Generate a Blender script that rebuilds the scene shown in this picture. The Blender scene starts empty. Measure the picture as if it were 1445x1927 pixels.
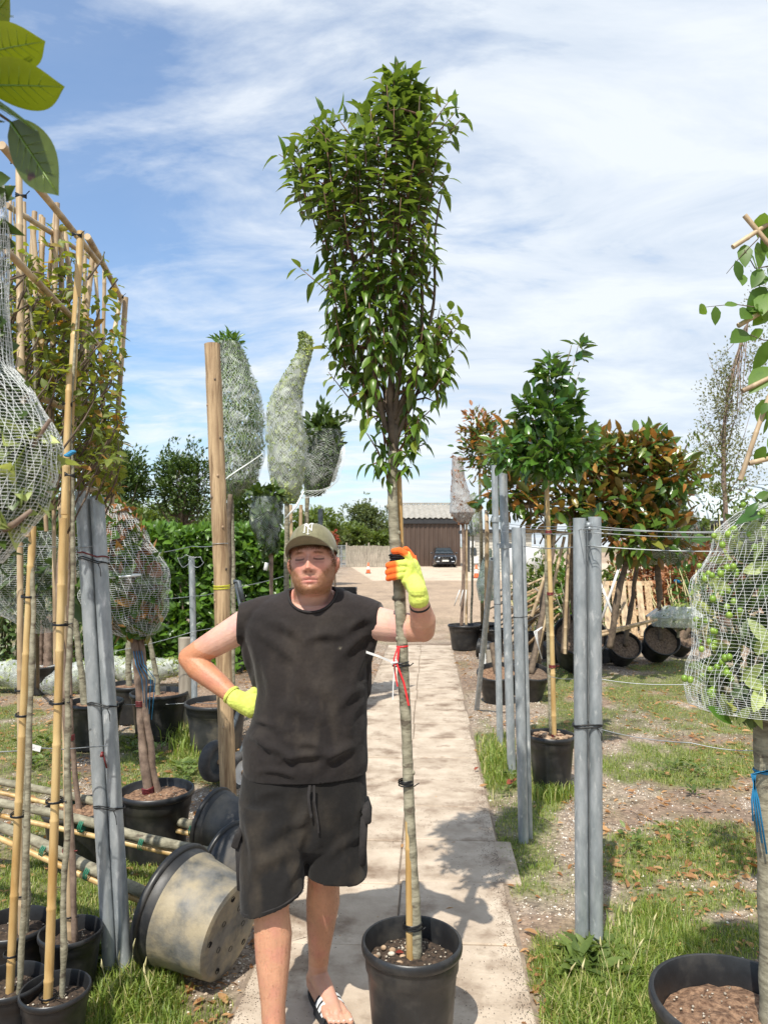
import bpy, math, random
import numpy as np
from mathutils import Vector, Matrix, Quaternion
random.seed(7); RNG = np.random.default_rng(7)
SC = bpy.context.scene
COL = SC.collection
# ------------------------------------------------------------------ camera, world, sun, exposure
HC = 1.68; FPX = 1392.0; CXP = 722.5; CYP = 963.5
PITCH = math.atan(64.5/FPX)
cam = bpy.data.cameras.new("camera"); camo = bpy.data.objects.new("camera", cam); COL.objects.link(camo)
camo.location = (0, 0, HC); camo.rotation_euler = (math.radians(90)+PITCH, 0, 0)
cam.sensor_fit = 'VERTICAL'; cam.sensor_height = 36; cam.lens = FPX/1927*36
cam.clip_start = 0.05; cam.clip_end = 2000
cam.dof.use_dof = True; cam.dof.focus_distance = 2.7; cam.dof.aperture_fstop = 8.0
SC.camera = camo
SC.view_settings.view_transform = 'Standard'; SC.view_settings.look = 'None'
SC.view_settings.exposure = 0.28; SC.view_settings.gamma = 1.0
SUN_EL = math.radians(56); SHX, SHY = 0.33, 0.944          # shadows run this way on the ground
world = bpy.data.worlds.new("World"); SC.world = world; world.use_nodes = True
def build_world():
    nt = world.node_tree; N = nt.nodes; L = nt.links; N.clear()
    out = N.new('ShaderNodeOutputWorld'); bg = N.new('ShaderNodeBackground'); bg.inputs[1].default_value = 0.13
    sky = N.new('ShaderNodeTexSky'); sky.sky_type = 'NISHITA'; sky.sun_disc = False
    sky.sun_elevation = SUN_EL; sky.sun_rotation = math.atan2(-SHX, -SHY)
    sky.air_density = 1.2; sky.dust_density = 0.6; sky.ozone_density = 1.6
    tc = N.new('ShaderNodeTexCoord')
    sep = N.new('ShaderNodeSeparateXYZ'); L.new(tc.outputs['Generated'], sep.inputs[0])
    # project the direction on a high cloud sheet
    zc = N.new('ShaderNodeMath'); zc.operation = 'MAXIMUM'; zc.inputs[1].default_value = 0.0; L.new(sep.outputs['Z'], zc.inputs[0])
    za = N.new('ShaderNodeMath'); za.operation = 'ADD'; za.inputs[1].default_value = 0.14; L.new(zc.outputs[0], za.inputs[0])
    dx = N.new('ShaderNodeMath'); dx.operation = 'DIVIDE'; L.new(sep.outputs['X'], dx.inputs[0]); L.new(za.outputs[0], dx.inputs[1])
    dy = N.new('ShaderNodeMath'); dy.operation = 'DIVIDE'; L.new(sep.outputs['Y'], dy.inputs[0]); L.new(za.outputs[0], dy.inputs[1])
    cb = N.new('ShaderNodeCombineXYZ'); L.new(dx.outputs[0], cb.inputs[0]); L.new(dy.outputs[0], cb.inputs[1])
    def noise(scale, det, rough, mp_scale, rot, loc=(0,0,0), dist=0.0):
        mp = N.new('ShaderNodeMapping'); mp.inputs['Scale'].default_value = mp_scale; mp.inputs['Rotation'].default_value = (0,0,rot)
        mp.inputs['Location'].default_value = loc
        L.new(cb.outputs[0], mp.inputs[0])
        n = N.new('ShaderNodeTexNoise'); n.inputs['Scale'].default_value = scale; n.inputs['Detail'].default_value = det
        n.inputs['Roughness'].default_value = rough; n.inputs['Distortion'].default_value = dist
        L.new(mp.outputs[0], n.inputs['Vector']); return n.outputs[0]
    big = noise(0.55, 3, 0.5, (1, 1, 1), 0.4, (3.1, 1.7, 0), 0.4)
    wis = noise(1.5, 7, 0.62, (1.0, 1.9, 1), 0.7, (0.3, 4.2, 0), 0.5)
    fin = noise(7.5, 5, 0.6, (1, 1.5, 1), 0.6, (2, 0, 0), 0.2)
    def mth(op, a, b):
        m = N.new('ShaderNodeMath'); m.operation = op
        for i, v in enumerate((a, b)):
            if isinstance(v, (int, float)): m.inputs[i].default_value = v
            else: L.new(v, m.inputs[i])
        return m.outputs[0]
    s = mth('ADD', mth('MULTIPLY', big, 0.75), mth('MULTIPLY', wis, 0.90))
    s = mth('ADD', s, mth('MULTIPLY', fin, 0.24))
    # cover thickens towards the right-hand (east) side of the sky and lies open on the west
    s = mth('ADD', s, mth('MULTIPLY', mth('MINIMUM', mth('MAXIMUM', sep.outputs['X'], -0.5), 0.5), 0.42))
    rp = N.new('ShaderNodeValToRGB'); rp.color_ramp.elements[0].position = 0.66; rp.color_ramp.elements[0].color = (0.15,)*3+(1,)
    rp.color_ramp.elements[1].position = 1.06; rp.color_ramp.elements[1].color = (0.93,)*3+(1,)
    L.new(s, rp.inputs[0])
    cr = N.new('ShaderNodeValToRGB'); cr.color_ramp.elements[0].position = 0.35; cr.color_ramp.elements[0].color = (0.66, 0.75, 0.87, 1)
    cr.color_ramp.elements[1].position = 0.62; cr.color_ramp.elements[1].color = (0.90, 0.95, 1.0, 1)
    L.new(wis, cr.inputs[0])
    csc = N.new('ShaderNodeVectorMath'); csc.operation = 'SCALE'; csc.inputs['Scale'].default_value = 6.8; L.new(cr.outputs[0], csc.inputs[0])
    skg = N.new('ShaderNodeVectorMath'); skg.operation = 'MULTIPLY'; skg.inputs[1].default_value = (.84, 1.04, 1.22); L.new(sky.outputs[0], skg.inputs[0])
    mx = N.new('ShaderNodeMixRGB'); L.new(rp.outputs[0], mx.inputs[0]); L.new(skg.outputs[0], mx.inputs[1]); L.new(csc.outputs[0], mx.inputs[2])
    L.new(mx.outputs[0], bg.inputs[0]); L.new(bg.outputs[0], out.inputs[0])
build_world()
sun = bpy.data.lights.new("sun", 'SUN'); sun.energy = 4.9; sun.angle = math.radians(0.53); sun.color = (1.0, 0.945, 0.85)
suno = bpy.data.objects.new("sun", sun); COL.objects.link(suno)
sdir = Vector((SHX*math.cos(SUN_EL), SHY*math.cos(SUN_EL), -math.sin(SUN_EL))).normalized()
suno.rotation_euler = sdir.to_track_quat('-Z', 'Y').to_euler(); suno.location = (-3, -8, 14)

# ------------------------------------------------------------------ survey helpers: bearings read off the photograph -> real places
def ray(px, py):
    u = (px-CXP)/FPX; v = (CYP-py)/FPX
    return u, math.cos(PITCH)-math.sin(PITCH)*v, math.sin(PITCH)+math.cos(PITCH)*v
def P(px, py, Y):
    u, y, z = ray(px, py); t = Y/y
    return Vector((u*t, Y, HC+z*t))
def G(px, py, h=0.0):
    u, y, z = ray(px, py); t = (h-HC)/z
    return Vector((u*t, y*t, h))
def mpp(Y): return Y/FPX
def proj(x, y, z):
    X = x; Yc = y*math.cos(PITCH)+(z-HC)*math.sin(PITCH); Z = -y*math.sin(PITCH)+(z-HC)*math.cos(PITCH)
    return CXP+FPX*X/Yc, CYP-FPX*Z/Yc

# ------------------------------------------------------------------ noise
def _h(ix, iy, iz, seed):
    n = (ix*374761393+iy*668265263+iz*2147483647+seed*1274126177).astype(np.int64) & 0xffffffff
    n = ((n ^ (n >> 13))*1274126177) & 0xffffffff
    return ((n ^ (n >> 16)) & 0xffff)/65535.0
def vn(p, seed=0):
    p = np.asarray(p, float); f = np.floor(p); i = f.astype(np.int64); t = p-f; t = t*t*(3-2*t); r = 0
    for a in (0, 1):
        for b in (0, 1):
            for c in (0, 1):
                w = (t[..., 0] if a else 1-t[..., 0])*(t[..., 1] if b else 1-t[..., 1])*(t[..., 2] if c else 1-t[..., 2])
                r = r+w*_h(i[..., 0]+a, i[..., 1]+b, i[..., 2]+c, seed)
    return r*2-1
def fbm(p, o=4, seed=0):
    p = np.asarray(p, float); r = 0; a = 1; s = 0
    for k in range(o):
        r = r+a*vn(p*(2**k)+k*11.3, seed+k); s += a; a *= 0.5
    return r/s

# ------------------------------------------------------------------ mesh builder
class MB:
    def __init__(s): s.v = []; s.f = []; s.m = []; s.mi = 0
    def add(s, vs, fs):
        o = len(s.v); s.v.extend([tuple(a) for a in vs]); s.f.extend([tuple(i+o for i in f) for f in fs]); s.m.extend([s.mi]*len(fs)); return s
    def tube(s, pts, r, n=8, cap=True, up=None):
        pts = [Vector(p) for p in pts]; k = len(pts)
        rs = list(r) if hasattr(r, '__len__') else [r]*k
        T = [(pts[min(i+1, k-1)]-pts[max(i-1, 0)]).normalized() for i in range(k)]
        a = Vector((0, 0, 1)) if abs(T[0].z) < .9 else Vector((1, 0, 0))
        nrm = T[0].cross(a).normalized(); vs = []; fs = []
        for i in range(k):
            nrm = (nrm-T[i]*nrm.dot(T[i])).normalized(); b = T[i].cross(nrm)
            for j in range(n):
                th = 2*math.pi*j/n
                vs.append(pts[i]+(nrm*math.cos(th)+b*math.sin(th))*rs[i])
        for i in range(k-1):
            for j in range(n):
                fs.append((i*n+j, i*n+(j+1) % n, (i+1)*n+(j+1) % n, (i+1)*n+j))
        if cap: fs.append(tuple(reversed(range(n)))); fs.append(tuple((k-1)*n+j for j in range(n)))
        return s.add(vs, fs)
    def sphere(s, c, r, M=None, seg=16, rings=10):
        if not hasattr(r, '__len__'): r = (r, r, r)
        vs = [(0, 0, 1)]; fs = []
        for i in range(1, rings):
            ph = math.pi*i/rings
            for j in range(seg):
                th = 2*math.pi*j/seg; vs.append((math.sin(ph)*math.cos(th), math.sin(ph)*math.sin(th), math.cos(ph)))
        vs.append((0, 0, -1)); e = len(vs)-1
        for j in range(seg):
            fs.append((0, 1+j, 1+(j+1) % seg)); b = 1+(rings-2)*seg; fs.append((e, b+(j+1) % seg, b+j))
        for i in range(rings-2):
            for j in range(seg):
                a = 1+i*seg; fs.append((a+j, a+seg+j, a+seg+(j+1) % seg, a+(j+1) % seg))
        R = (M or Matrix()).to_3x3(); c = Vector(c)
        return s.add([c+R @ Vector((v[0]*r[0], v[1]*r[1], v[2]*r[2])) for v in vs], fs)
    def limb(s, pts, rs, n=16):
        """closed rounded limb: tube with balls at each joint (meant for the voxel skin)"""
        s.tube(pts, rs, n)
        for p, r in zip(pts, rs): s.sphere(p, r, None, 14, 8)
        return s
    def box(s, c, size, M=None, bev=0.0):
        R = (M or Matrix()).to_3x3(); c = Vector(c); x, y, z = [a/2 for a in size]
        if bev <= 0:
            vs = [(sx*x, sy*y, sz*z) for sz in (-1, 1) for sy in (-1, 1) for sx in (-1, 1)]
            fs = [(0, 2, 3, 1), (4, 5, 7, 6), (0, 1, 5, 4), (2, 6, 7, 3), (0, 4, 6, 2), (1, 3, 7, 5)]
        else:
            vs = []; b = bev
            for z_, ins in ((-z, b), (-z+b, 0), (z-b, 0), (z, b)):
                vs += [(-x+ins, -y+ins, z_), (x-ins, -y+ins, z_), (x-ins, y-ins, z_), (-x+ins, y-ins, z_)]
            fs = [(3, 2, 1, 0), (12, 13, 14, 15)]
            for k in range(3):
                for j in range(4): fs.append((k*4+j, k*4+(j+1) % 4, k*4+4+(j+1) % 4, k*4+4+j))
        return s.add([c+R @ Vector(v) for v in vs], fs)
    def bar(s, a, b, w, h=None, up=(0, 0, 1), bev=0.0):
        a = Vector(a); b = Vector(b); d = b-a; z = d.normalized(); u = Vector(up)
        if abs(z.dot(u)) > .95: u = Vector((1, 0, 0))
        x = u.cross(z).normalized(); y = z.cross(x)
        M = Matrix((x, y, z)).transposed().to_4x4()
        return s.box((a+b)/2, (w, h or w, d.length), M, bev)
    def lathe(s, prof, n=32, M=None, mod=None, closed=False):
        M = M or Matrix(); vs = []; fs = []
        for i, (r, z) in enumerate(prof):
            for j in range(n):
                th = 2*math.pi*j/n; rr = r*(mod(i, th) if mod else 1)
                vs.append(M @ Vector((rr*math.cos(th), rr*math.sin(th), z)))
        for i in range(len(prof)-1):
            for j in range(n): fs.append((i*n+j, i*n+(j+1) % n, (i+1)*n+(j+1) % n, (i+1)*n+j))
        return s.add(vs, fs)
    def poly(s, pts): return s.add(pts, [tuple(range(len(pts)))])
    def prism(s, pts, d):
        """closed polygon pts extruded by vector d"""
        n = len(pts); d = Vector(d); pts = [Vector(p) for p in pts]
        fs = [tuple(range(n)), tuple(n+i for i in reversed(range(n)))]+[(i, n+i, n+(i+1) % n, (i+1) % n) for i in range(n)]
        return s.add(pts+[p+d for p in pts], fs)
OFF = {}
def setp(o, **k):
    for a, b in k.items():
        if b is not None: o[a] = b
    return o
def thing(name, label, cat, loc=(0, 0, 0), group=None):
    o = bpy.data.objects.new(name, None); COL.objects.link(o); o.location = loc; o.empty_display_size = .1
    OFF[o.name] = Vector(loc); return setp(o, label=label, category=cat, group=group)
def link(name, me, mats, parent=None, kind=None, label=None, smooth=True):
    o = bpy.data.objects.new(name, me); COL.objects.link(o)
    if not hasattr(mats, '__len__'): mats = [mats]
    for m in mats: me.materials.append(m)
    if smooth: me.polygons.foreach_set('use_smooth', [True]*len(me.polygons))
    off = Vector((0, 0, 0))
    if parent is not None:
        off = OFF.get(parent.name, off); o.parent = parent
        if off.length: me.transform(Matrix.Translation(-off))
    OFF[o.name] = off
    setp(o, kind=kind, label=label); return o
def part(name, mb, mats, parent=None, kind=None, label=None, smooth=True, autos=None):
    me = bpy.data.meshes.new(name); me.from_pydata(mb.v, [], mb.f)
    if any(mb.m): me.polygons.foreach_set('material_index', mb.m)
    o = link(name, me, mats, parent, kind, label, smooth)
    if autos and smooth: me.set_sharp_from_angle(angle=math.radians(autos))
    return o
def npmesh(name, V, Fq):
    """fast mesh from arrays; Fq (M,k) all faces of k corners, or a list of such arrays"""
    if not isinstance(Fq, list): Fq = [Fq]
    me = bpy.data.meshes.new(name); me.vertices.add(len(V)); me.vertices.foreach_set('co', np.ascontiguousarray(V, dtype=np.float32).ravel())
    tot = sum(f.size for f in Fq); cnt = sum(len(f) for f in Fq)
    me.loops.add(tot); me.loops.foreach_set('vertex_index', np.concatenate([f.ravel() for f in Fq]).astype(np.int32))
    me.polygons.add(cnt); st = []; c = 0
    for f in Fq:
        st.append(c+np.arange(len(f))*f.shape[1]); c += f.size
    me.polygons.foreach_set('loop_start', np.concatenate(st).astype(np.int32))
    me.update(calc_edges=True); me.validate(); return me

# ------------------------------------------------------------------ materials
MATS = {}
def nodes(name):
    m = bpy.data.materials.new(name); m.use_nodes = True; nt = m.node_tree; nt.nodes.clear()
    return m, nt.nodes, nt.links
def rgba(c): return tuple(c)+(1,)
def pm(name, c1, c2=None, scale=8, rough=.6, bump=0.0, bscale=None, det=5, metal=0.0, stretch=(1, 1, 1), c3=None, s3=2.0, t3=(.5, .62), spec=.5, coord='Object', lo=.35, hi=.65, coat=0, sheen=0, attr=None, rr=None):
    m, N, L = nodes(name)
    out = N.new('ShaderNodeOutputMaterial'); b = N.new('ShaderNodeBsdfPrincipled'); L.new(b.outputs[0], out.inputs[0])
    b.inputs['Roughness'].default_value = rough; b.inputs['Metallic'].default_value = metal
    b.inputs['Specular IOR Level'].default_value = spec; b.inputs['Coat Weight'].default_value = coat
    b.inputs['Sheen Weight'].default_value = sheen
    tc = N.new('ShaderNodeTexCoord'); mp = N.new('ShaderNodeMapping'); mp.inputs['Scale'].default_value = stretch
    L.new(tc.outputs[coord], mp.inputs[0])
    def nz(s, d=det):
        n = N.new('ShaderNodeTexNoise'); n.inputs['Scale'].default_value = s; n.inputs['Detail'].default_value = d; n.inputs['Roughness'].default_value = .6
        L.new(mp.outputs[0], n.inputs['Vector']); return n
    n1 = nz(scale); rp = N.new('ShaderNodeValToRGB'); rp.color_ramp.elements[0].position = lo; rp.color_ramp.elements[1].position = hi
    rp.color_ramp.elements[0].color = rgba(c1); rp.color_ramp.elements[1].color = rgba(c2 or c1); L.new(n1.outputs[0], rp.inputs[0]); col = rp.outputs[0]
    if c3 is not None:
        n3 = nz(s3, 6); r3 = N.new('ShaderNodeValToRGB'); r3.color_ramp.elements[0].position = t3[0]; r3.color_ramp.elements[1].position = t3[1]; L.new(n3.outputs[0], r3.inputs[0])
        mx = N.new('ShaderNodeMixRGB'); mx.inputs[2].default_value = rgba(c3); L.new(r3.outputs[0], mx.inputs[0]); L.new(col, mx.inputs[1]); col = mx.outputs[0]
    if attr:
        at = N.new('ShaderNodeAttribute'); at.attribute_name = attr; mx = N.new('ShaderNodeMixRGB'); mx.blend_type = 'MULTIPLY'; mx.inputs[0].default_value = 1
        L.new(at.outputs[0], mx.inputs[1]); L.new(col, mx.inputs[2]); col = mx.outputs[0]
    L.new(col, b.inputs['Base Color'])
    if rr:
        nr = nz(scale*.6); mr = N.new('ShaderNodeMapRange'); mr.inputs['From Min'].default_value = .3; mr.inputs['From Max'].default_value = .7
        mr.inputs['To Min'].default_value = rr[0]; mr.inputs['To Max'].default_value = rr[1]; L.new(nr.outputs[0], mr.inputs[0]); L.new(mr.outputs[0], b.inputs['Roughness'])
    if bump:
        nb = nz(bscale or scale*2, 6); bp = N.new('ShaderNodeBump'); bp.inputs['Strength'].default_value = 1; bp.inputs['Distance'].default_value = bump
        L.new(nb.outputs[0], bp.inputs['Height']); L.new(bp.outputs[0], b.inputs['Normal'])
    MATS[name] = m; return m
def leafmat(name, top, top2, under=None, under2=None, rough=.38, trans=.3, tcol=None, spots=None, odd=None, oddp=.93):
    m, N, L = nodes(name)
    out = N.new('ShaderNodeOutputMaterial'); b = N.new('ShaderNodeBsdfPrincipled'); b.inputs['Roughness'].default_value = rough
    ge = N.new('ShaderNodeNewGeometry'); oi = N.new('ShaderNodeObjectInfo'); ad = N.new('ShaderNodeMath'); L.new(ge.outputs['Random Per Island'], ad.inputs[0]); L.new(oi.outputs['Random'], ad.inputs[1])
    fr = N.new('ShaderNodeMath'); fr.operation = 'FRACT'; L.new(ad.outputs[0], fr.inputs[0]); rnd_ = fr.outputs[0]
    def two(a, c):
        rp = N.new('ShaderNodeValToRGB'); rp.color_ramp.elements[0].color = rgba(a); rp.color_ramp.elements[1].color = rgba(c)
        if odd is not None:
            e = rp.color_ramp.elements.new(oddp); e.color = rgba(c); rp.color_ramp.elements[-1].color = rgba(odd)
        L.new(rnd_, rp.inputs[0]); return rp.outputs[0]
    c = two(top, top2)
    if under is not None:
        u = two(under, under2 or under); mx = N.new('ShaderNodeMixRGB'); L.new(ge.outputs['Backfacing'], mx.inputs[0]); L.new(c, mx.inputs[1]); L.new(u, mx.inputs[2]); c = mx.outputs[0]
    tc = N.new('ShaderNodeTexCoord'); n = N.new('ShaderNodeTexNoise'); n.inputs['Scale'].default_value = 60; L.new(tc.outputs['Object'], n.inputs['Vector'])
    mr = N.new('ShaderNodeMapRange'); mr.inputs['To Min'].default_value = .7; mr.inputs['To Max'].default_value = 1.3; L.new(n.outputs[0], mr.inputs[0])
    vm = N.new('ShaderNodeVectorMath'); vm.operation = 'SCALE'; L.new(c, vm.inputs[0]); L.new(mr.outputs[0], vm.inputs['Scale']); c = vm.outputs[0]
    if spots is not None:
        n2 = N.new('ShaderNodeTexNoise'); n2.inputs['Scale'].default_value = 28; L.new(tc.outputs['Object'], n2.inputs['Vector'])
        r2 = N.new('ShaderNodeValToRGB'); r2.color_ramp.elements[0].position = .63; r2.color_ramp.elements[1].position = .68; L.new(n2.outputs[0], r2.inputs[0])
        mx = N.new('ShaderNodeMixRGB'); mx.inputs[2].default_value = rgba(spots); L.new(r2.outputs[0], mx.inputs[0]); L.new(c, mx.inputs[1]); c = mx.outputs[0]
    L.new(c, b.inputs['Base Color'])
    tr = N.new('ShaderNodeBsdfTranslucent')
    if tcol: tr.inputs[0].default_value = rgba(tcol)
    else:
        v2 = N.new('ShaderNodeVectorMath'); v2.operation = 'MULTIPLY'; v2.inputs[1].default_value = (2.1, 1.9, .8); L.new(c, v2.inputs[0]); L.new(v2.outputs[0], tr.inputs[0])
    ms = N.new('ShaderNodeMixShader'); ms.inputs[0].default_value = trans; L.new(b.outputs[0], ms.inputs[1]); L.new(tr.outputs[0], ms.inputs[2]); L.new(ms.outputs[0], out.inputs[0])
    return m
def netmat(name, nu, nv, col=(.75, .78, .76), haze=.12, w=.12, hz=7):
    """fine knotted film net seen from afar: two families of crossing threads, open between"""
    m, N, L = nodes(name)
    out = N.new('ShaderNodeOutputMaterial'); b = N.new('ShaderNodeBsdfPrincipled'); b.inputs['Base Color'].default_value = rgba(col); b.inputs['Roughness'].default_value = .4
    uv = N.new('ShaderNodeUVMap'); uv.uv_map = 'UVMap'
    tc = N.new('ShaderNodeTexCoord'); wn = N.new('ShaderNodeTexNoise'); wn.inputs['Scale'].default_value = 9; wn.inputs['Detail'].default_value = 3; L.new(tc.outputs['Object'], wn.inputs['Vector'])
    s = N.new('ShaderNodeSeparateXYZ'); L.new(uv.outputs[0], s.inputs[0])
    def mth(op, a, c=None, d=None):
        k = N.new('ShaderNodeMath'); k.operation = op
        for i, v in enumerate((a, c, d)):
            if v is None: continue
            if isinstance(v, (int, float)): k.inputs[i].default_value = v
            else: L.new(v, k.inputs[i])
        return k.outputs[0]
    def lines(su, sv):
        t = mth('ADD', mth('MULTIPLY', s.outputs[0], su), mth('MULTIPLY', s.outputs[1], sv)); t = mth('ADD', t, mth('MULTIPLY', wn.outputs[0], 5.0))
        return mth('LESS_THAN', mth('FRACT', t), w)
    a = mth('MAXIMUM', lines(nu, nv), lines(nu, -nv))
    n2 = N.new('ShaderNodeTexNoise'); n2.inputs['Scale'].default_value = hz; n2.inputs['Detail'].default_value = 5; n2.inputs['Distortion'].default_value = 1.2; L.new(tc.outputs['Object'], n2.inputs['Vector'])
    mr = N.new('ShaderNodeMapRange'); mr.inputs['From Min'].default_value = .46; mr.inputs['From Max'].default_value = .74; mr.inputs['To Min'].default_value = haze; mr.inputs['To Max'].default_value = min(1, haze+.55); L.new(n2.outputs[0], mr.inputs[0])
    al = mth('MINIMUM', mth('ADD', mth('MULTIPLY', a, .62), mr.outputs[0]), 1.0)
    tr = N.new('ShaderNodeBsdfTransparent'); tl = N.new('ShaderNodeBsdfTranslucent'); tl.inputs[0].default_value = rgba(col)
    m1 = N.new('ShaderNodeMixShader'); m1.inputs[0].default_value = .35; L.new(b.outputs[0], m1.inputs[1]); L.new(tl.outputs[0], m1.inputs[2])
    ms = N.new('ShaderNodeMixShader'); L.new(al, ms.inputs[0]); L.new(tr.outputs[0], ms.inputs[1]); L.new(m1.outputs[0], ms.inputs[2]); L.new(ms.outputs[0], out.inputs[0])
    return m

M_galv = pm('galvanised steel', (.25, .28, .295), (.40, .43, .445), 26, .42, .0006, 60, metal=.35, stretch=(1, 1, .35), c3=(.60, .62, .62), s3=38, t3=(.58, .72), rr=(.3, .6))
M_galv_dark = pm('weathered dark steel', (.05, .06, .07), (.10, .115, .125), 14, .5, metal=.5)
M_wire = pm('fence wire', (.28, .30, .31), (.36, .38, .39), 20, .45, metal=.6)
M_black = pm('black plastic', (.006, .006, .007), (.014, .014, .016), 12, .42, .0004, 80)
M_pot = pm('black pot plastic', (.0095, .010, .011), (.022, .0225, .024), 7, .36, .0005, 60, c3=(.060, .055, .047), s3=7, t3=(.50, .78), rr=(.28, .6))
M_potdusty = pm('dusty pot plastic', (.022, .023, .025), (.045, .045, .046), 9, .5, .0006, 50, c3=(.15, .13, .10), s3=5, t3=(.48, .72))
M_potsand = pm('sand caked pot plastic', (.06, .063, .062), (.17, .165, .15), 11, .6, .002, 60, c3=(.31, .26, .17), s3=7.0, t3=(.40, .62), det=10)
M_soil = pm('dark potting soil', (.012, .008, .005), (.085, .055, .035), 60, .95, .006, 60)
M_soilbrown = pm('brown coir soil', (.09, .045, .024), (.33, .20, .12), 55, .95, .012, 70)
M_perl = pm('pale grit', (.16, .12, .08), (.6, .54, .44), 30, .8)
M_chip = pm('bark chips', (.20, .12, .07), (.50, .36, .23), 20, .8)
M_bam = pm('yellow bamboo', (.40, .24, .08), (.62, .46, .22), 12, .45, .0006, 60, stretch=(1, 1, .2), c3=(.20, .12, .06), s3=9, t3=(.56, .72))
M_bam2 = pm('tan bamboo', (.32, .22, .125), (.58, .45, .28), 12, .5, .0006, 60, stretch=(1, 1, .2), c3=(.13, .08, .05), s3=9, t3=(.54, .70))
M_bark = pm('grey green bark', (.15, .135, .09), (.34, .315, .225), 20, .8, .003, 44, stretch=(1, 1, 2.4), c3=(.10, .08, .055), s3=14, t3=(.56, .66))
M_barkdark = pm('brown bark', (.07, .05, .035), (.17, .125, .085), 20, .85, .002, 50)
M_barkred = pm('reddish bark', (.12, .08, .058), (.27, .195, .145), 20, .8, .0015, 50)
M_twig = pm('red twigs', (.10, .05, .03), (.19, .10, .06), 30, .7)
M_rubber = pm('black tie', (.007, .007, .007), (.013, .013, .013), 30, .4)
M_soft = pm('treated softwood', (.24, .15, .08), (.56, .40, .23), 9, .8, .003, 34, stretch=(4, 4, .3), c3=(.17, .10, .05), s3=10, t3=(.55, .68))
M_greywood = pm('weathered wood', (.22, .19, .15), (.40, .35, .28), 6, .85, .002, 40, stretch=(3, 3, .4))
M_white = pm('white plastic', (.62, .62, .60), (.72, .72, .70), 10, .5)
M_red = pm('red tape', (.55, .02, .025), (.70, .035, .04), 10, .4)
M_blue = pm('blue twine', (.01, .16, .33), (.02, .22, .42), 20, .6)
M_darkred = pm('maroon tape', (.12, .012, .012), (.17, .02, .02), 20, .45)
M_green = pm('green ties', (.01, .14, .08), (.02, .2, .12), 20, .6)
M_yellow = pm('yellow string', (.62, .62, .03), (.75, .72, .05), 30, .6)
# ------------------------------------------------------------------ plants toolkit
def nrm(a): return a/np.maximum(np.linalg.norm(a, axis=-1, keepdims=True), 1e-9)
def leaf_tpl(lod=2, wid=.36, fold=.18, curl=.25, tipx=.0):
    """leaf along +x, normal +z, unit length; returns verts, tris, quads"""
    if lod == 0:
        V = [(0, 0, 0), (.45, wid/2, fold*.2), (1, 0, -curl*.6), (.45, -wid/2, fold*.2)]; return np.array(V), np.array([(0, 2, 1), (0, 3, 2)]), np.zeros((0, 4), int)
    if lod == 1:
        st = [(.35, .95), (.7, .75)]
    else:
        st = [(.12, .52), (.36, 1), (.62, .88), (.84, .46)]
    V = [(0, 0, 0)]
    for t, w in st:
        z = -curl*t*t; hw = wid/2*w
        V += [(t, hw, z+fold*hw*2), (t, 0, z), (t, -hw, z+fold*hw*2)]
    V.append((1, 0, -curl)); k = len(st); e = len(V)-1; T = [(0, 2, 1), (0, 3, 2)]; Q = []
    for i in range(k-1):
        a = 1+i*3; T_ = a+3; Q += [(a, a+1, T_+1, T_), (a+1, a+2, T_+2, T_+1)]
    a = 1+(k-1)*3; T += [(a, a+1, e), (a+1, a+2, e)]
    return np.array(V), np.array(T), np.array(Q)
def frames(d, up):
    x = nrm(d); z = up-(up*x).sum(-1, keepdims=True)*x; z = nrm(z); y = np.cross(z, x)
    return x, y, z
def leafmesh(name, pos, d, up, ln, tpl):
    """scatter leaf template; pos,d,up (N,3); ln (N,)"""
    V, T, Q = tpl; x, y, z = frames(d, up); n = len(pos); ln = np.asarray(ln).reshape(-1, 1, 1)
    W = pos[:, None]+ln*(V[None, :, 0:1]*x[:, None]+V[None, :, 1:2]*y[:, None]+V[None, :, 2:3]*z[:, None])
    o = (np.arange(n)*len(V))[:, None, None]
    F = [(T[None]+o).reshape(-1, 3)]
    if len(Q): F.append((Q[None]+o).reshape(-1, 4))
    return npmesh(name, W.reshape(-1, 3), F)
def leaves(name, pos, d, up, ln, tpl, m, parent, kind='stuff', label=None):
    return link(name, leafmesh(name, pos, d, up, ln, tpl), m, parent, kind, label)
def rdir(n, up=0.0, spread=1.0):
    v = RNG.normal(size=(n, 3))*spread; v[:, 2] += up; return nrm(v)
def cane(mb, a, b, r, n=8, seed=0, taper=.85):
    a = Vector(a); b = Vector(b); L = (b-a).length; rnd = random.Random(seed+int(L*1000)); t = rnd.uniform(.05, .2); st = [(0, 1)]
    while t < L-.05:
        st += [(t-.010, 1), (t-.003, 1.09), (t+.003, 1.09), (t+.007, .95), (t+.04, 1)]; t += rnd.uniform(.22, .32)
    st = [s for s in st if s[0] < L-.002]+[(L, 1)]
    side = Vector((rnd.uniform(-1, 1), rnd.uniform(-1, 1), 0))*.004*L
    pts = []; rs = []
    for t, k in st:
        u = t/L; pts.append(a.lerp(b, u)+side*math.sin(u*math.pi*1.3)); rs.append(r*k*(1-(1-taper)*u))
    mb.tube(pts, rs, n)
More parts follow.
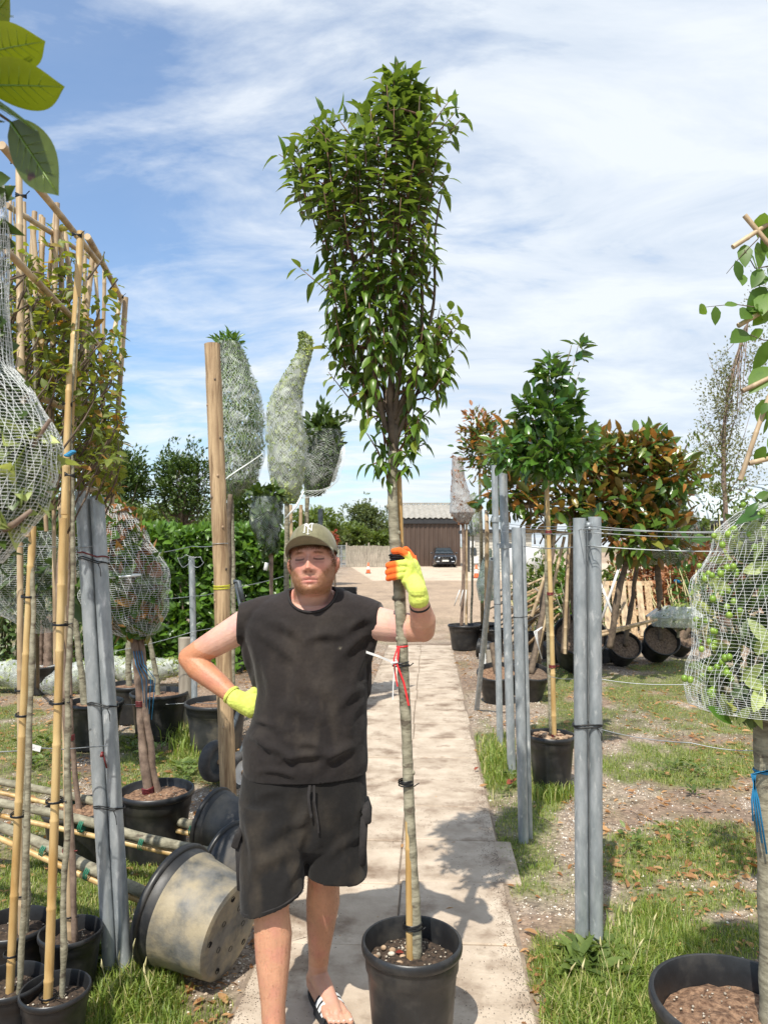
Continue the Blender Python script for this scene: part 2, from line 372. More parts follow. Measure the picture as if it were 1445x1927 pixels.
def wob(pts, r, amp=.01, n=24, seed=0, bump=.06):
    """smooth wobbly trunk through control points; returns pts, radii"""
    pts = [Vector(p) for p in pts]; k = len(pts)-1; out = []; rs = []; rr = list(r) if hasattr(r, '__len__') else [r]*(k+1)
    for i in range(n+1):
        u = i/n*k; j = min(int(u), k-1); t = u-j
        p0 = pts[max(j-1, 0)]; p1 = pts[j]; p2 = pts[j+1]; p3 = pts[min(j+2, k)]
        q = .5*((2*p1)+(p2-p0)*t+(2*p0-5*p1+4*p2-p3)*t*t+(3*p1-p0-3*p2+p3)*t**3)
        nn = fbm(np.array([[q.x*3+seed, q.y*3, q.z*4.0], [q.x*3+9+seed, q.y*3, q.z*4.]]), 2, seed)
        nb = fbm(np.array([[seed+3., i*.7, 0]]), 2, seed)[0]
        q = q+Vector((nn[0], nn[1], 0))*amp; out.append(q); rs.append((rr[j]*(1-t)+rr[j+1]*t)*(1+bump*nb*2))
    return out, rs
def Rz_tilt(loc, axis=(0, 0, 1), spin=0.0):
    q = Vector((0, 0, 1)).rotation_difference(Vector(axis).normalized())
    return Matrix.Translation(Vector(loc)) @ q.to_matrix().to_4x4() @ Matrix.Rotation(spin, 4, 'Z')
def pot_mesh(r, h, ribs=14, n=56, lip=1.0, soil=.86, bot=.76):
    mb = MB(); rb = r*bot
    def rad(z): return rb+(r*.94-rb)*(z/h)
    p = [(rb*.90, .0), (rb, .006), (rb*1.0, h*.03), (rad(h*.10), h*.10), (rad(h*.35), h*.35), (rad(h*.6), h*.6), (rad(h*.74), h*.74), (rad(h*.76)*1.035, h*.765), (rad(h*.8)*1.04, h*.90),
         (r*.975, h*.905), (r*1.0, h*.915), (r*1.012, h*.95), (r*1.0, h*.99), (r*.975, h), (r*.945, h*.995), (r*.925, h*.96), (rad(h*.8)*.965, h*.8), (rad(h*soil)*.95-.002, h*soil-.03)]
    def mod(i, th):
        if 3 <= i <= 5 and ribs: return 1-.012*(1 if math.sin(th*ribs) > .55 else 0)
        return 1
    mb.lathe(p, n, None, mod)
    mb.lathe([(0.001, .004), (rb*.90, .0)], n)
    return mb, rad(h*soil)*.955, h*soil
def soil_mesh(r, z, seed=0, heap=.015, n=44, rings=16):
    vs = [(0, 0, z+heap)]; fs = []
    for i in range(1, rings+1):
        for j in range(n):
            th = 2*math.pi*j/n; rr = r*i/rings
            x, y = rr*math.cos(th), rr*math.sin(th)
            vs.append((x, y, z+heap*(1-(i/rings)**2)))
    A = np.array(vs); A[:, 2] += fbm(np.c_[A[:, 0]*40+seed, A[:, 1]*40, A[:, 2]*0], 4, seed)*.014
    for j in range(n): fs.append((0, 1+j, 1+(j+1) % n))
    for i in range(rings-1):
        for j in range(n):
            a = 1+i*n; fs.append((a+j, a+n+j, a+n+(j+1) % n, a+(j+1) % n))
    mb = MB(); mb.add([tuple(v) for v in A], fs); return mb
def rockmesh(pts, sizes, seed=1, flat=.7):
    """many little irregular stones (octahedron-like, 8 tris)"""
    n = len(pts); B = np.array([(1, 0, 0), (0, 1, 0), (-1, 0, 0), (0, -1, 0), (0, 0, 1), (0, 0, -1.)])
    T = np.array([(0, 1, 4), (1, 2, 4), (2, 3, 4), (3, 0, 4), (1, 0, 5), (2, 1, 5), (3, 2, 5), (0, 3, 5)])
    g = np.random.default_rng(seed); S = g.uniform(.55, 1.2, (n, 6, 1))*np.asarray(sizes).reshape(-1, 1, 1)
    V = B[None]*S; V[..., 2] *= flat; th = g.uniform(0, 6.28, n); c, s = np.cos(th)[:, None], np.sin(th)[:, None]
    W = np.stack([V[..., 0]*c-V[..., 1]*s, V[..., 0]*s+V[..., 1]*c, V[..., 2]], -1)+np.asarray(pts)[:, None]
    return W.reshape(-1, 3), (T[None]+(np.arange(n)*6)[:, None, None]).reshape(-1, 3)
def add_pot(parent, loc, r, h, axis=(0, 0, 1), mat=None, soilm=None, ribs=14, soil=.86, heap=.015, seed=0, grit=0, holes=False, bot=.76, gm=None, spin=0):
    M = Rz_tilt(loc, axis, spin)
    mb, sr, sz = pot_mesh(r, h, ribs, soil=soil, bot=bot)
    mb.v = [tuple(M @ Vector(v)) for v in mb.v]
    mats = [mat or M_pot]
    if mat is not None and mat is not M_pot: mats.append(M_pot); mb.m = [1 if i < 17*56 and i//56 >= 7 else 0 for i in range(len(mb.f))]
    po = part('pot', mb, mats, parent, autos=50)
    if soilm:
        sm = soil_mesh(sr, sz, seed, heap); sm.v = [tuple(M @ Vector(v)) for v in sm.v]; so = part('soil', sm, soilm, parent)
        if grit:
            g = np.random.default_rng(seed+5); rr = sr*.93*np.sqrt(g.uniform(0, 1, grit)); th = g.uniform(0, 6.28, grit)
            p = np.c_[rr*np.cos(th), rr*np.sin(th), sz+heap*(1-(rr/sr)**2)+.004]
            p = np.array([tuple(M @ Vector(q)) for q in p])[:max(6, grit//2)]; W, T = rockmesh(p, g.uniform(.0015, .0065, len(p))*(1.5 if gm else 1), seed)
            o = link('grit', npmesh('grit', W, T), gm or M_perl, so if so.parent else parent, 'stuff', smooth=False)
    if holes:
        hm = MB(); rb = r*bot
        for k in range(10):
            th = k*.63; q = rb*(.78 if k % 2 else .45)
            hm.lathe([(.0001, 0), (.011, 0), (.011, -.003)][::-1], 12, M @ Matrix.Translation((q*math.cos(th), q*math.sin(th), .0005 if k % 2 else .003)))
            for kk in range(2): pass
        part('drain_hole', hm, M_hole, po, smooth=False)
    return po
M_hole = pm('dark opening', (.002, .002, .002), (.003, .003, .003), 10, .9)
def ties(parent, lst, a, b, r, m=None, name='tie', w=.006, off=(0, 0, 0)):
    """bands round the axis a-b at fractions lst"""
    a = Vector(a); b = Vector(b); d = (b-a).normalized()
    for t in lst:
        c = a.lerp(b, t)+Vector(off); M = Rz_tilt(c, d); mb = MB()
        for k in (-1, 0, 1):
            mb.lathe([(r*1.02, k*w*.9-w*.4), (r*1.12, k*w*.9), (r*1.02, k*w*.9+w*.4)], 14, M @ Matrix.Rotation(.08*k, 4, 'X'))
        q = c+Vector((r*1.1, -r*.5, 0)); mb.tube([q, q+Vector((.02, -.01, .006))], .0022, 5)
        part(name, mb, m or M_rubber, parent)
def bag_surface(ctrl, Y, depth=1.0, nseg=40, nr=36, seed=0, amp=.06, dy=0.0):
    """ctrl: [(px,py,halfwidth_px)] bottom to top or top to bottom at distance Y -> callable S(u,th,k)"""
    C = np.array([list(P(a, b, Y+dy*i/(len(ctrl)-1))) for i, (a, b, c) in enumerate(ctrl)]); R = np.array([c*mpp(Y) for a, b, c in ctrl]); t = np.linspace(0, 1, len(ctrl))
    def S(u, th, k=1.0):
        u = np.asarray(u, float); th = np.asarray(th, float)
        c = np.stack([np.interp(u, t, C[:, i]) for i in range(3)], -1); r = np.interp(u, t, R)
        r0 = r
        nz = fbm(np.stack([np.cos(th)*1.6+seed, np.sin(th)*1.6, c[..., 2]*7], -1), 3, seed)
        r = r*(1+amp*2*nz)*k
        return c+np.stack([np.cos(th)*r, np.sin(th)*r*depth, 0*r], -1)
    S.len = float(np.linalg.norm(np.diff(C, axis=0), axis=1).sum()); S.R = R
    return S
def bag_shell(S, m, parent, name='netting', nu=36, nv=48, k=1.03, u0=0, u1=1):
    u = np.linspace(u0, u1, nv); th = np.linspace(0, 2*np.pi, nu+1)
    U, T = np.meshgrid(u, th, indexing='ij'); V = S(U, T, k).reshape(-1, 3)
    i, j = np.meshgrid(np.arange(nv-1), np.arange(nu), indexing='ij'); a = (i*(nu+1)+j).ravel(); F = np.stack([a, a+1, a+nu+2, a+nu+1], -1)
    me = npmesh(name, V, F); uvl = me.uv_layers.new(name='UVMap'); li = np.zeros(len(me.loops), np.int32); me.loops.foreach_get('vertex_index', li)
    uv = np.stack([(T/(2*np.pi)).ravel()[li], U.ravel()[li]], -1); uvl.data.foreach_set('uv', uv.astype(np.float32).ravel())
    return link(name, me, m, parent, 'stuff')
def bag_strands(S, m, parent, n=44, twist=2.2, r=.0012, k=1.04, seg=70, name='netting', rings=0, u0=0, u1=1, jit=.12):
    """knotted net: real threads wound both ways round the bag"""
    A = []; Fs = []; o = 0; g = np.random.default_rng(int(n*7))
    def strand(u, th, rr):
        nonlocal o
        p = S(u, th, k+.012*np.sin(th*5+u*30)); t = nrm(np.gradient(p, axis=0)); a = nrm(np.cross(t, np.array([.3, .1, .95]))); b = np.cross(t, a); s = len(p)
        ring = np.stack([p+rr*(a*math.cos(q)+b*math.sin(q)) for q in (0, 2.094, 4.189)], 1); A.append(ring.reshape(-1, 3))
        i, j = np.meshgrid(np.arange(s-1), np.arange(3), indexing='ij'); q0 = (i*3+j).ravel(); q1 = (i*3+(j+1) % 3).ravel()
        Fs.append(np.stack([q0, q1, q1+3, q0+3], -1)+o); o += s*3
    for sg in (-1, 1):
        for i in range(n):
            u = np.linspace(u0, u1, seg); th = 2*np.pi*(i+g.uniform(-.2, .2))/n+sg*twist*u+jit*.35*fbm(np.stack([u*5, u*0+i*.12, u*0+sg], -1), 2, 3)
            strand(u, th, r)
    for i in range(rings):
        th = np.linspace(0, 2*np.pi, seg); uu = u0+(u1-u0)*(i+.5)/rings; u = uu+.008*np.sin(th+i*.15)+.012*fbm(np.stack([np.cos(th)*2, np.sin(th)*2, th*0+i*.08], -1), 2, 5)
        strand(np.clip(u, 0, 1), th, r)
    return link(name, npmesh(name, np.concatenate(A), np.concatenate(Fs)), m, parent, 'stuff')
def bag_leaves(S, n, ln, tpl, m, parent, name='leaves', rmin=.5, up=.9, out=.35, seed=0, u0=0, u1=1, k1=.99):
    g = np.random.default_rng(seed+77); u = g.uniform(u0, u1, n); th = g.uniform(0, 2*np.pi, n); k = np.sqrt(g.uniform(rmin**2, k1**2, n))
    p = S(u, th, k); radial = np.stack([np.cos(th), np.sin(th), 0*th], -1); d = nrm(g.normal(size=(n, 3))*.45+radial*out*.4+np.array([0, 0, up])); upv = nrm(radial+g.normal(size=(n, 3))*.35)
    L = g.uniform(.7, 1.2, n)*ln; p = p-d*L[:, None]*.5
    return leaves(name, p, d, upv, L, tpl, m, parent)
def crown(parent, C, R, n, ln, tpl, m, seed=0, name='leaves', hollow=.3, up=.35, lump=.35, droop=0., fs=1.0, trim=None):
    """foliage spread through an uneven ellipsoid volume, thinned in lumps"""
    g = np.random.default_rng(seed+11); C = np.array(C); R = np.array(R); P_ = []; need = n; D = []
    while need > 0:
        k = need*3+200; q = g.normal(size=(k, 3)); q = nrm(q); rad = g.uniform(hollow**2, 1, k)**.5
        lim = 1+lump*fbm(q*2.2*fs+seed, 3, seed)*1.6
        p = C+q*R*(rad*lim)[:, None]; keep = fbm(p*(2.6/max(R))*fs*1.6+seed*3, 3, seed+5) > -.16+.2*(rad-.6)
        p = p[keep][:need]; P_.append(p); D.append(q[keep][:need]); need -= len(p)
    p = np.concatenate(P_); q = np.concatenate(D)
    d = nrm(q*.8+g.normal(size=p.shape)*.6+np.array([0, 0, up-droop])); upv = nrm(g.normal(size=p.shape)*.5+np.array([0, 0, 1.])+q*.4)
    if trim is not None: kk = trim(p); p, d, upv = p[kk], d[kk], upv[kk]
    return leaves(name, p, d, upv, g.uniform(.7, 1.25, len(p))*ln, tpl, m, parent)
def branches(mb, base, C, R, n, r0, seed=0, g0=.3):
    rnd = random.Random(seed); base = Vector(base)
    for i in range(n):
        q = Vector((rnd.gauss(0, 1), rnd.gauss(0, 1), rnd.gauss(.3, .8))).normalized(); t = Vector(C)+Vector((q.x*R[0], q.y*R[1], q.z*R[2]))*rnd.uniform(.6, .98)
        mid = base.lerp(t, .5)+Vector((rnd.uniform(-.1, .1)*R[0], rnd.uniform(-.1, .1)*R[1], -.08*R[2])); s = Vector(base).lerp(Vector(C), rnd.uniform(0, g0*2))
        p, rs = wob([s, mid, t], [r0, r0*.6, r0*.15], .01*max(R), 7, seed+i); mb.tube(p, rs, 5)
TPL0 = leaf_tpl(0, .5); TPL1 = leaf_tpl(1, .48); TPL2 = leaf_tpl(2, .36, .22, .3)
TPLr = leaf_tpl(1, .6, .15, .15); TPLbig = leaf_tpl(2, .42, .14, .16); TPLcam = leaf_tpl(2, .52, .2, .16); TPLmag = leaf_tpl(2, .42, .18, .12)
L_main = leafmat('glossy laurel leaf', (.030, .070, .009), (.125, .22, .025), (.075, .125, .03), (.13, .20, .045), rough=.33, trans=.32, odd=(.19, .21, .03), oddp=.93)
L_beech = leafmat('beech leaf', (.09, .13, .02), (.20, .24, .045), rough=.5, trans=.4, odd=(.30, .15, .04), oddp=.88)
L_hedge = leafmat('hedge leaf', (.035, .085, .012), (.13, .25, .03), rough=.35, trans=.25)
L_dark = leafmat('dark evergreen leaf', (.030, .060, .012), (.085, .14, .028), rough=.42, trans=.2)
L_mid = leafmat('mid green leaf', (.06, .10, .02), (.16, .22, .05), rough=.5, trans=.3)
L_far = leafmat('far tree leaf', (.07, .10, .04), (.15, .19, .08), rough=.6, trans=.3)
L_net = leafmat('leaf pressed in net', (.035, .085, .025), (.25, .35, .11), rough=.45, trans=.3)
L_netl = leafmat('pale leaf pressed in net', (.08, .13, .04), (.48, .56, .20), rough=.5, trans=.3)
L_cam = leafmat('camellia leaf', (.022, .07, .010), (.09, .19, .025), (.06, .13, .03), (.10, .17, .04), rough=.24, trans=.22)
L_mag = leafmat('magnolia leaf', (.035, .085, .014), (.11, .19, .03), (.075, .115, .03), (.30, .15, .05), rough=.26, trans=.2, odd=(.58, .24, .08), oddp=.86)
L_rust = leafmat('rusty leaf', (.20, .08, .03), (.42, .20, .10), rough=.55, trans=.2)
L_brown = leafmat('dead leaf', (.25, .11, .04), (.50, .30, .14), rough=.7, trans=.3)
L_red = leafmat('red shrub leaf', (.22, .03, .02), (.30, .08, .04), rough=.5, trans=.3)
L_horn = leafmat('hornbeam leaf', (.06, .13, .02), (.15, .26, .05), rough=.45, trans=.4)
L_birch = leafmat('birch leaf', (.10, .12, .05), (.22, .23, .12), rough=.5, trans=.35)
L_fore = leafmat('large foreground leaf', (.07, .10, .008), (.12, .15, .010), (.12, .15, .012), (.14, .17, .02), rough=.33, trans=.34, tcol=(.30, .36, .01))
L_forespot = leafmat('spotted foreground leaf', (.05, .08, .008), (.06, .09, .01), (.07, .10, .012), (.08, .11, .014), rough=.4, trans=.22, spots=(.05, .02, .008))
L_grass = leafmat('grass blade', (.085, .15, .022), (.26, .34, .065), rough=.5, trans=.35, odd=(.50, .44, .22), oddp=.74)
L_olive = leafmat('green fruit', (.16, .27, .03), (.26, .38, .06), rough=.3, trans=.05)
# ------------------------------------------------------------------ ground
def path_c(Y): return -0.01+0.062*(Y-2.6)
PATH_HW = .535
GR = [  # grass patches: px box on the ground, strength, blade height (m)
 (870, 1365, 975, 1500, 1.0, .07), (930, 1440, 1060, 1540, .8, .07), (1110, 1250, 1480, 1325, 1.1, .05), (1090, 1330, 1500, 1392, .9, .05), (1110, 1395, 1500, 1475, 1.0, .06),
 (1100, 1545, 1500, 1655, 1.0, .055), (1130, 1690, 1290, 1720, .5, .04), (1000, 1330, 1100, 1400, .6, .05), (930, 1500, 1060, 1690, .75, .045), (1000, 1735, 1330, 2080, 1.5, .13), (1150, 1660, 1460, 1720, .45, .04), (985, 1770, 1060, 1990, .9, .07), (1280, 1725, 1500, 1800, .6, .05),
 (990, 1600, 1100, 1720, .35, .04), (1000, 1240, 1110, 1330, .8, .05),
 (-80, 1320, 140, 1490, 1.0, .05), (190, 1375, 460, 1490, .8, .05), (310, 1360, 400, 1440, 1.5, .11), (120, 1775, 400, 2080, 1.3, .10), (330, 1830, 470, 1990, .6, .06), (-100, 1550, 300, 1740, .9, .06), (-60, 1240, 120, 1300, .7, .05), (-300, 1300, 0, 1600, .7, .05),
 (380, 1430, 470, 1500, .4, .04)]
def px_of(x, y):
    Yc = y*math.cos(PITCH)-HC*math.sin(PITCH); Z = -y*math.sin(PITCH)-HC*math.cos(PITCH)
    return CXP+FPX*x/Yc, CYP-FPX*Z/Yc
def gmask(x, y):
    """grass density and blade height on the ground"""
    x = np.asarray(x, float); y = np.asarray(y, float); ys = np.maximum(y, .6); a, b = px_of(x, ys); m = np.zeros_like(x); h = np.zeros_like(x)+.04; wq = 1.5*fbm(np.stack([x*3.1, y*2.4, 0*x], -1), 4, 27)
    for x0, y0, x1, y1, s, hh in GR:
        q = ((a-(x0+x1)/2)/((x1-x0)/2))**2+((b-(y0+y1)/2)/((y1-y0)/2))**2+wq-.15; v = s*np.clip(1.25-q, 0, 1); h = np.where(v > m, hh, h); m = np.maximum(m, v)
    p = np.stack([x, y, 0*x], -1)
    far = (y > 1) & ((x > 9) | (x < -5)); m = np.where(far, np.maximum(m, .6), m)
    n = fbm(p*2.2, 4, 21); n2 = fbm(p*7, 3, 22); m = m*(1+1.1*n+.8*n2)+.30*np.clip(n+n2, 0, 1)
    c = path_c(y); m = np.where((np.abs(x-c) < PATH_HW+.015) & (y < 12.6), 0, m)
    yard = np.clip((y-15)/4, 0, 1)*np.clip((x+3.5)/2, 0, 1)*np.clip((60-x)/2, 0, 1); m = m*(1-yard)
    return np.clip(m, 0, 1.3), h
def gz(x, y):
    x = np.asarray(x, float); y = np.asarray(y, float); p = np.stack([x*1.7, y*1.7, 0*x], -1)
    z = .018*fbm(p, 3, 31)+.006*fbm(p*6, 2, 32)-.006; d = np.abs(x-path_c(y)); near = np.clip((d-PATH_HW)/.25, 0, 1)
    z = np.where((y < 12.7), z*near-.016*(1-near), z)
    return np.where(y > 40, z*.3, z)
def axisgrid(parts):
    out = [parts[0][0]]
    for a, b, s in parts: out += list(np.linspace(a, b, max(2, int(round((b-a)/s))+1))[1:])
    return np.array(out)
gx = axisgrid([(-900, -100, 100), (-100, -20, 8), (-20, -7, 1), (-7, -4, .2), (-4, 5.5, .035), (5.5, 9, .2), (9, 25, 1), (25, 100, 8), (100, 900, 100)])
gy = axisgrid([(-60, -5, 5), (-5, 1.0, .5), (1.0, 7, .035), (7, 14, .08), (14, 30, .3), (30, 70, 1), (70, 150, 8), (150, 1400, 100)])
XX, YY = np.meshgrid(gx, gy, indexing='ij'); ZZ = gz(XX, YY)
nx, ny = XX.shape; ii, jj = np.meshgrid(np.arange(nx-1), np.arange(ny-1), indexing='ij'); a_ = (ii*ny+jj).ravel()
gme = npmesh('ground', np.stack([XX, YY, ZZ], -1).reshape(-1, 3), np.stack([a_, a_+ny, a_+ny+1, a_+1], -1))
gm_, gh_ = gmask(XX, YY)
pp = np.stack([XX, YY, 0*XX], -1)
n1 = fbm(pp*1.3, 4, 41)[..., None]; n2 = fbm(pp*9, 3, 42)[..., None]
dirt = np.array([.25, .18, .13])*(1+.35*n1+.25*n2); grav = np.array([.36, .30, .24])*(1+.2*n2)
gcol = np.where(fbm(pp*1.9, 3, 43)[..., None] > 0, dirt, grav*.6+dirt*.4)
yardc = np.array([.38, .285, .20])*(1+.22*n1+.12*n2); conc = np.array([.56, .46, .35])*(1+.06*n1)
yk = np.clip((YY-12)/5, 0, 1)[..., None]*np.clip((XX+3.5)/2, 0, 1)[..., None]; gcol = gcol*(1-yk)+yardc*yk
pxx, pyy = px_of(XX, np.maximum(YY, 1.)); ck = ((YY > 36) & (YY < 72) & (XX > -.5-.09*(YY-36)) & (XX < 30)).astype(float)[..., None]; gcol = gcol*(1-ck)+conc*ck
turf = np.array([.13, .15, .045])*(1+.3*n2); gk = np.clip(gm_*1.5, 0, 1)[..., None]*.85; gcol = gcol*(1-gk)+turf*gk
damp = np.clip(fbm(pp*.8, 3, 44)[..., None]-.25, 0, 1)*.8; gcol = gcol*(1-damp)
ca = gme.color_attributes.new('Col', 'FLOAT_COLOR', 'POINT'); ca.data.foreach_set('color', np.concatenate([np.clip(gcol, .01, 1), np.ones_like(gcol[..., :1])], -1).reshape(-1).astype(np.float32))
M_ground = pm('earth and gravel', (.62, .60, .58), (1.35, 1.33, 1.3), 34, .95, .012, 45, attr='Col', det=8, c3=(.42, .40, .38), s3=15, t3=(.55, .70))
ground = link('ground', gme, M_ground, None, 'structure')
# ------------------------------------------------------------------ slabs of the path: each slab a piece
M_slab = pm('concrete slab', (.36, .285, .212), (.55, .46, .36), 4.2, .9, .003, 70, det=10, c3=(.20, .14, .095), s3=4.0, t3=(.51, .68), coord='Object')
M_slab.node_tree.nodes  # grain
pb = MB(); n = 40
for i in range(n):
    y0 = -.6+13.3*i/n; y1 = -.6+13.3*(i+1)/n
    pb.add([(path_c(y0)-PATH_HW-.02, y0, -.012), (path_c(y0)+PATH_HW+.02, y0, -.012), (path_c(y1)+PATH_HW+.02, y1, -.012), (path_c(y1)-PATH_HW-.02, y1, -.012)], [(0, 1, 2, 3)])
M_joint = pm('gritty joint bed', (.17, .13, .10), (.28, .22, .16), 30, .95)
path = part('path', pb, M_joint, None, 'structure')
jy = [-.02, .52, 1.05, 1.58, 2.11, 2.64, 3.21, 3.79, 4.32, 4.86]; 
while jy[-1] < 12.6: jy.append(jy[-1]+.56)
rn = random.Random(3)
for i in range(len(jy)-1):
    for c in (0, 1):
        y0, y1 = jy[i]+.003, jy[i+1]-.003; ym = (y0+y1)/2; cc = path_c(ym)
        split = cc+.01+(.0 if i % 3 else .012); x0, x1 = (cc-PATH_HW+rn.uniform(-.008, .004), split-.004) if c == 0 else (split+.004, cc+PATH_HW+rn.uniform(-.006, .008))
        if c == 1 and i == 7: x1 += .09
        me_ = MB(); tz = rn.uniform(-.003, .0035)
        me_.box(((x0+x1)/2, ym, tz-.02), (x1-x0, y1-y0, .04), Matrix.Rotation(-.0619+rn.uniform(-.006, .006), 3, 'Z'), .005)
        o = part('slab', me_, M_slab, path, smooth=False)
# ------------------------------------------------------------------ grass, pebbles, litter
def scatter(n, x0, x1, y0, y1, seed, pw=1.0):
    g = np.random.default_rng(seed); y = y0+(y1-y0)*g.uniform(0, 1, n)**pw; w = y*.62+.5
    x = g.uniform(-1, 1, n)*w; k = (x > x0) & (x < x1); return x[k], y[k], g
def grass(name, x, y, h, g, wid=.0035, bend=.5):
    n = len(x); z = gz(x, y)-.004; th = g.uniform(0, 6.283, n); b = np.stack([np.cos(th), np.sin(th), 0*th], -1); s = np.stack([-np.sin(th), np.cos(th), 0*th], -1)
    L = h*g.uniform(.5, 1.5, n); be = g.uniform(.1, 1, n)*bend; w = (wid*g.uniform(.6, 1.3, n))[:, None]; o = np.stack([x, y, z], -1); up = np.array([0, 0, 1.])
    p1 = o+up*(L*.55)[:, None]+b*(L*be*.25)[:, None]; p2 = o+up*(L*(1-.35*be))[:, None]+b*(L*be*.9)[:, None]
    V = np.stack([o-s*w, o+s*w, p1+s*w*.8, p1-s*w*.8, p2], 1).reshape(-1, 3); k = (np.arange(n)*5)[:, None]
    return npmesh(name, V, [np.array([[3, 2, 4]])+k, np.array([[0, 1, 2, 3]])+k])
x, y, g = scatter(1500000, -7, 9.5, 1.6, 13.5, 5, 1.25)
m, h = gmask(x, y); dens = np.clip(m-.12, 0, 1.2)**1.15*(h/.05)**-.3*np.minimum(1, 3/np.maximum(y, 1)+.25); k = g.uniform(0, 1, len(x)) < dens*.60
x, y, h = x[k], y[k], h[k]; print('grass blades', len(x))
lg = link('grass', grass('grass', x, y, h*.52, g, wid=.0019, bend=.9), L_grass, None, 'stuff', 'patchy green grass growing through the trodden gravel beside the slab path'); lg['category'] = 'grass'
# taller tufts
def tuft(name, boxes, n, hgt, seed, label, wid=.003, heads=0):
    g = np.random.default_rng(seed); X = []; Y = []
    for (a0, b0, a1, b1) in boxes:
        k = n//len(boxes); a = g.normal((a0+a1)/2, (a1-a0)/4, k); b = g.normal((b0+b1)/2, (b1-b0)/4, k)
        q = np.array([list(G(u, max(v, 1100)))[:2] for u, v in zip(a, b)]); X.append(q[:, 0]); Y.append(q[:, 1])
    x = np.concatenate(X); y = np.concatenate(Y); ok = np.abs(x-path_c(y)) > PATH_HW+.02; x, y = x[ok], y[ok]
    o = link(name, grass(name, x, y, np.full(len(x), hgt), g, wid=wid, bend=.9), L_grass, None, 'stuff', label); o['category'] = 'grass tuft'
    if heads:
        mb = MB()
        for i in range(heads):
            j = int(g.integers(len(x))); p0 = Vector((x[j], y[j], 0)); p1 = p0+Vector((g.uniform(-.06, .06), g.uniform(-.05, .05), hgt*g.uniform(1.5, 2.4)))
            mb.tube([p0, p0.lerp(p1, .5)+Vector((0, 0, .01)), p1], [.0012, .001, .0008], 4); mb.tube([p1, p1+(p1-p0).normalized()*.015, p1+(p1-p0).normalized()*.04+Vector((.006, 0, 0))], [.001, .0045, .0008], 5)
        part('seed_head', mb, M_straw, o, 'stuff')
    return o
M_straw = pm('dry straw', (.40, .36, .16), (.60, .54, .30), 30, .7)
tuft('grass_tuft', [(1030, 1790, 1250, 1990), (1130, 1760, 1230, 1850)], 4200, .085, 9, 'tall lush grass tuft round the foot of the right pipe post', .004, 14)
tuft('grass_tuft', [(180, 1800, 330, 1940), (240, 1770, 300, 1850)], 3200, .08, 10, 'long pale seeding grass round the foot of the left pipe post', .0035, 26)
tuft('grass_tuft', [(320, 1370, 395, 1420)], 800, .16, 11, 'bright grass clump at the foot of the short wooden post', .005)
tuft('grass_tuft', [(900, 1390, 960, 1470), (1000, 1480, 1075, 1510)], 1300, .09, 12, 'grass growing round the posts and the camellia pot', .004)
tuft('grass_tuft', [(1400, 1440, 1330, 1470)], 10, .1, 13, 'short weeds by the netted tree')if False else None
def weeds(name, boxes, n, ln, seed, label, m=None):
    g = np.random.default_rng(seed); pos = []; dd = []; 
    for (a0, b0, a1, b1) in boxes:
        for k in range(n):
            q = G(g.uniform(a0, a1), g.uniform(b0, b1)); nl = 9
            th = g.uniform(0, 6.28, nl); pos.append(np.stack([q.x+.02*np.cos(th), q.y+.02*np.sin(th), np.full(nl, .012)+g.uniform(0, .05, nl)], -1)); dd.append(np.stack([np.cos(th), np.sin(th), g.uniform(.1, 1.0, nl)], -1))
    p = np.concatenate(pos); d = nrm(np.concatenate(dd)); up = nrm(np.array([0, 0, 1.])+g.normal(size=p.shape)*.3)
    o = leaves(name, p, d, up, g.uniform(.6, 1.3, len(p))*ln, TPLbig, m or L_mid, None, 'stuff', label); o['category'] = 'weeds'; return o
weeds('weeds', [(1180, 1560, 1290, 1620), (1230, 1440, 1400, 1470), (1290, 1440, 1340, 1500), (940, 1440, 1000, 1500)], 8, .045, 4, 'low broad leaved weeds among the grass on the right')
weeds('weeds', [(120, 1805, 190, 1850), (1080, 1800, 1150, 1850)], 16, .085, 6, 'leafy dock weeds beside the pots and posts in front')
weeds('weeds', [(240, 1390, 300, 1440), (330, 1440, 400, 1480), (20, 1400, 120, 1460)], 18, .06, 7, 'low weeds on the left behind the pipes')
x, y, g = scatter(430000, -7, 9, 1.6, 13, 15, 1.1)
m, h = gmask(x, y); n_ = fbm(np.stack([x*1.9, y*1.9, 0*x], -1), 3, 43); ok = (np.abs(x-path_c(y)) > PATH_HW+.03) & (g.uniform(0, 1, len(x)) < np.clip(.7-m*1.1, .05, 1)*(.22+.55*(n_ < .05)))
x, y = x[ok], y[ok]; sz = g.uniform(.002, .007, len(x))*g.choice([1, 1, 1, 1, 1.9], len(x)); W_, T_ = rockmesh(np.stack([x, y, gz(x, y)+.002], -1), sz, 3, .55)
M_peb = nodes('pebble')[0]
def mk_peb(m):
    N, L = m.node_tree.nodes, m.node_tree.links; out = N.new('ShaderNodeOutputMaterial'); b = N.new('ShaderNodeBsdfPrincipled'); b.inputs['Roughness'].default_value = .75
    ge = N.new('ShaderNodeNewGeometry'); rp = N.new('ShaderNodeValToRGB'); e = rp.color_ramp.elements; e[0].color = (.22, .16, .11, 1); e[1].color = (.80, .76, .68, 1)
    k = e.new(.4); k.color = (.40, .31, .22, 1); k = e.new(.75); k.color = (.60, .52, .42, 1); L.new(ge.outputs['Random Per Island'], rp.inputs[0]); L.new(rp.outputs[0], b.inputs['Base Color']); L.new(b.outputs[0], out.inputs[0])
mk_peb(M_peb)
o = link('gravel', npmesh('gravel', W_, T_), M_peb, None, 'stuff', 'pale flint gravel and pebbles strewn over the trodden earth', smooth=False); o['category'] = 'gravel'; print('pebbles', len(x))
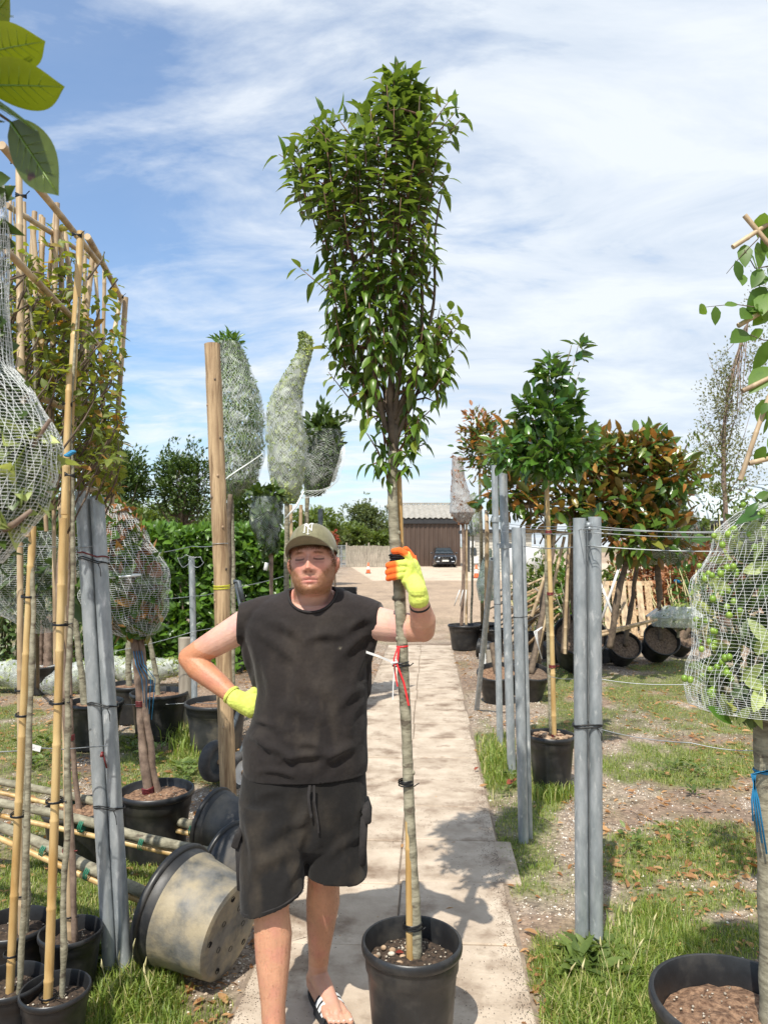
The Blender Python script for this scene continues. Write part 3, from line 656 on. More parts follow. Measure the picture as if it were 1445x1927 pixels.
# crumbs of earth on the slabs
g = np.random.default_rng(19); y = 2.2+10*g.uniform(0, 1, 26000)**1.3; x = path_c(y)+PATH_HW*g.uniform(-1, 1, 26000); ed_ = g.uniform(0, 1, 26000) < .5; x = np.where(ed_, path_c(y)+(PATH_HW-np.abs(g.normal(size=26000))*.045)*np.sign(x-path_c(y)), x); kk = (ed_ & (g.uniform(0, 1, 26000) < .8)) | (fbm(np.stack([x*3, y*3, 0*x], -1), 3, 8) > .12+.35*g.uniform(-1, 1, 26000)); x, y = x[kk], y[kk]
W_, T_ = rockmesh(np.stack([x, y, 0*x+.004], -1), g.uniform(.0007, .0028, len(x)), 4, .6); o = link('soil_crumbs', npmesh('soil_crumbs', W_, T_), M_soil, None, 'stuff', 'crumbs of spilled soil scattered on the concrete slabs', smooth=False); o['category'] = 'soil crumbs'
# dead leaves
g = np.random.default_rng(20); n = 20000; y = 1.9+10*g.uniform(0, 1, n)**1.15; x = g.uniform(-1, 1, n)*(y*.6+.4)
onp = np.abs(x-path_c(y)) < PATH_HW; keep = np.where(onp, g.uniform(0, 1, n) < .035, fbm(np.stack([x*1.4, y*1.4, 0*x], -1), 3, 77) > -.1+.3*g.uniform(-1, 1, n)); x, y = x[keep], y[keep]; n = len(x)
th = g.uniform(0, 6.28, n); d = nrm(np.stack([np.cos(th), np.sin(th), g.normal(size=n)*.22], -1)); up = nrm(np.array([0, 0, 1.])+g.normal(size=(n, 3))*.35)
o = leaves('leaf_litter', np.stack([x, y, gz(x, y)+.014], -1), d, up, g.uniform(.012, .042, n)*g.choice([1, 1, 1, 1, 2.0], n), TPLmag, L_brown, None, 'stuff', 'dry brown fallen leaves scattered over grass and gravel'); o['category'] = 'fallen leaves'
mb = MB()
for i in range(150):
    y = 2.2+9*random.random(); x = random.uniform(-1, 1)*(y*.55+.3)
    if abs(x-path_c(y)) < PATH_HW and random.random() < .6: continue
    a = random.uniform(0, 3.14); L = random.uniform(.04, .2); q = Vector((x, y, float(gz(x, y))+.010)); d = Vector((math.cos(a), math.sin(a), random.uniform(-.03, .08)))
    mb.tube([q-d*L/2, q+Vector((.01, .006, .003)), q+d*L/2], [.0025, .003, .0015], 5)
o = part('sticks', mb, M_barkdark, None, 'stuff', 'thin dry sticks lying on the ground'); o['category'] = 'sticks'
M_redleaf = pm('red dead leaf', (.45, .08, .03), (.6, .16, .06), 30, .5)
for (px, py, ln, cm, lab) in [(953, 1483, .11, L_red, 'red fallen leaf lying in the grass at the slab edge'), (892, 1454, .05, L_red, 'small orange leaf lying on the path slab edge'), (973, 1475, .08, L_olive, 'yellow fallen leaf beside the thin post')]:
    q = G(px, py); o = leaves('fallen_leaf', np.array([[q.x, q.y, .02]]), np.array([[.6, .5, .3]]), np.array([[0, -.3, 1.]]), [ln], TPLmag, cm, None, None, lab); o['category'] = 'leaf'

# ------------------------------------------------------------------ far yard: shed, fence, car, cones, clad building, glasshouse
M_brownsheet = pm('brown profiled sheet', (.080, .052, .038), (.105, .070, .052), 3, .5, stretch=(1, 1, .2), metal=.1)
M_asb = pm('grey corrugated roof', (.26, .245, .21), (.40, .37, .32), 2.5, .85, c3=(.62, .50, .24), s3=.35, t3=(.70, .74))
M_dark = pm('dark eaves', (.018, .018, .02), (.03, .03, .032), 5, .6)
SY = 62.0
def shed():
    a = P(752, 1064, SY); b = P(866, 1064, SY); L_, R_ = a.x-.1, b.x; t = thing('shed', 'brown metal clad shed with pale corrugated roof at the end of the yard', 'shed', ((L_+R_)/2, SY, 0))
    ze = P(800, 983, SY).z; mb = MB(); nn = int((R_-L_)/.28)
    def corr(x0, x1, z0, z1, y0, y1, step, amp, off=(0, 0, 0)):
        xs = []; 
        k = int((x1-x0)/step)
        for i in range(k+1):
            u = x0+(x1-x0)*i/k; ph = i % 4; xs.append((u, amp if ph in (1, 2) else 0))
        vs = [(u, y0-q, z0) for u, q in xs]+[(u, y1-q, z1+ (q if y1 != y0 else 0)) for u, q in xs]; m = len(xs)
        return vs, [(i, i+1, m+i+1, m+i) for i in range(m-1)]
    vs, fs = corr(L_, R_, 0, ze, SY, SY, .095, .07); mb.add(vs, fs); part('wall', mb, M_brownsheet, t, smooth=False)
    mb = MB(); mb.box(((R_-.05), SY+6.2, ze/2), (.1, 12, ze)); mb.box(((L_+.05), SY+6.2, ze/2), (.1, 12, ze)); mb.box(((L_+R_)/2, SY+12, ze/2), (R_-L_, .1, ze)); part('side_wall', mb, M_brownsheet, t, smooth=False)
    mb = MB(); mb.box(((L_+R_)/2, SY-.12, ze+.10), (R_-L_+.3, .28, .42)); part('eaves', mb, M_dark, t, smooth=False)
    zr = P(800, 949, SY+6).z; mb = MB(); k = int((R_-L_+.4)/.11); xs = np.linspace(L_-.2, R_+.2, k); 
    for s, ya, yb in ((0, SY-.35, SY+6), (1, SY+12.3, SY+6)):
        vs = [(u, ya, ze+.36+.06*math.sin(i*math.pi/2)) for i, u in enumerate(xs)]+[(u, yb, zr+.06*math.sin(i*math.pi/2)) for i, u in enumerate(xs)]; mb.add(vs, [(i, i+1, k+i+1, k+i) for i in range(k-1)])
    part('roof', mb, M_asb, t, smooth=False)
    mb = MB(); mb.bar((L_-.2, SY+6, zr+.08), (R_+.2, SY+6, zr+.08), .3, .12); part('ridge_cap', mb, M_asb, t, smooth=False)
    q = P(795, 958, SY+3.4); 
shed()
def palisade():
    t = thing('board_fence', 'weathered close board timber fence left of the brown shed', 'fence', tuple(G(690, 1062)))
    Y = 60.; x0 = P(652, 1060, Y).x; x1 = P(757, 1060, Y).x; zt = P(690, 1027, Y).z; mb = MB(); x = x0; r = random.Random(2)
    while x < x1: mb.box((x, Y, zt/2+r.uniform(-.03, .03)), (.125, .03, zt)); x += .145
    part('boards', mb, M_greywood, t, 'stuff', smooth=False)
    for xx in np.arange(x0, x1, 1.8): m = MB(); m.box((xx, Y+.08, zt/2+.12), (.11, .1, zt+.25)); part('fence_post', m, M_greywood, t, smooth=False)
    m = MB(); m.box(((x0+x1)/2, Y+.04, .5), (x1-x0, .05, .1)); m.box(((x0+x1)/2, Y+.04, 1.2), (x1-x0, .05, .1)); part('rail', m, M_greywood, t, smooth=False)
    t = thing('mesh_gate', 'grey metal mesh gate at the left end of the board fence', 'gate', tuple(G(644, 1062)))
    a = P(634, 1060, 60.5).x; b = P(651, 1060, 60.5).x; m = MB()
    for xx in (a, (a+b)/2, b): m.box((xx, 60.5, zt/2), (.07, .07, zt+.1))
    for z in (.2, zt*.5, zt): m.box(((a+b)/2, 60.5, z), (b-a, .05, .05))
    part('gate_frame', m, M_galv, t, smooth=False); m = MB()
    for i in range(18): xx = a+(b-a)*i/17; m.box((xx, 60.52, zt/2), (.012, .012, zt))
    part('bars', m, M_galv, t, 'stuff', smooth=False)
palisade()
M_paint = pm('black car paint', (.012, .013, .016), (.014, .015, .018), 3, .18, coat=1); M_glass = pm('car glass', (.02, .03, .035), (.03, .04, .05), 4, .05, spec=1.0)
M_chrome = pm('chrome', (.6, .6, .6), (.7, .7, .7), 5, .15, metal=1); M_lamp = pm('headlamp', (.55, .6, .65), (.8, .85, .9), 20, .1); M_plate = pm('number plate', (.7, .7, .62), (.75, .75, .7), 4, .5)
M_tyre = pm('tyre rubber', (.018, .018, .019), (.035, .035, .036), 20, .8); M_dash = pm('pale card behind glass', (.55, .6, .6), (.7, .72, .7), 5, .6)
def car():
    Yf = 58.6; cx = P(838, 1060, Yf).x; t = thing('parked_car', 'black sports utility car parked nose out before the brown shed', 'car', (cx, Yf+2, 0))
    mb = MB(); prof = []   # stations along y: (y, z list with half width)
    st = [(Yf+.0, [(.30, .66), (.45, .80), (.70, .80), (.86, .70)]), (Yf+.18, [(.24, .82), (.5, .90), (.80, .90), (.98, .78)]), (Yf+.7, [(.22, .88), (.5, .92), (.85, .92), (1.06, .80)]), (Yf+1.3, [(.22, .90), (.5, .93), (.95, .92), (1.12, .80)]),
          (Yf+2.6, [(.22, .90), (.5, .93), (.98, .91), (1.16, .80)]), (Yf+4.2, [(.22, .88), (.5, .92), (.98, .9), (1.15, .8)]), (Yf+4.5, [(.35, .7), (.5, .84), (.9, .84), (1.05, .7)])]
    rings = []
    for y, L in st:
        ring = [(cx-w, y, z) for z, w in L]+[(cx+w, y, z) for z, w in reversed(L)]; rings.append(ring)
    vs = [p for r in rings for p in r]; m = 8; fs = []
    for i in range(len(rings)-1):
        for j in range(m): fs.append((i*m+j, i*m+(j+1) % m, (i+1)*m+(j+1) % m, (i+1)*m+j))
    fs += [tuple(range(m)), tuple(reversed(range(len(vs)-m, len(vs))))]; mb.add(vs, fs)
    cab = [(cx-.80, Yf+1.25, 1.10), (cx+.80, Yf+1.25, 1.10), (cx+.82, Yf+4.4, 1.1), (cx-.82, Yf+4.4, 1.1), (cx-.60, Yf+2.05, 1.56), (cx+.60, Yf+2.05, 1.56), (cx+.60, Yf+3.9, 1.58), (cx-.60, Yf+3.9, 1.58)]
    mb.add(cab, [(0, 1, 5, 4), (1, 2, 6, 5), (2, 3, 7, 6), (3, 0, 4, 7), (4, 5, 6, 7)]); part('body', mb, M_paint, t, autos=35)
    def ins(q, d): c = sum((Vector(p) for p in q), Vector())/4; return [Vector(p).lerp(c, .10)+Vector(d) for p in q]
    w = MB(); w.poly(ins([cab[0], cab[1], cab[5], cab[4]], (0, -.012, .012))); part('windscreen', w, M_glass, t, smooth=False)
    w = MB(); w.poly(ins([cab[1], cab[2], cab[6], cab[5]], (.012, 0, 0))); part('side_window', w, M_glass, t, smooth=False)
    w = MB(); w.poly(ins([cab[3], cab[0], cab[4], cab[7]], (-.012, 0, 0))); part('side_window', w, M_glass, t, smooth=False)
    for s in (-1, 1):
        h = MB(); h.prism([(cx+s*.42, Yf-.02, .80), (cx+s*.80, Yf+.10, .92), (cx+s*.82, Yf+.12, .80), (cx+s*.5, Yf-.03, .74)][::s], (0, .04, 0)); part('headlight', h, M_lamp, t, smooth=False)
        h = MB(); h.sphere((cx+s*1.0, Yf+1.35, 1.12), (.11, .07, .08)); part('mirror', h, M_paint, t)
        h = MB(); h.box((cx+s*.60, Yf-.02, .48), (.24, .05, .05)); part('fog_lamp', h, M_lamp, t, smooth=False)
        for yy in (Yf+.85, Yf+3.65):
            h = MB(); Mx = Matrix.Translation((cx+s*.80, yy, .34)) @ Matrix.Rotation(math.pi/2, 4, 'Y'); h.lathe([(.001, -.11), (.30, -.11), (.34, -.08), (.34, .08), (.30, .11), (.001, .11)], 24, Mx); o = part('wheel', h, M_tyre, t)
            h = MB(); h.lathe([(.001, .117*s), (.19, .117*s), (.2, .09*s)], 16, Mx); part('rim', h, M_chrome, o)
    h = MB(); h.prism([(cx-.34, Yf-.025, .84), (cx+.34, Yf-.025, .84), (cx+.2, Yf-.025, .62), (cx-.2, Yf-.025, .62)], (0, .03, 0)); g_ = part('grille', h, M_black, t, smooth=False)
    h = MB(); 
    for s in (-1, 1): h.bar((cx+s*.30, Yf-.045, .84), (cx+s*.10, Yf-.045, .64), .035, .03)
    h.bar((cx-.11, Yf-.045, .645), (cx+.11, Yf-.045, .645), .035, .03)
    Mx = Matrix.Translation((cx, Yf-.05, .74)) @ Matrix.Rotation(math.pi/2, 4, 'X'); h.lathe([(.075, -.01), (.075, .01), (.06, .01), (.06, -.01)], 20, Mx); part('badge', h, M_chrome, t, smooth=False)
    h = MB(); h.box((cx, Yf-.04, .54), (.52, .02, .12)); part('number_plate', h, M_plate, t, smooth=False)
    h = MB(); h.box((cx, Yf-.01, .34), (1.35, .08, .10)); part('bumper_trim', h, M_black, t, smooth=False)
    for s in (-1, 1): h = MB(); h.bar((cx+s*.56, Yf+2.1, 1.63), (cx+s*.56, Yf+3.8, 1.65), .035, .03); part('roof_rail', h, M_chrome, t, smooth=False)
car()
M_cone = pm('orange cone plastic', (.75, .10, .02), (.85, .14, .03), 6, .5)
def cone(px, pyb, hpx, lab, Yo=None):
    q = G(px, pyb); h = hpx*mpp(q.y); t = thing('traffic_cone', lab, 'traffic cone', tuple(q), 'traffic cones in the yard'); x, y = q.x, q.y
    T = Matrix.Translation((x, y, 0)); m = MB(); m.box((x, y, h*.03), (h*.5, h*.5, h*.06), None, h*.01); part('base', m, M_black, t, smooth=False)
    m = MB(); m.lathe([(h*.20, h*.06), (h*.05, h), (.001, h)], 20, T); part('cone_body', m, M_cone, t)
    m = MB(); m.lathe([(h*.161, h*.38), (h*.109, h*.66)], 20, T); part('reflective_sleeve', m, M_white, t)
cone(693, 1079, 20, 'orange traffic cone standing alone in the middle of the dirt yard')
cone(778, 1068, 20, 'red and white cone at the left corner of the shed, nearer the glove')
cone(782, 1066, 21, 'red and white cone at the left corner of the shed, close beside its twin')
cone(896, 1088, 25, 'white banded traffic cone before the pale clad building')
M_clad = pm('pale weathered cladding', (.40, .38, .33), (.52, .50, .44), 4, .8, stretch=(.3, .3, 3))
def clad():
    Y = 48.; x0 = P(884, 1060, Y).x; x1 = P(1000, 1060, Y).x; zt = P(900, 1003, Y).z; t = thing('clad_building', 'low building clad in pale weathered boards right of the shed', 'building', ((x0+x1)/2, Y+2, 0))
    n = 13; 
    w = MB(); w.box(((x0+x1)/2, Y+2.05, zt/2), (x1-x0, 4, zt)); part('wall', w, M_dark, t, smooth=False)
    for i in range(n):
        z = zt*(i+.5)/n; m = MB(); m.box(((x0+x1)/2, Y, z), (x1-x0, .05, zt/n*.9), Matrix.Rotation(-.10, 3, 'X')); part('board', m, M_clad, t, smooth=False)
    m = MB(); m.box(((x0+x1)/2, Y+1.9, zt+.12), (x1-x0+.6, 4.6, .22)); part('roof', m, M_dark, t, smooth=False)
    for (a, b, c, d, mt, nm) in [(884, 1018, 893, 1030, M_white, 'notice'), (885, 1032, 896, 1045, M_glass, 'window'), (890, 1047, 900, 1060, M_white, 'heat_pump')]:
        p, q = P(a, b, Y-.08), P(c, d, Y-.08); m = MB(); m.box(((p.x+q.x)/2, Y-.08, (p.z+q.z)/2), (q.x-p.x, .10, p.z-q.z)); part(nm, m, mt, t, smooth=False)
clad()
M_poly = pm('milky polythene', (.38, .44, .46), (.48, .53, .54), 2.5, .45)
def glasshouse():
    Y = 26.; x0 = P(1282, 985, Y).x; x1 = P(1700, 985, Y).x; ze = P(1300, 984, Y).z; zr = P(1300, 915, Y+5).z
    t = thing('polytunnel', 'low polytunnel with milky sheeting beyond the brush heap on the right', 'polytunnel', ((x0+x1)/2, Y, 0))
    m = MB(); n = 10; vs = []
    for i in range(n+1):
        a = math.pi*i/n; vs += [(x0, Y+5-5*math.cos(a), ze+(zr-ze)*math.sin(a)), (x1, Y+5-5*math.cos(a), ze+(zr-ze)*math.sin(a))]
    m.add(vs, [(2*i, 2*i+1, 2*i+3, 2*i+2) for i in range(n)]); part('roof', m, M_poly, t)
    m = MB(); m.box(((x0+x1)/2, Y, ze/2), (x1-x0, .06, ze)); part('side_wall', m, M_dark, t, smooth=False)
    m = MB(); 
    for i in range(n): m.bar(vs[2*i], vs[2*i+2], .0, .0) if False else None
    for k in range(9):
        xx = x0+(x1-x0)*k/8; m.tube([(xx, Y+5-5*math.cos(math.pi*i/n), ze+(zr-ze)*math.sin(math.pi*i/n)+.03) for i in range(n+1)], .03, 5)
    part('hoop', m, M_galv, t, 'stuff')
    m = MB(); m.bar((x0, Y-.05, ze), (x1, Y-.05, ze), .12, .16); part('gutter_rail', m, M_dark, t, smooth=False)
glasshouse()
# ------------------------------------------------------------------ background trees and hedge
def tree(name, lab, px, pyb, pyt, wpx, Y, n, ln, m, seed, trunk=.12, cz=.62, rz=.46, grp=None, tpl=None, cat='tree', lump=.35, hollow=.3, up=.3):
    b = P(px, pyb, Y); tp = P(px, pyt, Y); H = tp.z; t = thing(name, lab, cat, (b.x, Y, 0), grp); w = wpx*mpp(Y)/2; C = (b.x, Y, b.z*(1-cz)*0+tp.z-(tp.z-b.z)*.5); R = (w, w*.8, (tp.z-b.z)*.5)
    mb = MB(); p, r = wob([(b.x, Y, -.02), (b.x+w*.1, Y, b.z*.7), (b.x, Y, C[2]+R[2]*.5)], [trunk, trunk*.7, trunk*.15], w*.05, 14, seed); mb.tube(p, r, 8); part('trunk', mb, M_barkdark, t)
    mb = MB(); branches(mb, (b.x, Y, max(b.z*.8, .2)), C, R, 14, trunk*.35, seed); part('branches', mb, M_barkdark, t, 'stuff')
    crown(t, C, R, n, ln, tpl or TPL0, m, seed, 'foliage', hollow=hollow, lump=lump, up=up); return t
BT = 'trees beyond the yard'
tree('ash_tree', 'airy grey green tree rising above the hedge left of the shed', 688, 1030, 934, 76, 84, 5200, .42, L_far, 51, .3, grp=BT, lump=.5)
tree('round_tree', 'bushy olive green tree behind the board fence, left of the airy one', 660, 1034, 985, 66, 72, 3600, .38, L_mid, 52, .25, grp=BT)
tree('round_tree', 'low dark tree behind the fence right beside the man’s cap', 640, 1030, 1000, 36, 70, 1800, .36, L_far, 53, .2, grp=BT)
tree('round_tree', 'low green tree between the fence and the staked trunk', 712, 1034, 1001, 40, 76, 2200, .38, L_mid, 54, .25, grp=BT)
tree('round_tree', 'small tree hidden half behind the staked trunk', 738, 1034, 975, 34, 80, 1800, .4, L_far, 55, .25, grp=BT)
tree('photinia_bush', 'bush with red young leaves just right of the cap', 630, 1036, 996, 15, 24, 180, .09, L_red, 56, .04, cat='bush')
tree('evergreen_tree', 'dense dark evergreen tree left of the tall wooden post', 343, 985, 842, 122, 14.5, 5200, .085, L_dark, 57, .09, lump=.3, up=.6)
tree('evergreen_tree', 'dark evergreen tree just behind the right end of the bamboo frame', 228, 965, 848, 120, 14, 4200, .085, L_dark, 58, .08, lump=.35, up=.6)
tree('evergreen_tree', 'low bushy evergreen right of the tall wooden post', 455, 1010, 928, 78, 12, 1800, .08, L_dark, 59, .06, up=.6)
tree('field_tree', 'pale olive tree filling the gap beyond the laurel hedge', 390, 1030, 960, 190, 34, 6000, .2, L_mid, 60, .15, grp='far trees beyond the hedge')
tree('field_tree', 'yellow green bush beyond the hedge by the left pipes', 270, 1040, 950, 170, 30, 6000, .2, L_mid, 61, .15, grp='far trees beyond the hedge')
tree('field_tree', 'distant green tree seen between the netted trees', 590, 1030, 962, 110, 32, 3600, .2, L_mid, 62, .15, grp='far trees beyond the hedge')
tree('field_tree', 'distant dark trees at the far left behind the bamboo', 90, 1080, 930, 260, 26, 6000, .2, L_dark, 63, .15, grp='far trees beyond the hedge')
def hedge(name, lab, x0, x1, y0, y1, z1, n, ln, m, seed, tpl=None):
    t = thing(name, lab, 'hedge', ((x0+x1)/2, (y0+y1)/2, 0)); g = np.random.default_rng(seed); k = n
    u = g.uniform(0, 1, k); v = g.uniform(0, 1, k)**.8; w = g.uniform(0, 1, k); face = g.uniform(0, 1, k); w = np.where(face < .65, w*.25, w)
    x = x0+(x1-x0)*u; top = z1*(1+.13*fbm(np.stack([x*1.6, 0*x, 0*x+seed], -1), 3, seed)+.05*fbm(np.stack([x*7, 0*x, 0*x+seed], -1), 2, seed)); z = .05+(top-.05)*np.where(face > .75, 1-g.exponential(.05, k), v); y = y0+(y1-y0)*w+.12*fbm(np.stack([x*2.5, z*2.5, 0*x], -1), 3, seed+1)*2
    p = np.stack([x, y, np.clip(z, .03, 9)], -1); d = nrm(g.normal(size=p.shape)*.6+np.array([0, -.35, .55])); up = nrm(np.array([0, -.7, .7])+g.normal(size=p.shape)*.5)
    leaves('foliage', p, d, up, g.uniform(.7, 1.3, k)*ln, tpl or TPL1, m, t)
    mb = MB()
    for i in range(60):
        x = g.uniform(x0, x1); y = g.uniform(y0+.15, y1); q = Vector((x, y, 0)); mb.tube([q, q+Vector((g.uniform(-.1, .1), g.uniform(-.1, .1), z1*.5)), q+Vector((g.uniform(-.2, .2), g.uniform(-.2, .1), z1*.93))], [.02, .014, .005], 5)
    part('stems', mb, M_barkdark, t, 'stuff')
hedge('laurel_hedge', 'thick bright green laurel hedge behind the man on the left', -3.9, -.95, 9.8, 11.2, 1.78, 15000, .13, L_hedge, 71)
hedge('laurel_hedge', 'dark low hedge behind the bamboo canes on the left', -7.6, -4.0, 10.2, 11.6, 1.45, 6500, .10, L_dark, 72)
# ------------------------------------------------------------------ posts and wires
def pipe(parent, a, b, r, name='pipe', m=None):
    mb = MB(); a = Vector(a); b = Vector(b); d = (b-a); pts = [a+d*t for t in (0, .25, .5, .75, 1)]
    mb.tube(pts, r, 24, cap=False); M = Rz_tilt(b, d); mb.lathe([(r, 0), (r*.86, 0), (r*.86, -.06), (.0005, -.06)], 24, M); return part(name, mb, m or M_galv, parent, autos=40)
def band(parent, p, q, r, zc, m=None, name='tie', w=.004, loops=2, tail=True, sag=0):
    """a strap pulled round two pipes standing side by side (centres p,q at the strap's height)"""
    p = Vector(p); q = Vector(q); ax = (q-p); ax.z = 0; L = ax.length; ax.normalize(); n = Vector((-ax.y, ax.x, 0)); mb = MB()
    for k in range(loops):
        pts = []; dz = k*w*2.0
        for i in range(13): a = math.pi/2+math.pi*i/12; pts.append(p+ax*math.cos(a)*r+n*math.sin(a)*r)
        for i in range(13): a = -math.pi/2+math.pi*i/12; pts.append(q+ax*math.cos(a)*r+n*math.sin(a)*r)
        pts.append(pts[0]); pts = [Vector((v.x, v.y, v.z+dz+.004*math.sin(i*.5+k))) for i, v in enumerate(pts)]; mb.tube(pts, w, 6)
    if tail: e = q+Vector((.0, -r-.004, 0)); mb.tube([e, e+Vector((.014, -.012, -.02)), e+Vector((.016, -.008, -.05))], w*.7, 5)
    return part(name, mb, m or M_rubber, parent)
# left leaning pair + one behind
A0 = G(213, 1842); A1 = P(155, 925, A0.y); B0 = G(237, 1852); B1 = P(183, 937, B0.y); r_ = .0275
t = thing('pipe_post', 'pair of grey galvanised pipes leaning left, strapped together, in front of the netted magnolia', 'fence post', tuple(A0))
B0 = Vector((A0.x+.0585, A0.y-.005, 0)); B1 = Vector((A1.x+.0585+.004, A1.y-.005, A1.z-.025))
for a, b in ((A0, A1), (B0, B1)): pipe(t, a-Vector((0, 0, .1)), b, r_)
C1 = Vector((A1.x+.035, A1.y+.052, A1.z-.015)); C0 = Vector((A0.x+.035, A0.y+.052, -.1)); pipe(t, C0, C1, .024)
for py, mm, nm in ((1322, M_rubber, 'tie'), (1515, M_rubber, 'tie'), (1050, M_rubber, 'tie')):
    f = (P(0, py, A0.y).z)/A1.z; band(t, A0.lerp(A1, f), B0.lerp(B1, f), r_+.003, 0, mm, nm, .0022, 2)
f = P(0, 1038, A0.y).z/A1.z; band(t, A0.lerp(A1, f), B0.lerp(B1, f), r_+.003, 0, M_darkred, 'red_wire', .003, 1, False)
f = P(0, 1030, A0.y).z/A1.z; mb = MB(); q = A0.lerp(A1, f); mb.tube([q+Vector((-.5, -.45, .0)), q+Vector((-.2, -.16, .004)), q+Vector((0, -.034, 0)), q+Vector((.09, .0, .012)), q+Vector((.095, .07, .014))], .0018, 5); part('wire_loop', mb, M_wire, t)
f = P(0, 1405, A0.y).z/A1.z; q = B0.lerp(B1, f)+Vector((-.03, -.03, 0)); mb = MB(); mb.tube([q, q+Vector((0, -.012, -.015))], .006, 8); mb.tube([q, q+Vector((.02, -.005, -.06))], .0035, 5); part('strap_end', mb, M_darkred, t)
# right pair
A0 = G(1094, 1792); r_ = .0272; A1 = P(1090, 975, A0.y); t = thing('pipe_post', 'pair of tall galvanised pipes strapped together in front on the right', 'fence post', tuple(A0))
D = Vector((.0595, -.002, 0)); pipe(t, A0-Vector((0, 0, .1)), A1, r_); pipe(t, A0+D-Vector((0, 0, .1)), A1+D+Vector((.004, 0, .005)), r_); pipe(t, A0+Vector((.03, .055, -.1)), A1+Vector((.03, .055, -.01)), .022)
f = P(0, 1366, A0.y).z/A1.z; band(t, A0.lerp(A1, f), A0.lerp(A1, f)+D, r_+.003, 0, None, 'tie', .0035, 2)
f = .985; mb = MB(); q = A1+Vector((.03, -.028, -.03)); mb.lathe([(.001, -.008), (.010, -.008), (.012, 0), (.010, .008), (.001, .008)], 10, Rz_tilt(q, (1, -.4, 0))); mb.lathe([(.001, -.01), (.008, -.01), (.008, .01), (.001, .01)], 10, Rz_tilt(q+Vector((.002, -.004, -.016)), (0, -1, 0))); part('clamp_bolt', mb, M_galv, t)
# single posts along the path, right
def single(px0, py0, px1, py1, r, lab, name='pipe_post', cat='fence post', m=None, grp=None):
    a = G(px0, py0); b = P(px1, py1, a.y); t = thing(name, lab, cat, tuple(a), grp); pipe(t, a-Vector((0, 0, .1)), b, r, 'pipe', m); return t, a, b
t, a, b = single(985, 1580, 971, 993, .0285, 'grey pipe post with a slim angle bar behind it, second from the right pair'); pipe(t, a+Vector((.045, .05, -.1)), b+Vector((.045, .05, .0)), .018, 'angle_bar')
ties(t, [.71], a, b, .0285, w=.003)
t, a, b = single(963, 1452, 945, 868, .032, 'tall thick pipe post with a bolted clamp, tallest by the path'); 
f = P(0, 1027, a.y).z/b.z; c = a.lerp(b, f); mb = MB(); mb.lathe([(.036, -.02), (.042, -.02), (.042, .02), (.036, .02)], 20, Rz_tilt(c, b-a)); mb.box(c+Vector((-.045, -.01, 0)), (.03, .03, .035)); mb.box(c+Vector((.05, -.01, 0)), (.03, .03, .035)); part('clamp', mb, M_galv, t, autos=40)
t, a, b = single(941, 1402, 930, 876, .028, 'slimmer tall pipe post tucked behind the tallest one by the path'); ties(t, [.50], a, b, .028, w=.003)
f = P(0, 978, a.y).z/b.z; c = a.lerp(b, f); mb = MB(); mb.lathe([(.03, -.02), (.037, -.02), (.037, .02), (.03, .02)], 20, Rz_tilt(c, b-a)); part('clamp', mb, M_galv, t, autos=40)
a = G(896, 1333); b = P(926, 1052, 6.6); t = thing('brace_pipe', 'slanting brace pipe leaning against the tall posts by the path', 'brace', tuple(a)); pipe(t, a-Vector((0, 0, .05)), b, .026)
t, a, b = single(369, 1396, 361, 1048, .026, 'thin galvanised pipe by the short wooden post on the left')
t, a, b = single(604, 1200, 603, 958, .045, 'dark steel pipe sticking up behind the man’s cap', m=M_galv_dark)
t, a, b = single(1281, 1150, 1279, 858, .075, 'thick dark pipe rising behind the magnolia screen on the right', m=M_galv_dark)
# timber posts
a = G(433, 1512); b = P(400, 648, a.y); t = thing('timber_post', 'tall round brown timber post with yellow string, left of the man', 'wooden post', tuple(a))
mb = MB(); p, rr = wob([a-Vector((0, 0, .2)), a.lerp(b, .5), b], .052, .004, 60, 3, .03); mb.tube(p, rr, 28); part('pole', mb, M_soft, t, autos=50)
kn = random.Random(4)
for k in range(14):
    q = a.lerp(b, .05+.93*k/14+kn.uniform(-.02, .02)); th = kn.uniform(3.6, 5.8); q = q+Vector((math.cos(th), math.sin(th), 0))*.0515; mb = MB(); mb.sphere(q, (.008, .008, .011), None, 10, 6); part('knot', mb, M_barkdark if k % 2 else M_chip, t)
mb = MB(); mb.lathe([(.0005, .001), (.018, .001), (.018, .0015), (.036, .0015), (.036, .001), (.05, .001)], 28, Rz_tilt(b, b-a)); part('end_grain', mb, M_greywood, t)
f = P(0, 1108, a.y).z/b.z; c = a.lerp(b, f); mb = MB()
for k in range(5): mb.lathe([(.0525, k*.006-.002), (.0555, k*.006), (.0525, k*.006+.002)], 24, Rz_tilt(c, b-a) @ Matrix.Rotation(.06*math.sin(k*2), 4, 'X'))
part('string', mb, M_yellow, t)
f = P(0, 1023, a.y).z/b.z; c = a.lerp(b, f); mb = MB(); mb.lathe([(.0525, -.002), (.056, 0), (.0525, .002)], 24, Rz_tilt(c, b-a)); part('wire_loop', mb, M_wire, t)
WP = c
a = G(351, 1383); b = P(349, 1200, a.y); t = thing('timber_post', 'short weathered round wooden post behind the left potted trees', 'wooden post', tuple(a)); mb = MB(); p, rr = wob([a-Vector((0, 0, .1)), b], .062, .003, 8, 5, .01); mb.tube(p, rr, 22); part('pole', mb, M_greywood, t, autos=50)
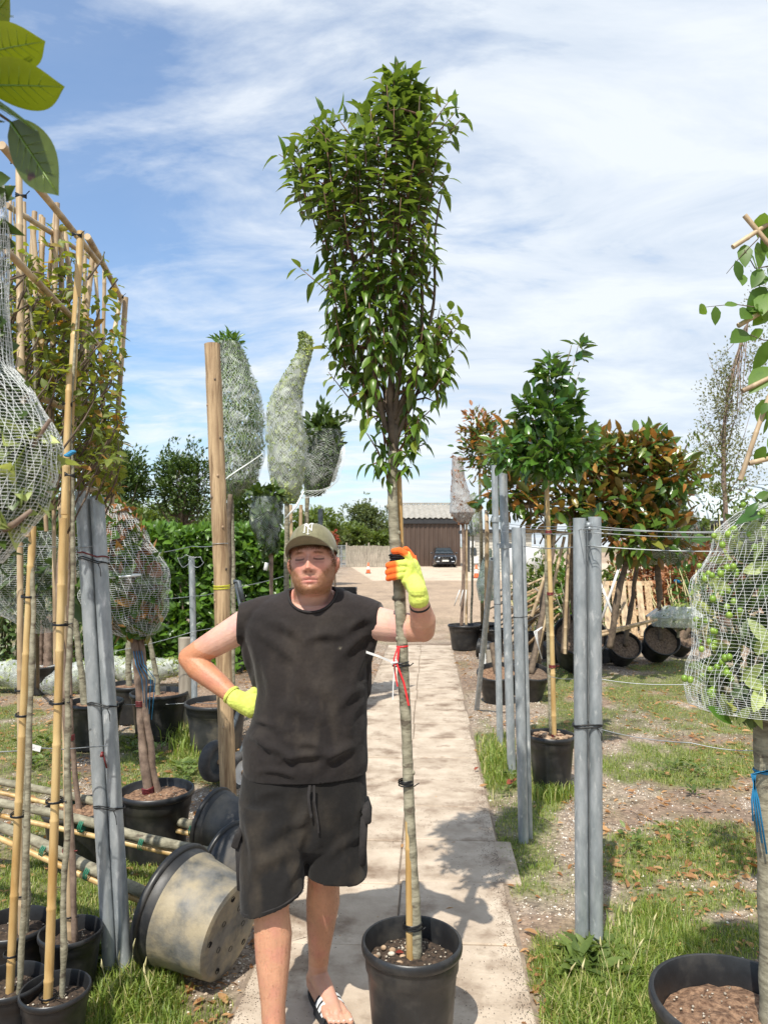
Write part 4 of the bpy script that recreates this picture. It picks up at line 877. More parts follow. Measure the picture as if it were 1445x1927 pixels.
# wires
def wirething(name, lab, lst, r=.0022, m=None, cat='wire', grp=None):
    mb = MB(); 
    for pts in lst:
        q = [P(*p) for p in pts]; out = []
        for i in range(len(q)-1):
            for k in range(10): u = k/10; v = q[i].lerp(q[i+1], u); v = v-Vector((0, 0, .012*math.sin(math.pi*u))); out.append(v)
        out.append(q[-1]); mb.tube(out, r, 5)
    o = part(name, mb, m or M_wire, None, None, lab); o['category'] = cat; setp(o, group=grp); return o
wirething('top_wires', 'bundle of slack top fence wires running right from the post pair', [[(948, 985, 5.4), (1112, 990, 3.03), (1445, 1002, 2.7), (1700, 1006, 2.5)], [(948, 990, 5.4), (1108, 995, 3.03), (1445, 996, 2.9), (1700, 1000, 2.7)], [(945, 1000, 5.4), (1110, 1002, 3.03), (1445, 1008, 2.9)], [(1040, 1006, 4), (1095, 995, 3.03)]], .0018)
wirething('fence_wire', 'straight middle wire crossing behind the post pair on the right', [[(985, 1028, 4.3), (1105, 1027, 3.12), (1450, 1036, 2.9), (1700, 1040, 2.8)]], .0026)
wirething('fence_wire', 'low slack wire crossing the grass at knee height on the right', [[(1030, 1272, 4.3), (1110, 1275, 3.15), (1300, 1288, 3.0), (1700, 1300, 3.0)]], .0018)
wirething('fence_wire', 'lowest thin wire crossing the right ground to the netted tree', [[(1120, 1370, 3.12), (1300, 1398, 2.9), (1445, 1412, 2.8), (1700, 1425, 2.8)]], .0018)
wirething('fence_wire', 'wire running left from the timber post towards the thin pipe', [[(428, 1023, 4.9), (362, 1028, 6.3), (250, 1046, 6.9), (180, 1052, 7.4)]], .003)
wirething('fence_wire', 'slanting wire in front of the laurel hedge left of the man', [[(548, 1080, 7.4), (430, 1108, 5.0), (365, 1122, 6.3), (240, 1128, 6.9)]], .0025)
wirething('fence_wire', 'lower slanting wire behind the left pots', [[(540, 1150, 7.), (366, 1188, 6.4), (205, 1228, 6.4)], [(470, 1320, 5), (366, 1322, 6.4), (215, 1325, 6.4)]], .0025)
wirething('coiled_wire', 'loose coil of wire hooked over the thin pipe', [[(362, 1052, 6.3), (345, 1068, 6.2), (335, 1050, 6.2), (350, 1044, 6.3), (378, 1048, 6.3), (384, 1058, 6.3), (370, 1068, 6.3), (355, 1052, 6.3)]], .003)
# ------------------------------------------------------------------ pleached tree frames on bamboo at the left
def pleached(lab, potpx, potr, poth, canes, trunks, seed, tie_f=(.1, .28, .5, .62), grp='pleached trees in small pots at the left front'):
    q = G(*potpx[:2], poth); t = thing('pleached_tree', lab, 'potted tree', (q.x, q.y, 0), grp)
    add_pot(t, (q.x, q.y, 0), potr, poth, soilm=M_soil, ribs=0, soil=.78, seed=seed, grit=60, spin=seed)
    return t, q
mbs = []
def canepart(t, a, b, r, m=None, seed=0, name='cane'):
    mb = MB(); cane(mb, a, b, r, 12, seed); return part(name, mb, m or M_bam, t, autos=45)
Y0 = 2.46
t1, q1 = pleached('pleached tree with the brightest yellow cane, in the nearest small pot at bottom left', (105, 1858), .112, .22, None, None, 1)
a = Vector((q1.x-.02, q1.y-.01, .15)); 
for (c0, c1, r, s) in [((a), P(121, 975, 2.5), .0150, 1), (P(118, 1140, 2.53), P(151, 436, 2.62), .0150, 2), (P(122, 968, 2.50), P(131, 700, 2.55), .012, 5)]: canepart(t1, c0, c1, r, M_bam, s)
mb = MB(); p, rr = wob([Vector((q1.x+.022, q1.y+.01, .15)), P(127, 1500, 2.5), P(133, 1220, 2.5), P(137, 950, 2.52), P(132, 760, 2.55), P(150, 560, 2.6)], [.0105, .010, .009, .007, .005, .003], .016, 60, 3, .14); mb.tube(p, rr, 9); part('trunk', mb, M_bark, t1)
ties(t1, [.03, .42, .62, .78], a, P(121, 975, 2.5), .026, w=.0045)
t2, q2 = pleached('pleached tree with a slanting tan cane, in the small pot cut by the left edge', (22, 1842), .115, .22, None, None, 2)
a2 = Vector((q2.x-.0, q2.y-.01, .15)); canepart(t2, a2, P(62, 990, 2.52), .0135, M_bam, 3); canepart(t2, P(50, 1010, 2.5), P(34, 287, 2.62), .0135, M_bam2, 4)
mb = MB(); p, rr = wob([a2+Vector((.03, 0, 0)), P(52, 1500, 2.48), P(62, 1150, 2.52), P(60, 940, 2.54), P(66, 700, 2.57), P(24, 380, 2.6)], [.010, .010, .009, .007, .005, .003], .02, 60, 5, .14); mb.tube(p, rr, 9); part('trunk', mb, M_bark, t2)
ties(t2, [.10, .39, .60, .85], a2, P(62, 990, 2.52), .024, w=.0045)
t3, q3 = pleached('pleached tree in the pot touching the pipe post, behind the brightest cane', (134, 1748), .115, .24, None, None, 3)
a3 = Vector((q3.x, q3.y, .15)); canepart(t3, a3, P(116, 930, 2.86), .014, M_bam2, 6); canepart(t3, P(122, 940, 2.88), P(176, 478, 2.95), .0125, M_bam2, 7); canepart(t3, P(95, 960, 2.9), P(107, 382, 2.98), .0125, M_bam2, 8)
mb = MB(); p, rr = wob([a3+Vector((.02, 0, 0)), P(127, 1400, 2.84), P(112, 1100, 2.86), P(125, 900, 2.9), P(120, 640, 2.95), P(110, 480, 3)], [.012, .011, .010, .008, .006, .003], .015, 50, 6, .12); mb.tube(p, rr, 9); part('trunk', mb, M_barkred, t3)
ties(t3, [.08, .55], a3, P(116, 930, 2.86), .02, w=.004); ties(t3, [.22], a3, P(116, 930, 2.86), .02, M_darkred, w=.006)
t4, q4 = pleached('pleached tree in the pot behind, second from the left edge', (28, 1735), .14, .24, None, None, 4)
a4 = Vector((q4.x+.03, q4.y, .15)); canepart(t4, a4, P(38, 980, 2.86), .0135, M_bam2, 9); canepart(t4, P(30, 960, 2.9), P(66, 398, 2.98), .0125, M_bam2, 10); canepart(t4, P(70, 950, 2.9), P(80, 410, 3.0), .0125, M_bam2, 11)
mb = MB(); p, rr = wob([a4+Vector((.02, 0, 0)), P(50, 1400, 2.84), P(60, 1100, 2.86), P(55, 900, 2.9), P(50, 640, 2.95), P(40, 480, 3)], [.013, .012, .010, .008, .006, .003], .015, 50, 7, .12); mb.tube(p, rr, 9); part('trunk', mb, M_bark, t4)
ties(t4, [.12, .6], a4, P(38, 980, 2.86), .02, w=.004)
# the bamboo lattices (each lattice a thing of lashed canes)
def lattice(lab, bars, r=.0105, seed=0, loc=None, joints=()):
    p0 = P(*bars[0][0]); t = thing('bamboo_lattice', lab, 'bamboo frame', tuple(p0), 'bamboo lattices of the pleached trees')
    for i, (a, b) in enumerate(bars): canepart(t, P(*a), P(*b), r*random.uniform(.85, 1.15), M_bam2, seed+i, 'cane')
    mb = MB()
    for (x, y, Y) in joints:
        c = P(x, y, Y); 
        for k in range(3): mb.tube([c+Vector((-.018, -.012, .01-.006*k)), c+Vector((0, -.019, 0)), c+Vector((.018, -.012, -.008+.005*k))], .0025, 5)
        mb.tube([c, c+Vector((.03, -.02, .012))], .0018, 4)
    if joints: part('lashing', mb, M_rubber, t, 'stuff')
    return t
lattice('front bamboo lattice of the left row with the long top rail sloping away', [((4, 273, 2.15), (187, 494, 2.95)), ((165, 445, 2.8), (229, 561, 3.45)), ((11, 470, 2.3), (223, 688, 3.4)), ((22, 725, 2.5), (118, 766, 2.75)), ((62, 870, 2.6), (215, 880, 3.2)), ((156, 921, 3.0), (212, 922, 3.4)), ((229, 556, 3.45), (198, 715, 3.3)), ((237, 560, 3.48), (211, 948, 3.42))], .0115, 30, None, [(35, 310, 2.3), (148, 445, 2.62), (130, 762, 2.55), (88, 730, 2.6), (135, 895, 2.5), (228, 560, 3.44), (44, 372, 2.3)])
lattice('rear bamboo lattice of the left row, lower and more crowded', [((13, 386, 2.6), (182, 492, 3.5)), ((85, 458, 2.9), (142, 480, 3.3)), ((22, 560, 2.7), (196, 637, 3.6)), ((15, 640, 2.7), (170, 760, 3.4)), ((116, 435, 3.0), (118, 595, 3.0)), ((62, 418, 2.9), (74, 570, 2.9)), ((160, 485, 3.2), (160, 600, 3.2)), ((178, 480, 3.4), (190, 680, 3.4)), ((197, 500, 3.6), (195, 650, 3.6)), ((188, 640, 3.5), (205, 905, 3.5)), ((122, 435, 3.1), (136, 560, 3.1)), ((78, 405, 3.1), (79, 545, 3.1)), ((150, 800, 3.1), (170, 600, 3.2)), ((176, 700, 3.3), (188, 930, 3.3)), ((108, 383, 3.0), (86, 590, 3.0)), ((150, 940, 3.3), (186, 770, 3.4)), ((172, 920, 3.4), (176, 640, 3.4)), ((196, 930, 3.4), (190, 640, 3.5))], .0105, 60, None, [(160, 600, 3.2), (90, 575, 2.9), (188, 640, 3.4), (118, 520, 3.0)])
lattice('loose upright canes standing in the middle of the left bamboo row', [((148, 960, 3.0), (160, 470, 3.1)), ((105, 1250, 3.0), (98, 560, 3.05)), ((88, 1000, 2.9), (60, 420, 2.95)), ((140, 1100, 3.1), (128, 500, 3.15)), ((172, 930, 3.3), (150, 560, 3.3)), ((50, 1000, 3.0), (48, 380, 3.0)), ((112, 960, 3.2), (180, 620, 3.3)), ((20, 900, 3.0), (20, 350, 3.0))], .0085, 90)
def pl_leaves(parent, n, box, Y0_, Y1_, seed, ln=.042):
    g = np.random.default_rng(seed); px = g.uniform(box[0], box[2], n*3); py = box[1]+(box[3]-box[1])*g.uniform(0, 1, n*3)**.75
    den = np.clip((py-box[1])/(box[3]-box[1])*2.0+.12, 0, 1)*(.5+.5*(fbm(np.stack([px*.03, py*.03, 0*px+seed], -1), 3, seed) > -.1)); k = g.uniform(0, 1, n*3) < den; px, py = px[k][:n], py[k][:n]; Y = g.uniform(Y0_, Y1_, len(px))
    p = np.array([list(P(a, b, c)) for a, b, c in zip(px, py, Y)]); d = nrm(g.normal(size=p.shape)*np.array([1, 1, .5])+np.array([0, 0, -.15])); up = nrm(np.array([0, -.2, 1.])+g.normal(size=p.shape)*.55)
    leaves('foliage', p, d, up, g.uniform(.6, 1.25, len(p))*ln, TPLcam, L_beech, parent)
    mb = MB(); rnd = random.Random(seed)
    for i in range(70):
        j = rnd.randrange(len(p)); q = Vector(p[j]); a = q+Vector((rnd.uniform(-.09, -.01), rnd.uniform(-.1, .05), rnd.uniform(-.22, -.05))); mb.tube([a, a.lerp(q, .5)+Vector((.02, 0, .02)), q], [.004, .003, .001], 5)
    part('twigs', mb, M_barkdark, parent, 'stuff')
pl_leaves(t1, 760, (70, 460, 225, 900), 2.55, 3.1, 81); pl_leaves(t2, 440, (-40, 415, 110, 740), 2.5, 2.8, 82); pl_leaves(t3, 1250, (90, 560, 232, 930), 2.9, 3.5, 83); pl_leaves(t4, 900, (10, 420, 160, 760), 2.8, 3.3, 84)
mb = MB(); q = P(212, 860, 3.42); e = [P(*v) for v in ((205, 870, 3.42), (222, 830, 3.42), (236, 790, 3.42), (232, 755, 3.42))]; mb.tube(e, [.003, .0022, .0016, .001], 5); mb.tube([e[1], P(240, 815, 3.4)], .001, 4); part('side_shoot', mb, M_barkdark, t3)
pp_ = np.array([list(P(*v)) for v in ((231, 755, 3.42), (240, 775, 3.42), (238, 798, 3.42), (228, 812, 3.42), (236, 790, 3.4))]); leaves('shoot_leaves', pp_, rdir(5), nrm(rdir(5)*.4+np.array([0, -1, .3])), np.full(5, .035), TPLcam, L_beech, t3)
mb = MB(); 
for k in range(4): c = P(131, 858, 2.5)+Vector((.006*k, -.015, .004*k)); mb.sphere(c, (.012, .008, .006))
part('blue_tie', mb, M_blue, t1)
# a plant label on a stick
c = P(66, 1407, 2.7); t = thing('plant_label', 'small white plant label hanging on a wire between the canes', 'plant label', tuple(c)); mb = MB(); mb.box(c, (.045, .002, .02), Matrix.Rotation(.25, 3, 'Y')); part('tag', mb, M_white, t, smooth=False); mb = MB(); mb.tube([P(0, 1415, 2.6), P(40, 1413, 2.7), c, P(120, 1410, 2.8), P(205, 1403, 2.85)], .0022, 5); part('wire', mb, M_wire, t)
# ------------------------------------------------------------------ lying trees in tipped pots
def lying(lab, rc, rr, bc, axisY, trunkpts, caneoff, seed, potm, holes, ridge=14):
    """rc rim centre px+Y, bc base centre px+Y"""
    a = P(*rc); b = P(*bc); h = (b-a).length; ax = (a-b).normalized()
    t = thing('fallen_potted_tree', lab, 'potted tree', (b.x, b.y, 0), 'potted trees laid down on the left')
    M_pot_axis = ax; add_pot(t, b, rr, h, ax, potm, M_soil, ribs=ridge, seed=seed, holes=holes, bot=.78)
    pts = [P(*q) for q in trunkpts]; mb = MB(); p, r2 = wob(pts, [.024, .023, .021, .019][:len(pts)], .008, 40, seed, .05); mb.tube(p, r2, 12); part('trunk', mb, M_bark, t)
    o = Vector(caneoff); canepart(t, pts[0]+o, pts[-1]+o, .0135, M_bam, seed); 
    for f in (.12, .35, .6, .8):
        i = int(f*40); mb = MB(); M = Rz_tilt(p[i]+o*.5, p[i+1]-p[i])
        for k in range(3): mb.lathe([(.030, k*.008), (.034, k*.008+.003), (.030, k*.008+.006)], 12, M)
        part('green_tie', mb, M_green, t)
    return t
lying('trunk running to the big sand caked pot tipped on its side in front', (322, 1698, 3.06), .232, (436, 1752, 2.94), 0, [(318, 1700, 3.06), (180, 1638, 3.15), (60, 1580, 3.25), (-160, 1490, 3.4)], (.0, -.005, -.035), 91, M_potsand, True)
lying('trunk running to the dusty pot tipped beside the timber post', (398, 1545, 4.0), .178, (470, 1572, 3.9), 0, [(400, 1560, 4.0), (250, 1528, 4.05), (100, 1490, 4.1), (-160, 1440, 4.2)], (0, -.01, -.045), 92, M_potdusty, False)
lying('trunk running to the grey pot tipped behind the man’s shorts', (440, 1618, 3.62), .185, (505, 1650, 3.45), 0, [(440, 1612, 3.62), (280, 1580, 3.65), (120, 1535, 3.7), (-160, 1480, 3.8)], (0, -.01, -.045), 93, M_potdusty, True)
# ------------------------------------------------------------------ left potted trees
def potted(name, lab, px, pyr, r, h, Ypot, potm, trunks, seed, soilm=None, grp=None, soil=.88, mt=None, heap=.02, axis=(0, 0, 1), cat='potted tree', grit=0, tie=None):
    x = P(px, pyr, Ypot).x; t = thing(name, lab, cat, (x, Ypot, 0), grp); add_pot(t, (x, Ypot, 0), r, h, axis, potm, soilm or M_soilbrown, ribs=14, seed=seed, soil=soil, heap=heap, grit=grit)
    for i, pts in enumerate(trunks):
        q = [Vector(p) if isinstance(p, Vector) else P(*p[:3]) for p in pts['p']]; q[0].z = h*soil; mb = MB(); p, rr = wob(q, pts['r'], pts.get('w', .02), 30, seed+i, .10); mb.tube(p, rr, 10); part('trunk', mb, pts.get('m', mt or M_barkdark), t)
        for f in pts.get('t', ()):
            k = int(f*30); M = Rz_tilt(p[k], p[min(k+1, 30)]-p[k-1]); mb = MB(); R0 = rr[k]
            for j in range(4): mb.lathe([(R0*1.05, j*.008), (R0*1.3, j*.008+.003), (R0*1.05, j*.008+.007)], 12, M)
            part('maroon_tie', mb, M_darkred, t)
    return t
Yp = 4.1
tm = potted('netted_magnolia', 'magnolia with brown leaves squeezed in white netting on twin trunks, behind the left pipes', 295, 1490, .20, .36, Yp, M_pot, [dict(p=[(283, 1480, Yp), (268, 1380, Yp), (262, 1280, Yp), (250, 1180, Yp)], r=[.027, .022, .02, .02], t=(.05, .52, .95), m=M_barkred), dict(p=[(297, 1480, Yp+.03), (285, 1390, Yp), (270, 1290, Yp), (258, 1180, Yp)], r=[.02, .018, .018, .016], m=M_barkred)], 101, grit=80)
M_net = pm('white knotted net', (.74, .77, .76), (.82, .84, .83), 20, .4)
S = bag_surface([(255, 1195, 30), (240, 1160, 62), (238, 1110, 72), (236, 1070, 68), (225, 1020, 52), (218, 975, 36), (214, 948, 20)], Yp, .9, seed=4, amp=.17)
bag_strands(S, M_net, tm, 34, 1.1, .0009, 1.05, 60, rings=72, jit=.35)
bag_leaves(S, 500, .13, TPLmag, L_mag, tm, 'leaves', .5, .4, .8, 4); bag_leaves(S, 110, .11, TPLmag, L_rust, tm, 'brown_leaves', .7, .6, .2, 5, .45, .95, k1=.9)
mb = MB(); q = S(np.linspace(.42, .46, 12), np.linspace(3.9, 5.4, 12), 1.06); mb.tube([Vector(v) for v in q], [.002]+[.005]*9+[.009, .006], 7); part('net_seam', mb, M_net, tm)
# blue twine tails
mb = MB(); 
for k in range(4): a = P(252+5*k, 1225, Yp-.03); mb.tube([a, a+Vector((.02, -.02, -.07)), a+Vector((.05+.01*k, -.01, -.15)), a+Vector((.06, 0, -.28-.03*k))], .0022, 5)
part('blue_twine', mb, M_blue, tm)
potted('potted_tree', 'red barked sapling in the black pot between the canes and the left pipes', 152, 1500, .19, .30, 4.0, M_pot, [dict(p=[(146, 1490, 4.0), (140, 1400, 4.0), (135, 1280, 4.0), (128, 1130, 4.0), (132, 1000, 4.0)], r=[.016, .014, .014, .012, .01], t=(.03, .28), m=M_barkred)], 102)
potted('potted_tree', 'grey stemmed tree in the black pot just behind the left pipes', 180, 1312, .23, .38, 6.3, M_pot, [dict(p=[(160, 1310, 6.3), (152, 1240, 6.3), (140, 1160, 6.3)], r=[.032, .026, .024], m=M_bark)], 103, grp='trees in black pots along the left row', grit=60)
potted('potted_tree', 'pale stemmed tree in the black pot left of the short wooden post', 300, 1305, .25, .40, 6.6, M_pot, [dict(p=[(296, 1300, 6.6), (286, 1230, 6.6), (277, 1170, 6.6)], r=[.026, .022, .02], m=M_bark)], 104, grp='trees in black pots along the left row', grit=60)
potted('potted_tree', 'tree in the black pot half hidden behind the maroon tied trunks', 252, 1288, .23, .36, 7.2, M_pot, [dict(p=[(243, 1285, 7.2), (243, 1210, 7.2), (245, 1150, 7.2)], r=[.03, .03, .028], m=M_bark)], 105, grp='trees in black pots along the left row')
potted('potted_tree', 'dusty black pot with tree right behind the timber post', 408, 1312, .26, .40, 6.2, M_potdusty, [dict(p=[(418, 1310, 6.2), (425, 1200, 6.2), (430, 1060, 6.2), (435, 930, 6.2)], r=[.03, .026, .024, .02], m=M_barkdark)], 106, grp='trees in black pots along the left row')
tp = potted('stump_pot', 'dark pot with cut reddish stumps and leaning leaves under the left netting', 82, 1195, .24, .32, 8.6, M_pot, [dict(p=[(76, 1190, 8.6), (77, 1162, 8.6)], r=[.045, .04], m=M_barkred, w=0), dict(p=[(92, 1192, 8.6), (92, 1160, 8.6)], r=[.05, .04], m=M_barkred, w=0)], 107, cat='pot')
for (px, pw, lab) in ((198, 26, 'flat black pot under the hedge left of the maroon tied trunk'), (312, 34, 'wide black pot under the hedge behind the pale stem')):
    q = G(px, 1240); t = thing('empty_pot', lab, 'pot', tuple(q)); add_pot(t, tuple(q), .24, .30, mat=M_pot, soilm=M_soil, seed=3)
# dark leaved magnolia standing behind the canes
tq = thing('rhododendron', 'dark glossy evergreen with big leaves seen between the bamboo canes', 'shrub', tuple(G(70, 1240)))
crown(tq, P(75, 1060, 5.2), (.42, .3, .42), 260, .17, TPLmag, L_dark, 31, 'leaves', hollow=.2, up=.2)
S = bag_surface([(80, 1190, 20), (60, 1150, 60), (50, 1100, 85), (70, 1050, 88), (75, 1000, 60)], 5.2, .8, seed=9, amp=.17); bag_strands(S, M_net, tq, 40, 1.0, .0009, 1.05, 50, rings=56, jit=.3)
mb = MB(); mb.tube([G(72, 1300), P(70, 1150, 5.2)], [.02, .016], 8); part('trunk', mb, M_barkdark, tq)
# netted rolls lying on the ground
NETR = netmat('wrapped net on roll', 60, 30, haze=.30, hz=10)
for (x0, x1, yb, rpx, Y, lab, sd) in ((-40, 210, 1275, 26, 8.6, 'netted conifer lying on the gravel behind the left canes', 41), (175, 345, 1262, 22, 8.9, 'pale netted tree lying under the hedge behind the pots', 42)):
    c = P((x0+x1)/2, yb, Y); t = thing('netted_roll', lab, 'netted tree', (c.x, Y, 0), 'netted trees lying under the hedge')
    n = 9; ctrl = [(x0+(x1-x0)*i/(n-1), yb-8*math.sin(i*1.1), rpx*(.35+.75*math.sin(math.pi*(i+.4)/n))) for i in range(n)]
    Cn = [P(a, b, Y) for a, b, _ in ctrl]; Rn = [r*mpp(Y) for *_, r in ctrl]
    def S2(u, th, k=1.0, Cn=Cn, Rn=Rn, sd=sd):
        u = np.asarray(u, float); tt = np.linspace(0, 1, len(Cn)); C = np.array([list(v) for v in Cn]); c = np.stack([np.interp(u, tt, C[:, i]) for i in range(3)], -1); r = np.interp(u, tt, Rn)
        r = r*(1+.22*fbm(np.stack([u*9, np.cos(th)*1.5+sd, np.sin(th)*1.5], -1), 3, sd))*k; return c+np.stack([0*r, np.cos(th)*r, np.sin(th)*r], -1)
    bag_shell(S2, NETR, t, 'netting', 24, 50); bag_leaves(S2, 1500, .075, TPL1, L_netl, t, 'leaves', .6, .1, .4, sd)
# ------------------------------------------------------------------ netted trees on tall stems behind the post
NETF = netmat('film net on crown', 46, 34, haze=.02, hz=9); NETF2 = netmat('film net on slim crown', 40, 60, haze=.15, hz=9)
def netted(lab, Y, ctrl, stem, n, ln, lm, netm, seed, tpl=None, amp=.05, extra=None, cat='netted tree', up=1.0, pot=None, depth=.9, rs=.022, barkm=None, name='netted_tree', u1=1):
    g0 = P(stem[0][0], stem[0][1], Y); t = thing(name, lab, cat, (g0.x, Y, 0))
    S = bag_surface(ctrl, Y, depth, seed=seed, amp=amp); bag_shell(S, netm, t, 'netting', 44, 60, 1.04, 0, u1); bag_leaves(S, n, ln, tpl or TPL1, lm, t, 'leaves', .62, up, .3, seed)
    q = [P(a, b, Y) for a, b in stem]; mb = MB(); p, rr = wob(q, [rs]*len(q), .01, 20, seed, .08); mb.tube(p, rr, 9); part('trunk', mb, barkm or M_bark, t)
    mb = MB(); top = q[-1]; rnd = random.Random(seed)
    for i in range(16):
        u = rnd.uniform(.1, .4); th = rnd.uniform(0, 6.28); e = Vector(S(np.array([u]), np.array([th]), .8)[0]); mb.tube([top-Vector((0, 0, rnd.uniform(0, .1))), top.lerp(e, .5)+Vector((0, 0, -.02)), e], [.008, .006, .002], 5)
    part('branches', mb, barkm or M_bark, t, 'stuff'); return t, S
t, S = netted('tall column of narrow green leaves in white netting right behind the timber post', 6.6, [(434, 935, 16), (444, 905, 42), (449, 850, 47), (451, 790, 48), (447, 730, 41), (437, 680, 30), (430, 645, 22)], [(440, 1330), (438, 1100), (436, 920)], 4200, .075, L_net, NETF, 111, leaf_tpl(1, .24), up=.7)
crown(t, P(430, 645, 6.6), (.13, .1, .06), 130, .08, leaf_tpl(1, .26), L_hedge, 3, 'top_leaves', up=.8)
mb = MB(); q = S(np.linspace(.12, .32, 14), np.linspace(4.0, 6.0, 14), 1.05); mb.tube([Vector(v) for v in q], [.003]*4+[.006]*5+[.004]*5, 7); part('net_seam', mb, M_net, t)
t, S = netted('slender S shaped tree bound in white netting, second from the timber post', 6.3, [(547, 945, 12), (541, 915, 28), (540, 870, 36), (538, 820, 37), (535, 775, 33), (542, 735, 27), (558, 700, 20), (573, 665, 13), (577, 642, 11), (568, 628, 6)], [(540, 1250), (539, 1100), (540, 935)], 4200, .055, L_netl, NETF2, 112, TPLr, up=.6, amp=.06)
canepart(t, P(551, 1250, 6.25), P(548, 950, 6.25), .016, M_bam2, 3); mb = MB(); mb.tube([P(538, 975, 6.2), P(556, 955, 6.2), P(572, 925, 6.25)], [.006, .010, .005], 8); part('net_tail', mb, M_net, t)
t, S = netted('round topped evergreen half wrapped in film netting behind the slim netted tree', 7.2, [(590, 930, 14), (600, 900, 31), (606, 865, 36), (608, 835, 36), (608, 810, 33)], [(572, 1250), (575, 1050), (578, 915)], 2300, .075, L_dark, netmat('loose film net', 30, 24, haze=.03, hz=5), 113, up=.6)
crown(t, P(608, 812, 7.2), (.23, .2, .20), 520, .085, TPL1, L_dark, 14, 'top_leaves', up=.9, lump=.6); 
for (x, y, dx) in ((603, 778, .05), (586, 800, .04), (640, 805, .09)):
    mb = MB(); c = P(x, y, 7.2); mb.tube([P(x-6, y+45, 7.2), c], [.008, .003], 5); part('shoot', mb, M_barkdark, t)
    g = np.random.default_rng(x); k = 26; u = g.uniform(0, 1, k); a0 = np.array(P(x-6, y+45, 7.2)); a1 = np.array(c); pp_ = a0+(a1-a0)*u[:, None]; leaves('shoot_leaves', pp_, nrm(g.normal(size=(k, 3))+np.array([0, 0, .8])), nrm(g.normal(size=(k, 3))+np.array([0, 0, 1])), g.uniform(.06, .09, k), TPL1, L_dark, t)
mb = MB()
for k in range(7):
    a = P(648-k, 835+k*2, 7.1); mb.tube([a, P(650-k*2, 865, 7.05), P(636-k*3, 905+k*3, 7.1), P(600-k*6, 935-k*2, 7.1), P(568, 938, 7.1)], .0016, 4)
part('loose_net', mb, M_net, t, 'stuff')
canepart(t, P(563, 1240, 7.1), P(566, 950, 7.1), .02, M_bam2, 4)
t, S = netted('small dark leaved tree in fine netting just left of the cap', 5.8, [(508, 1040, 12), (505, 1015, 20), (500, 985, 29), (501, 955, 30), (502, 935, 27)], [(511, 1330), (511, 1200), (509, 1030)], 700, .085, L_dark, netmat('fine dark net', 40, 30, (.5, .56, .56), haze=.05, hz=5), 114, TPLr, rs=.016, barkm=M_barkred)
crown(t, P(502, 930, 5.8), (.13, .11, .05), 120, .08, TPLr, L_dark, 15, 'top_leaves', up=.4)
mb = MB(); mb.box(P(501, 1066, 5.75), (.03, .004, .06), Matrix.Rotation(.2, 3, 'Y'), .001); part('white_tag', mb, M_white, t)
# ------------------------------------------------------------------ hand truck behind the timber post
t = thing('hand_truck', 'old sack truck with worn tyres standing behind the timber post', 'hand truck', tuple(G(430, 1480)))
hy = 5.35; mb = MB()
for (a, b) in (((445, 1098, 5.75), (490, 1330, 5.5)), ((490, 1330, 5.5), (430, 1470, 5.2)), ((452, 1330, 5.6), (404, 1470, 5.3))): mb.tube([P(*a), P(*b)], .016, 10)
mb.tube([P(440, 1095, 5.75), P(449, 1095, 5.75), P(457, 1130, 5.7)], .020, 10); part('frame', mb, M_galv_dark, t)
for (px, py, r, nm) in ((405, 1432, .135, 0), (450, 1452, .135, 1)):
    c = P(px, py, 5.2+.1*nm); mb = MB(); Mx = Matrix.Translation(c) @ Matrix.Rotation(math.radians(62), 4, 'Z') @ Matrix.Rotation(math.pi/2, 4, 'X')
    prof = [(r*.62, -.03), (r*.8, -.044), (r*.95, -.038), (r*1.02, -.02), (r*1.03, .02), (r*.95, .038), (r*.8, .044), (r*.62, .03)]; mb.lathe(prof, 40, Mx, lambda i, th: 1+(.008 if i in (3, 4) and math.sin(th*36) > 0 else 0)); w = part('wheel', mb, pm('worn tyre %d' % nm, (.04, .04, .04), (.085, .08, .075), 14, .85), t, autos=50)
    mb = MB(); mb.lathe([(r*.62, -.028), (r*.55, -.02), (r*.2, -.034), (.001, -.036)], 28, Mx); mb.lathe([(r*.62, .028), (r*.55, .02), (r*.2, .034), (.001, .036)], 28, Mx); part('rim', mb, M_white if nm else M_galv_dark, w)
    mb = MB(); mb.lathe([(.001, -.05), (.018, -.05), (.018, .05), (.001, .05)], 12, Mx); part('hub', mb, M_rust if False else M_chip, w)
# crate stack behind the man's shoulder
c = P(636, 1130, 8.2); t = thing('tray_stack', 'stack of black plastic trays behind the man’s shoulder', 'trays', (c.x, 8.2, 0)); z = 0
ztop = P(636, 1102, 8.2).z; k = 0
while z < ztop-.05:
    mb = MB(); w = .40; 
    for (dx, dy, sx, sy) in ((0, -.15, w, .012), (0, .15, w, .012), (-w/2, 0, .012, .3), (w/2, 0, .012, .3)): mb.box((c.x+dx, 8.2+dy, z+.025), (sx, sy, .045))
    mb.box((c.x, 8.2, z+.006), (w, .3, .008)); mb.box((c.x, 8.2-.155, z+.047), (w+.03, .012, .008)); part('tray', mb, M_black, t, smooth=False); z += .056
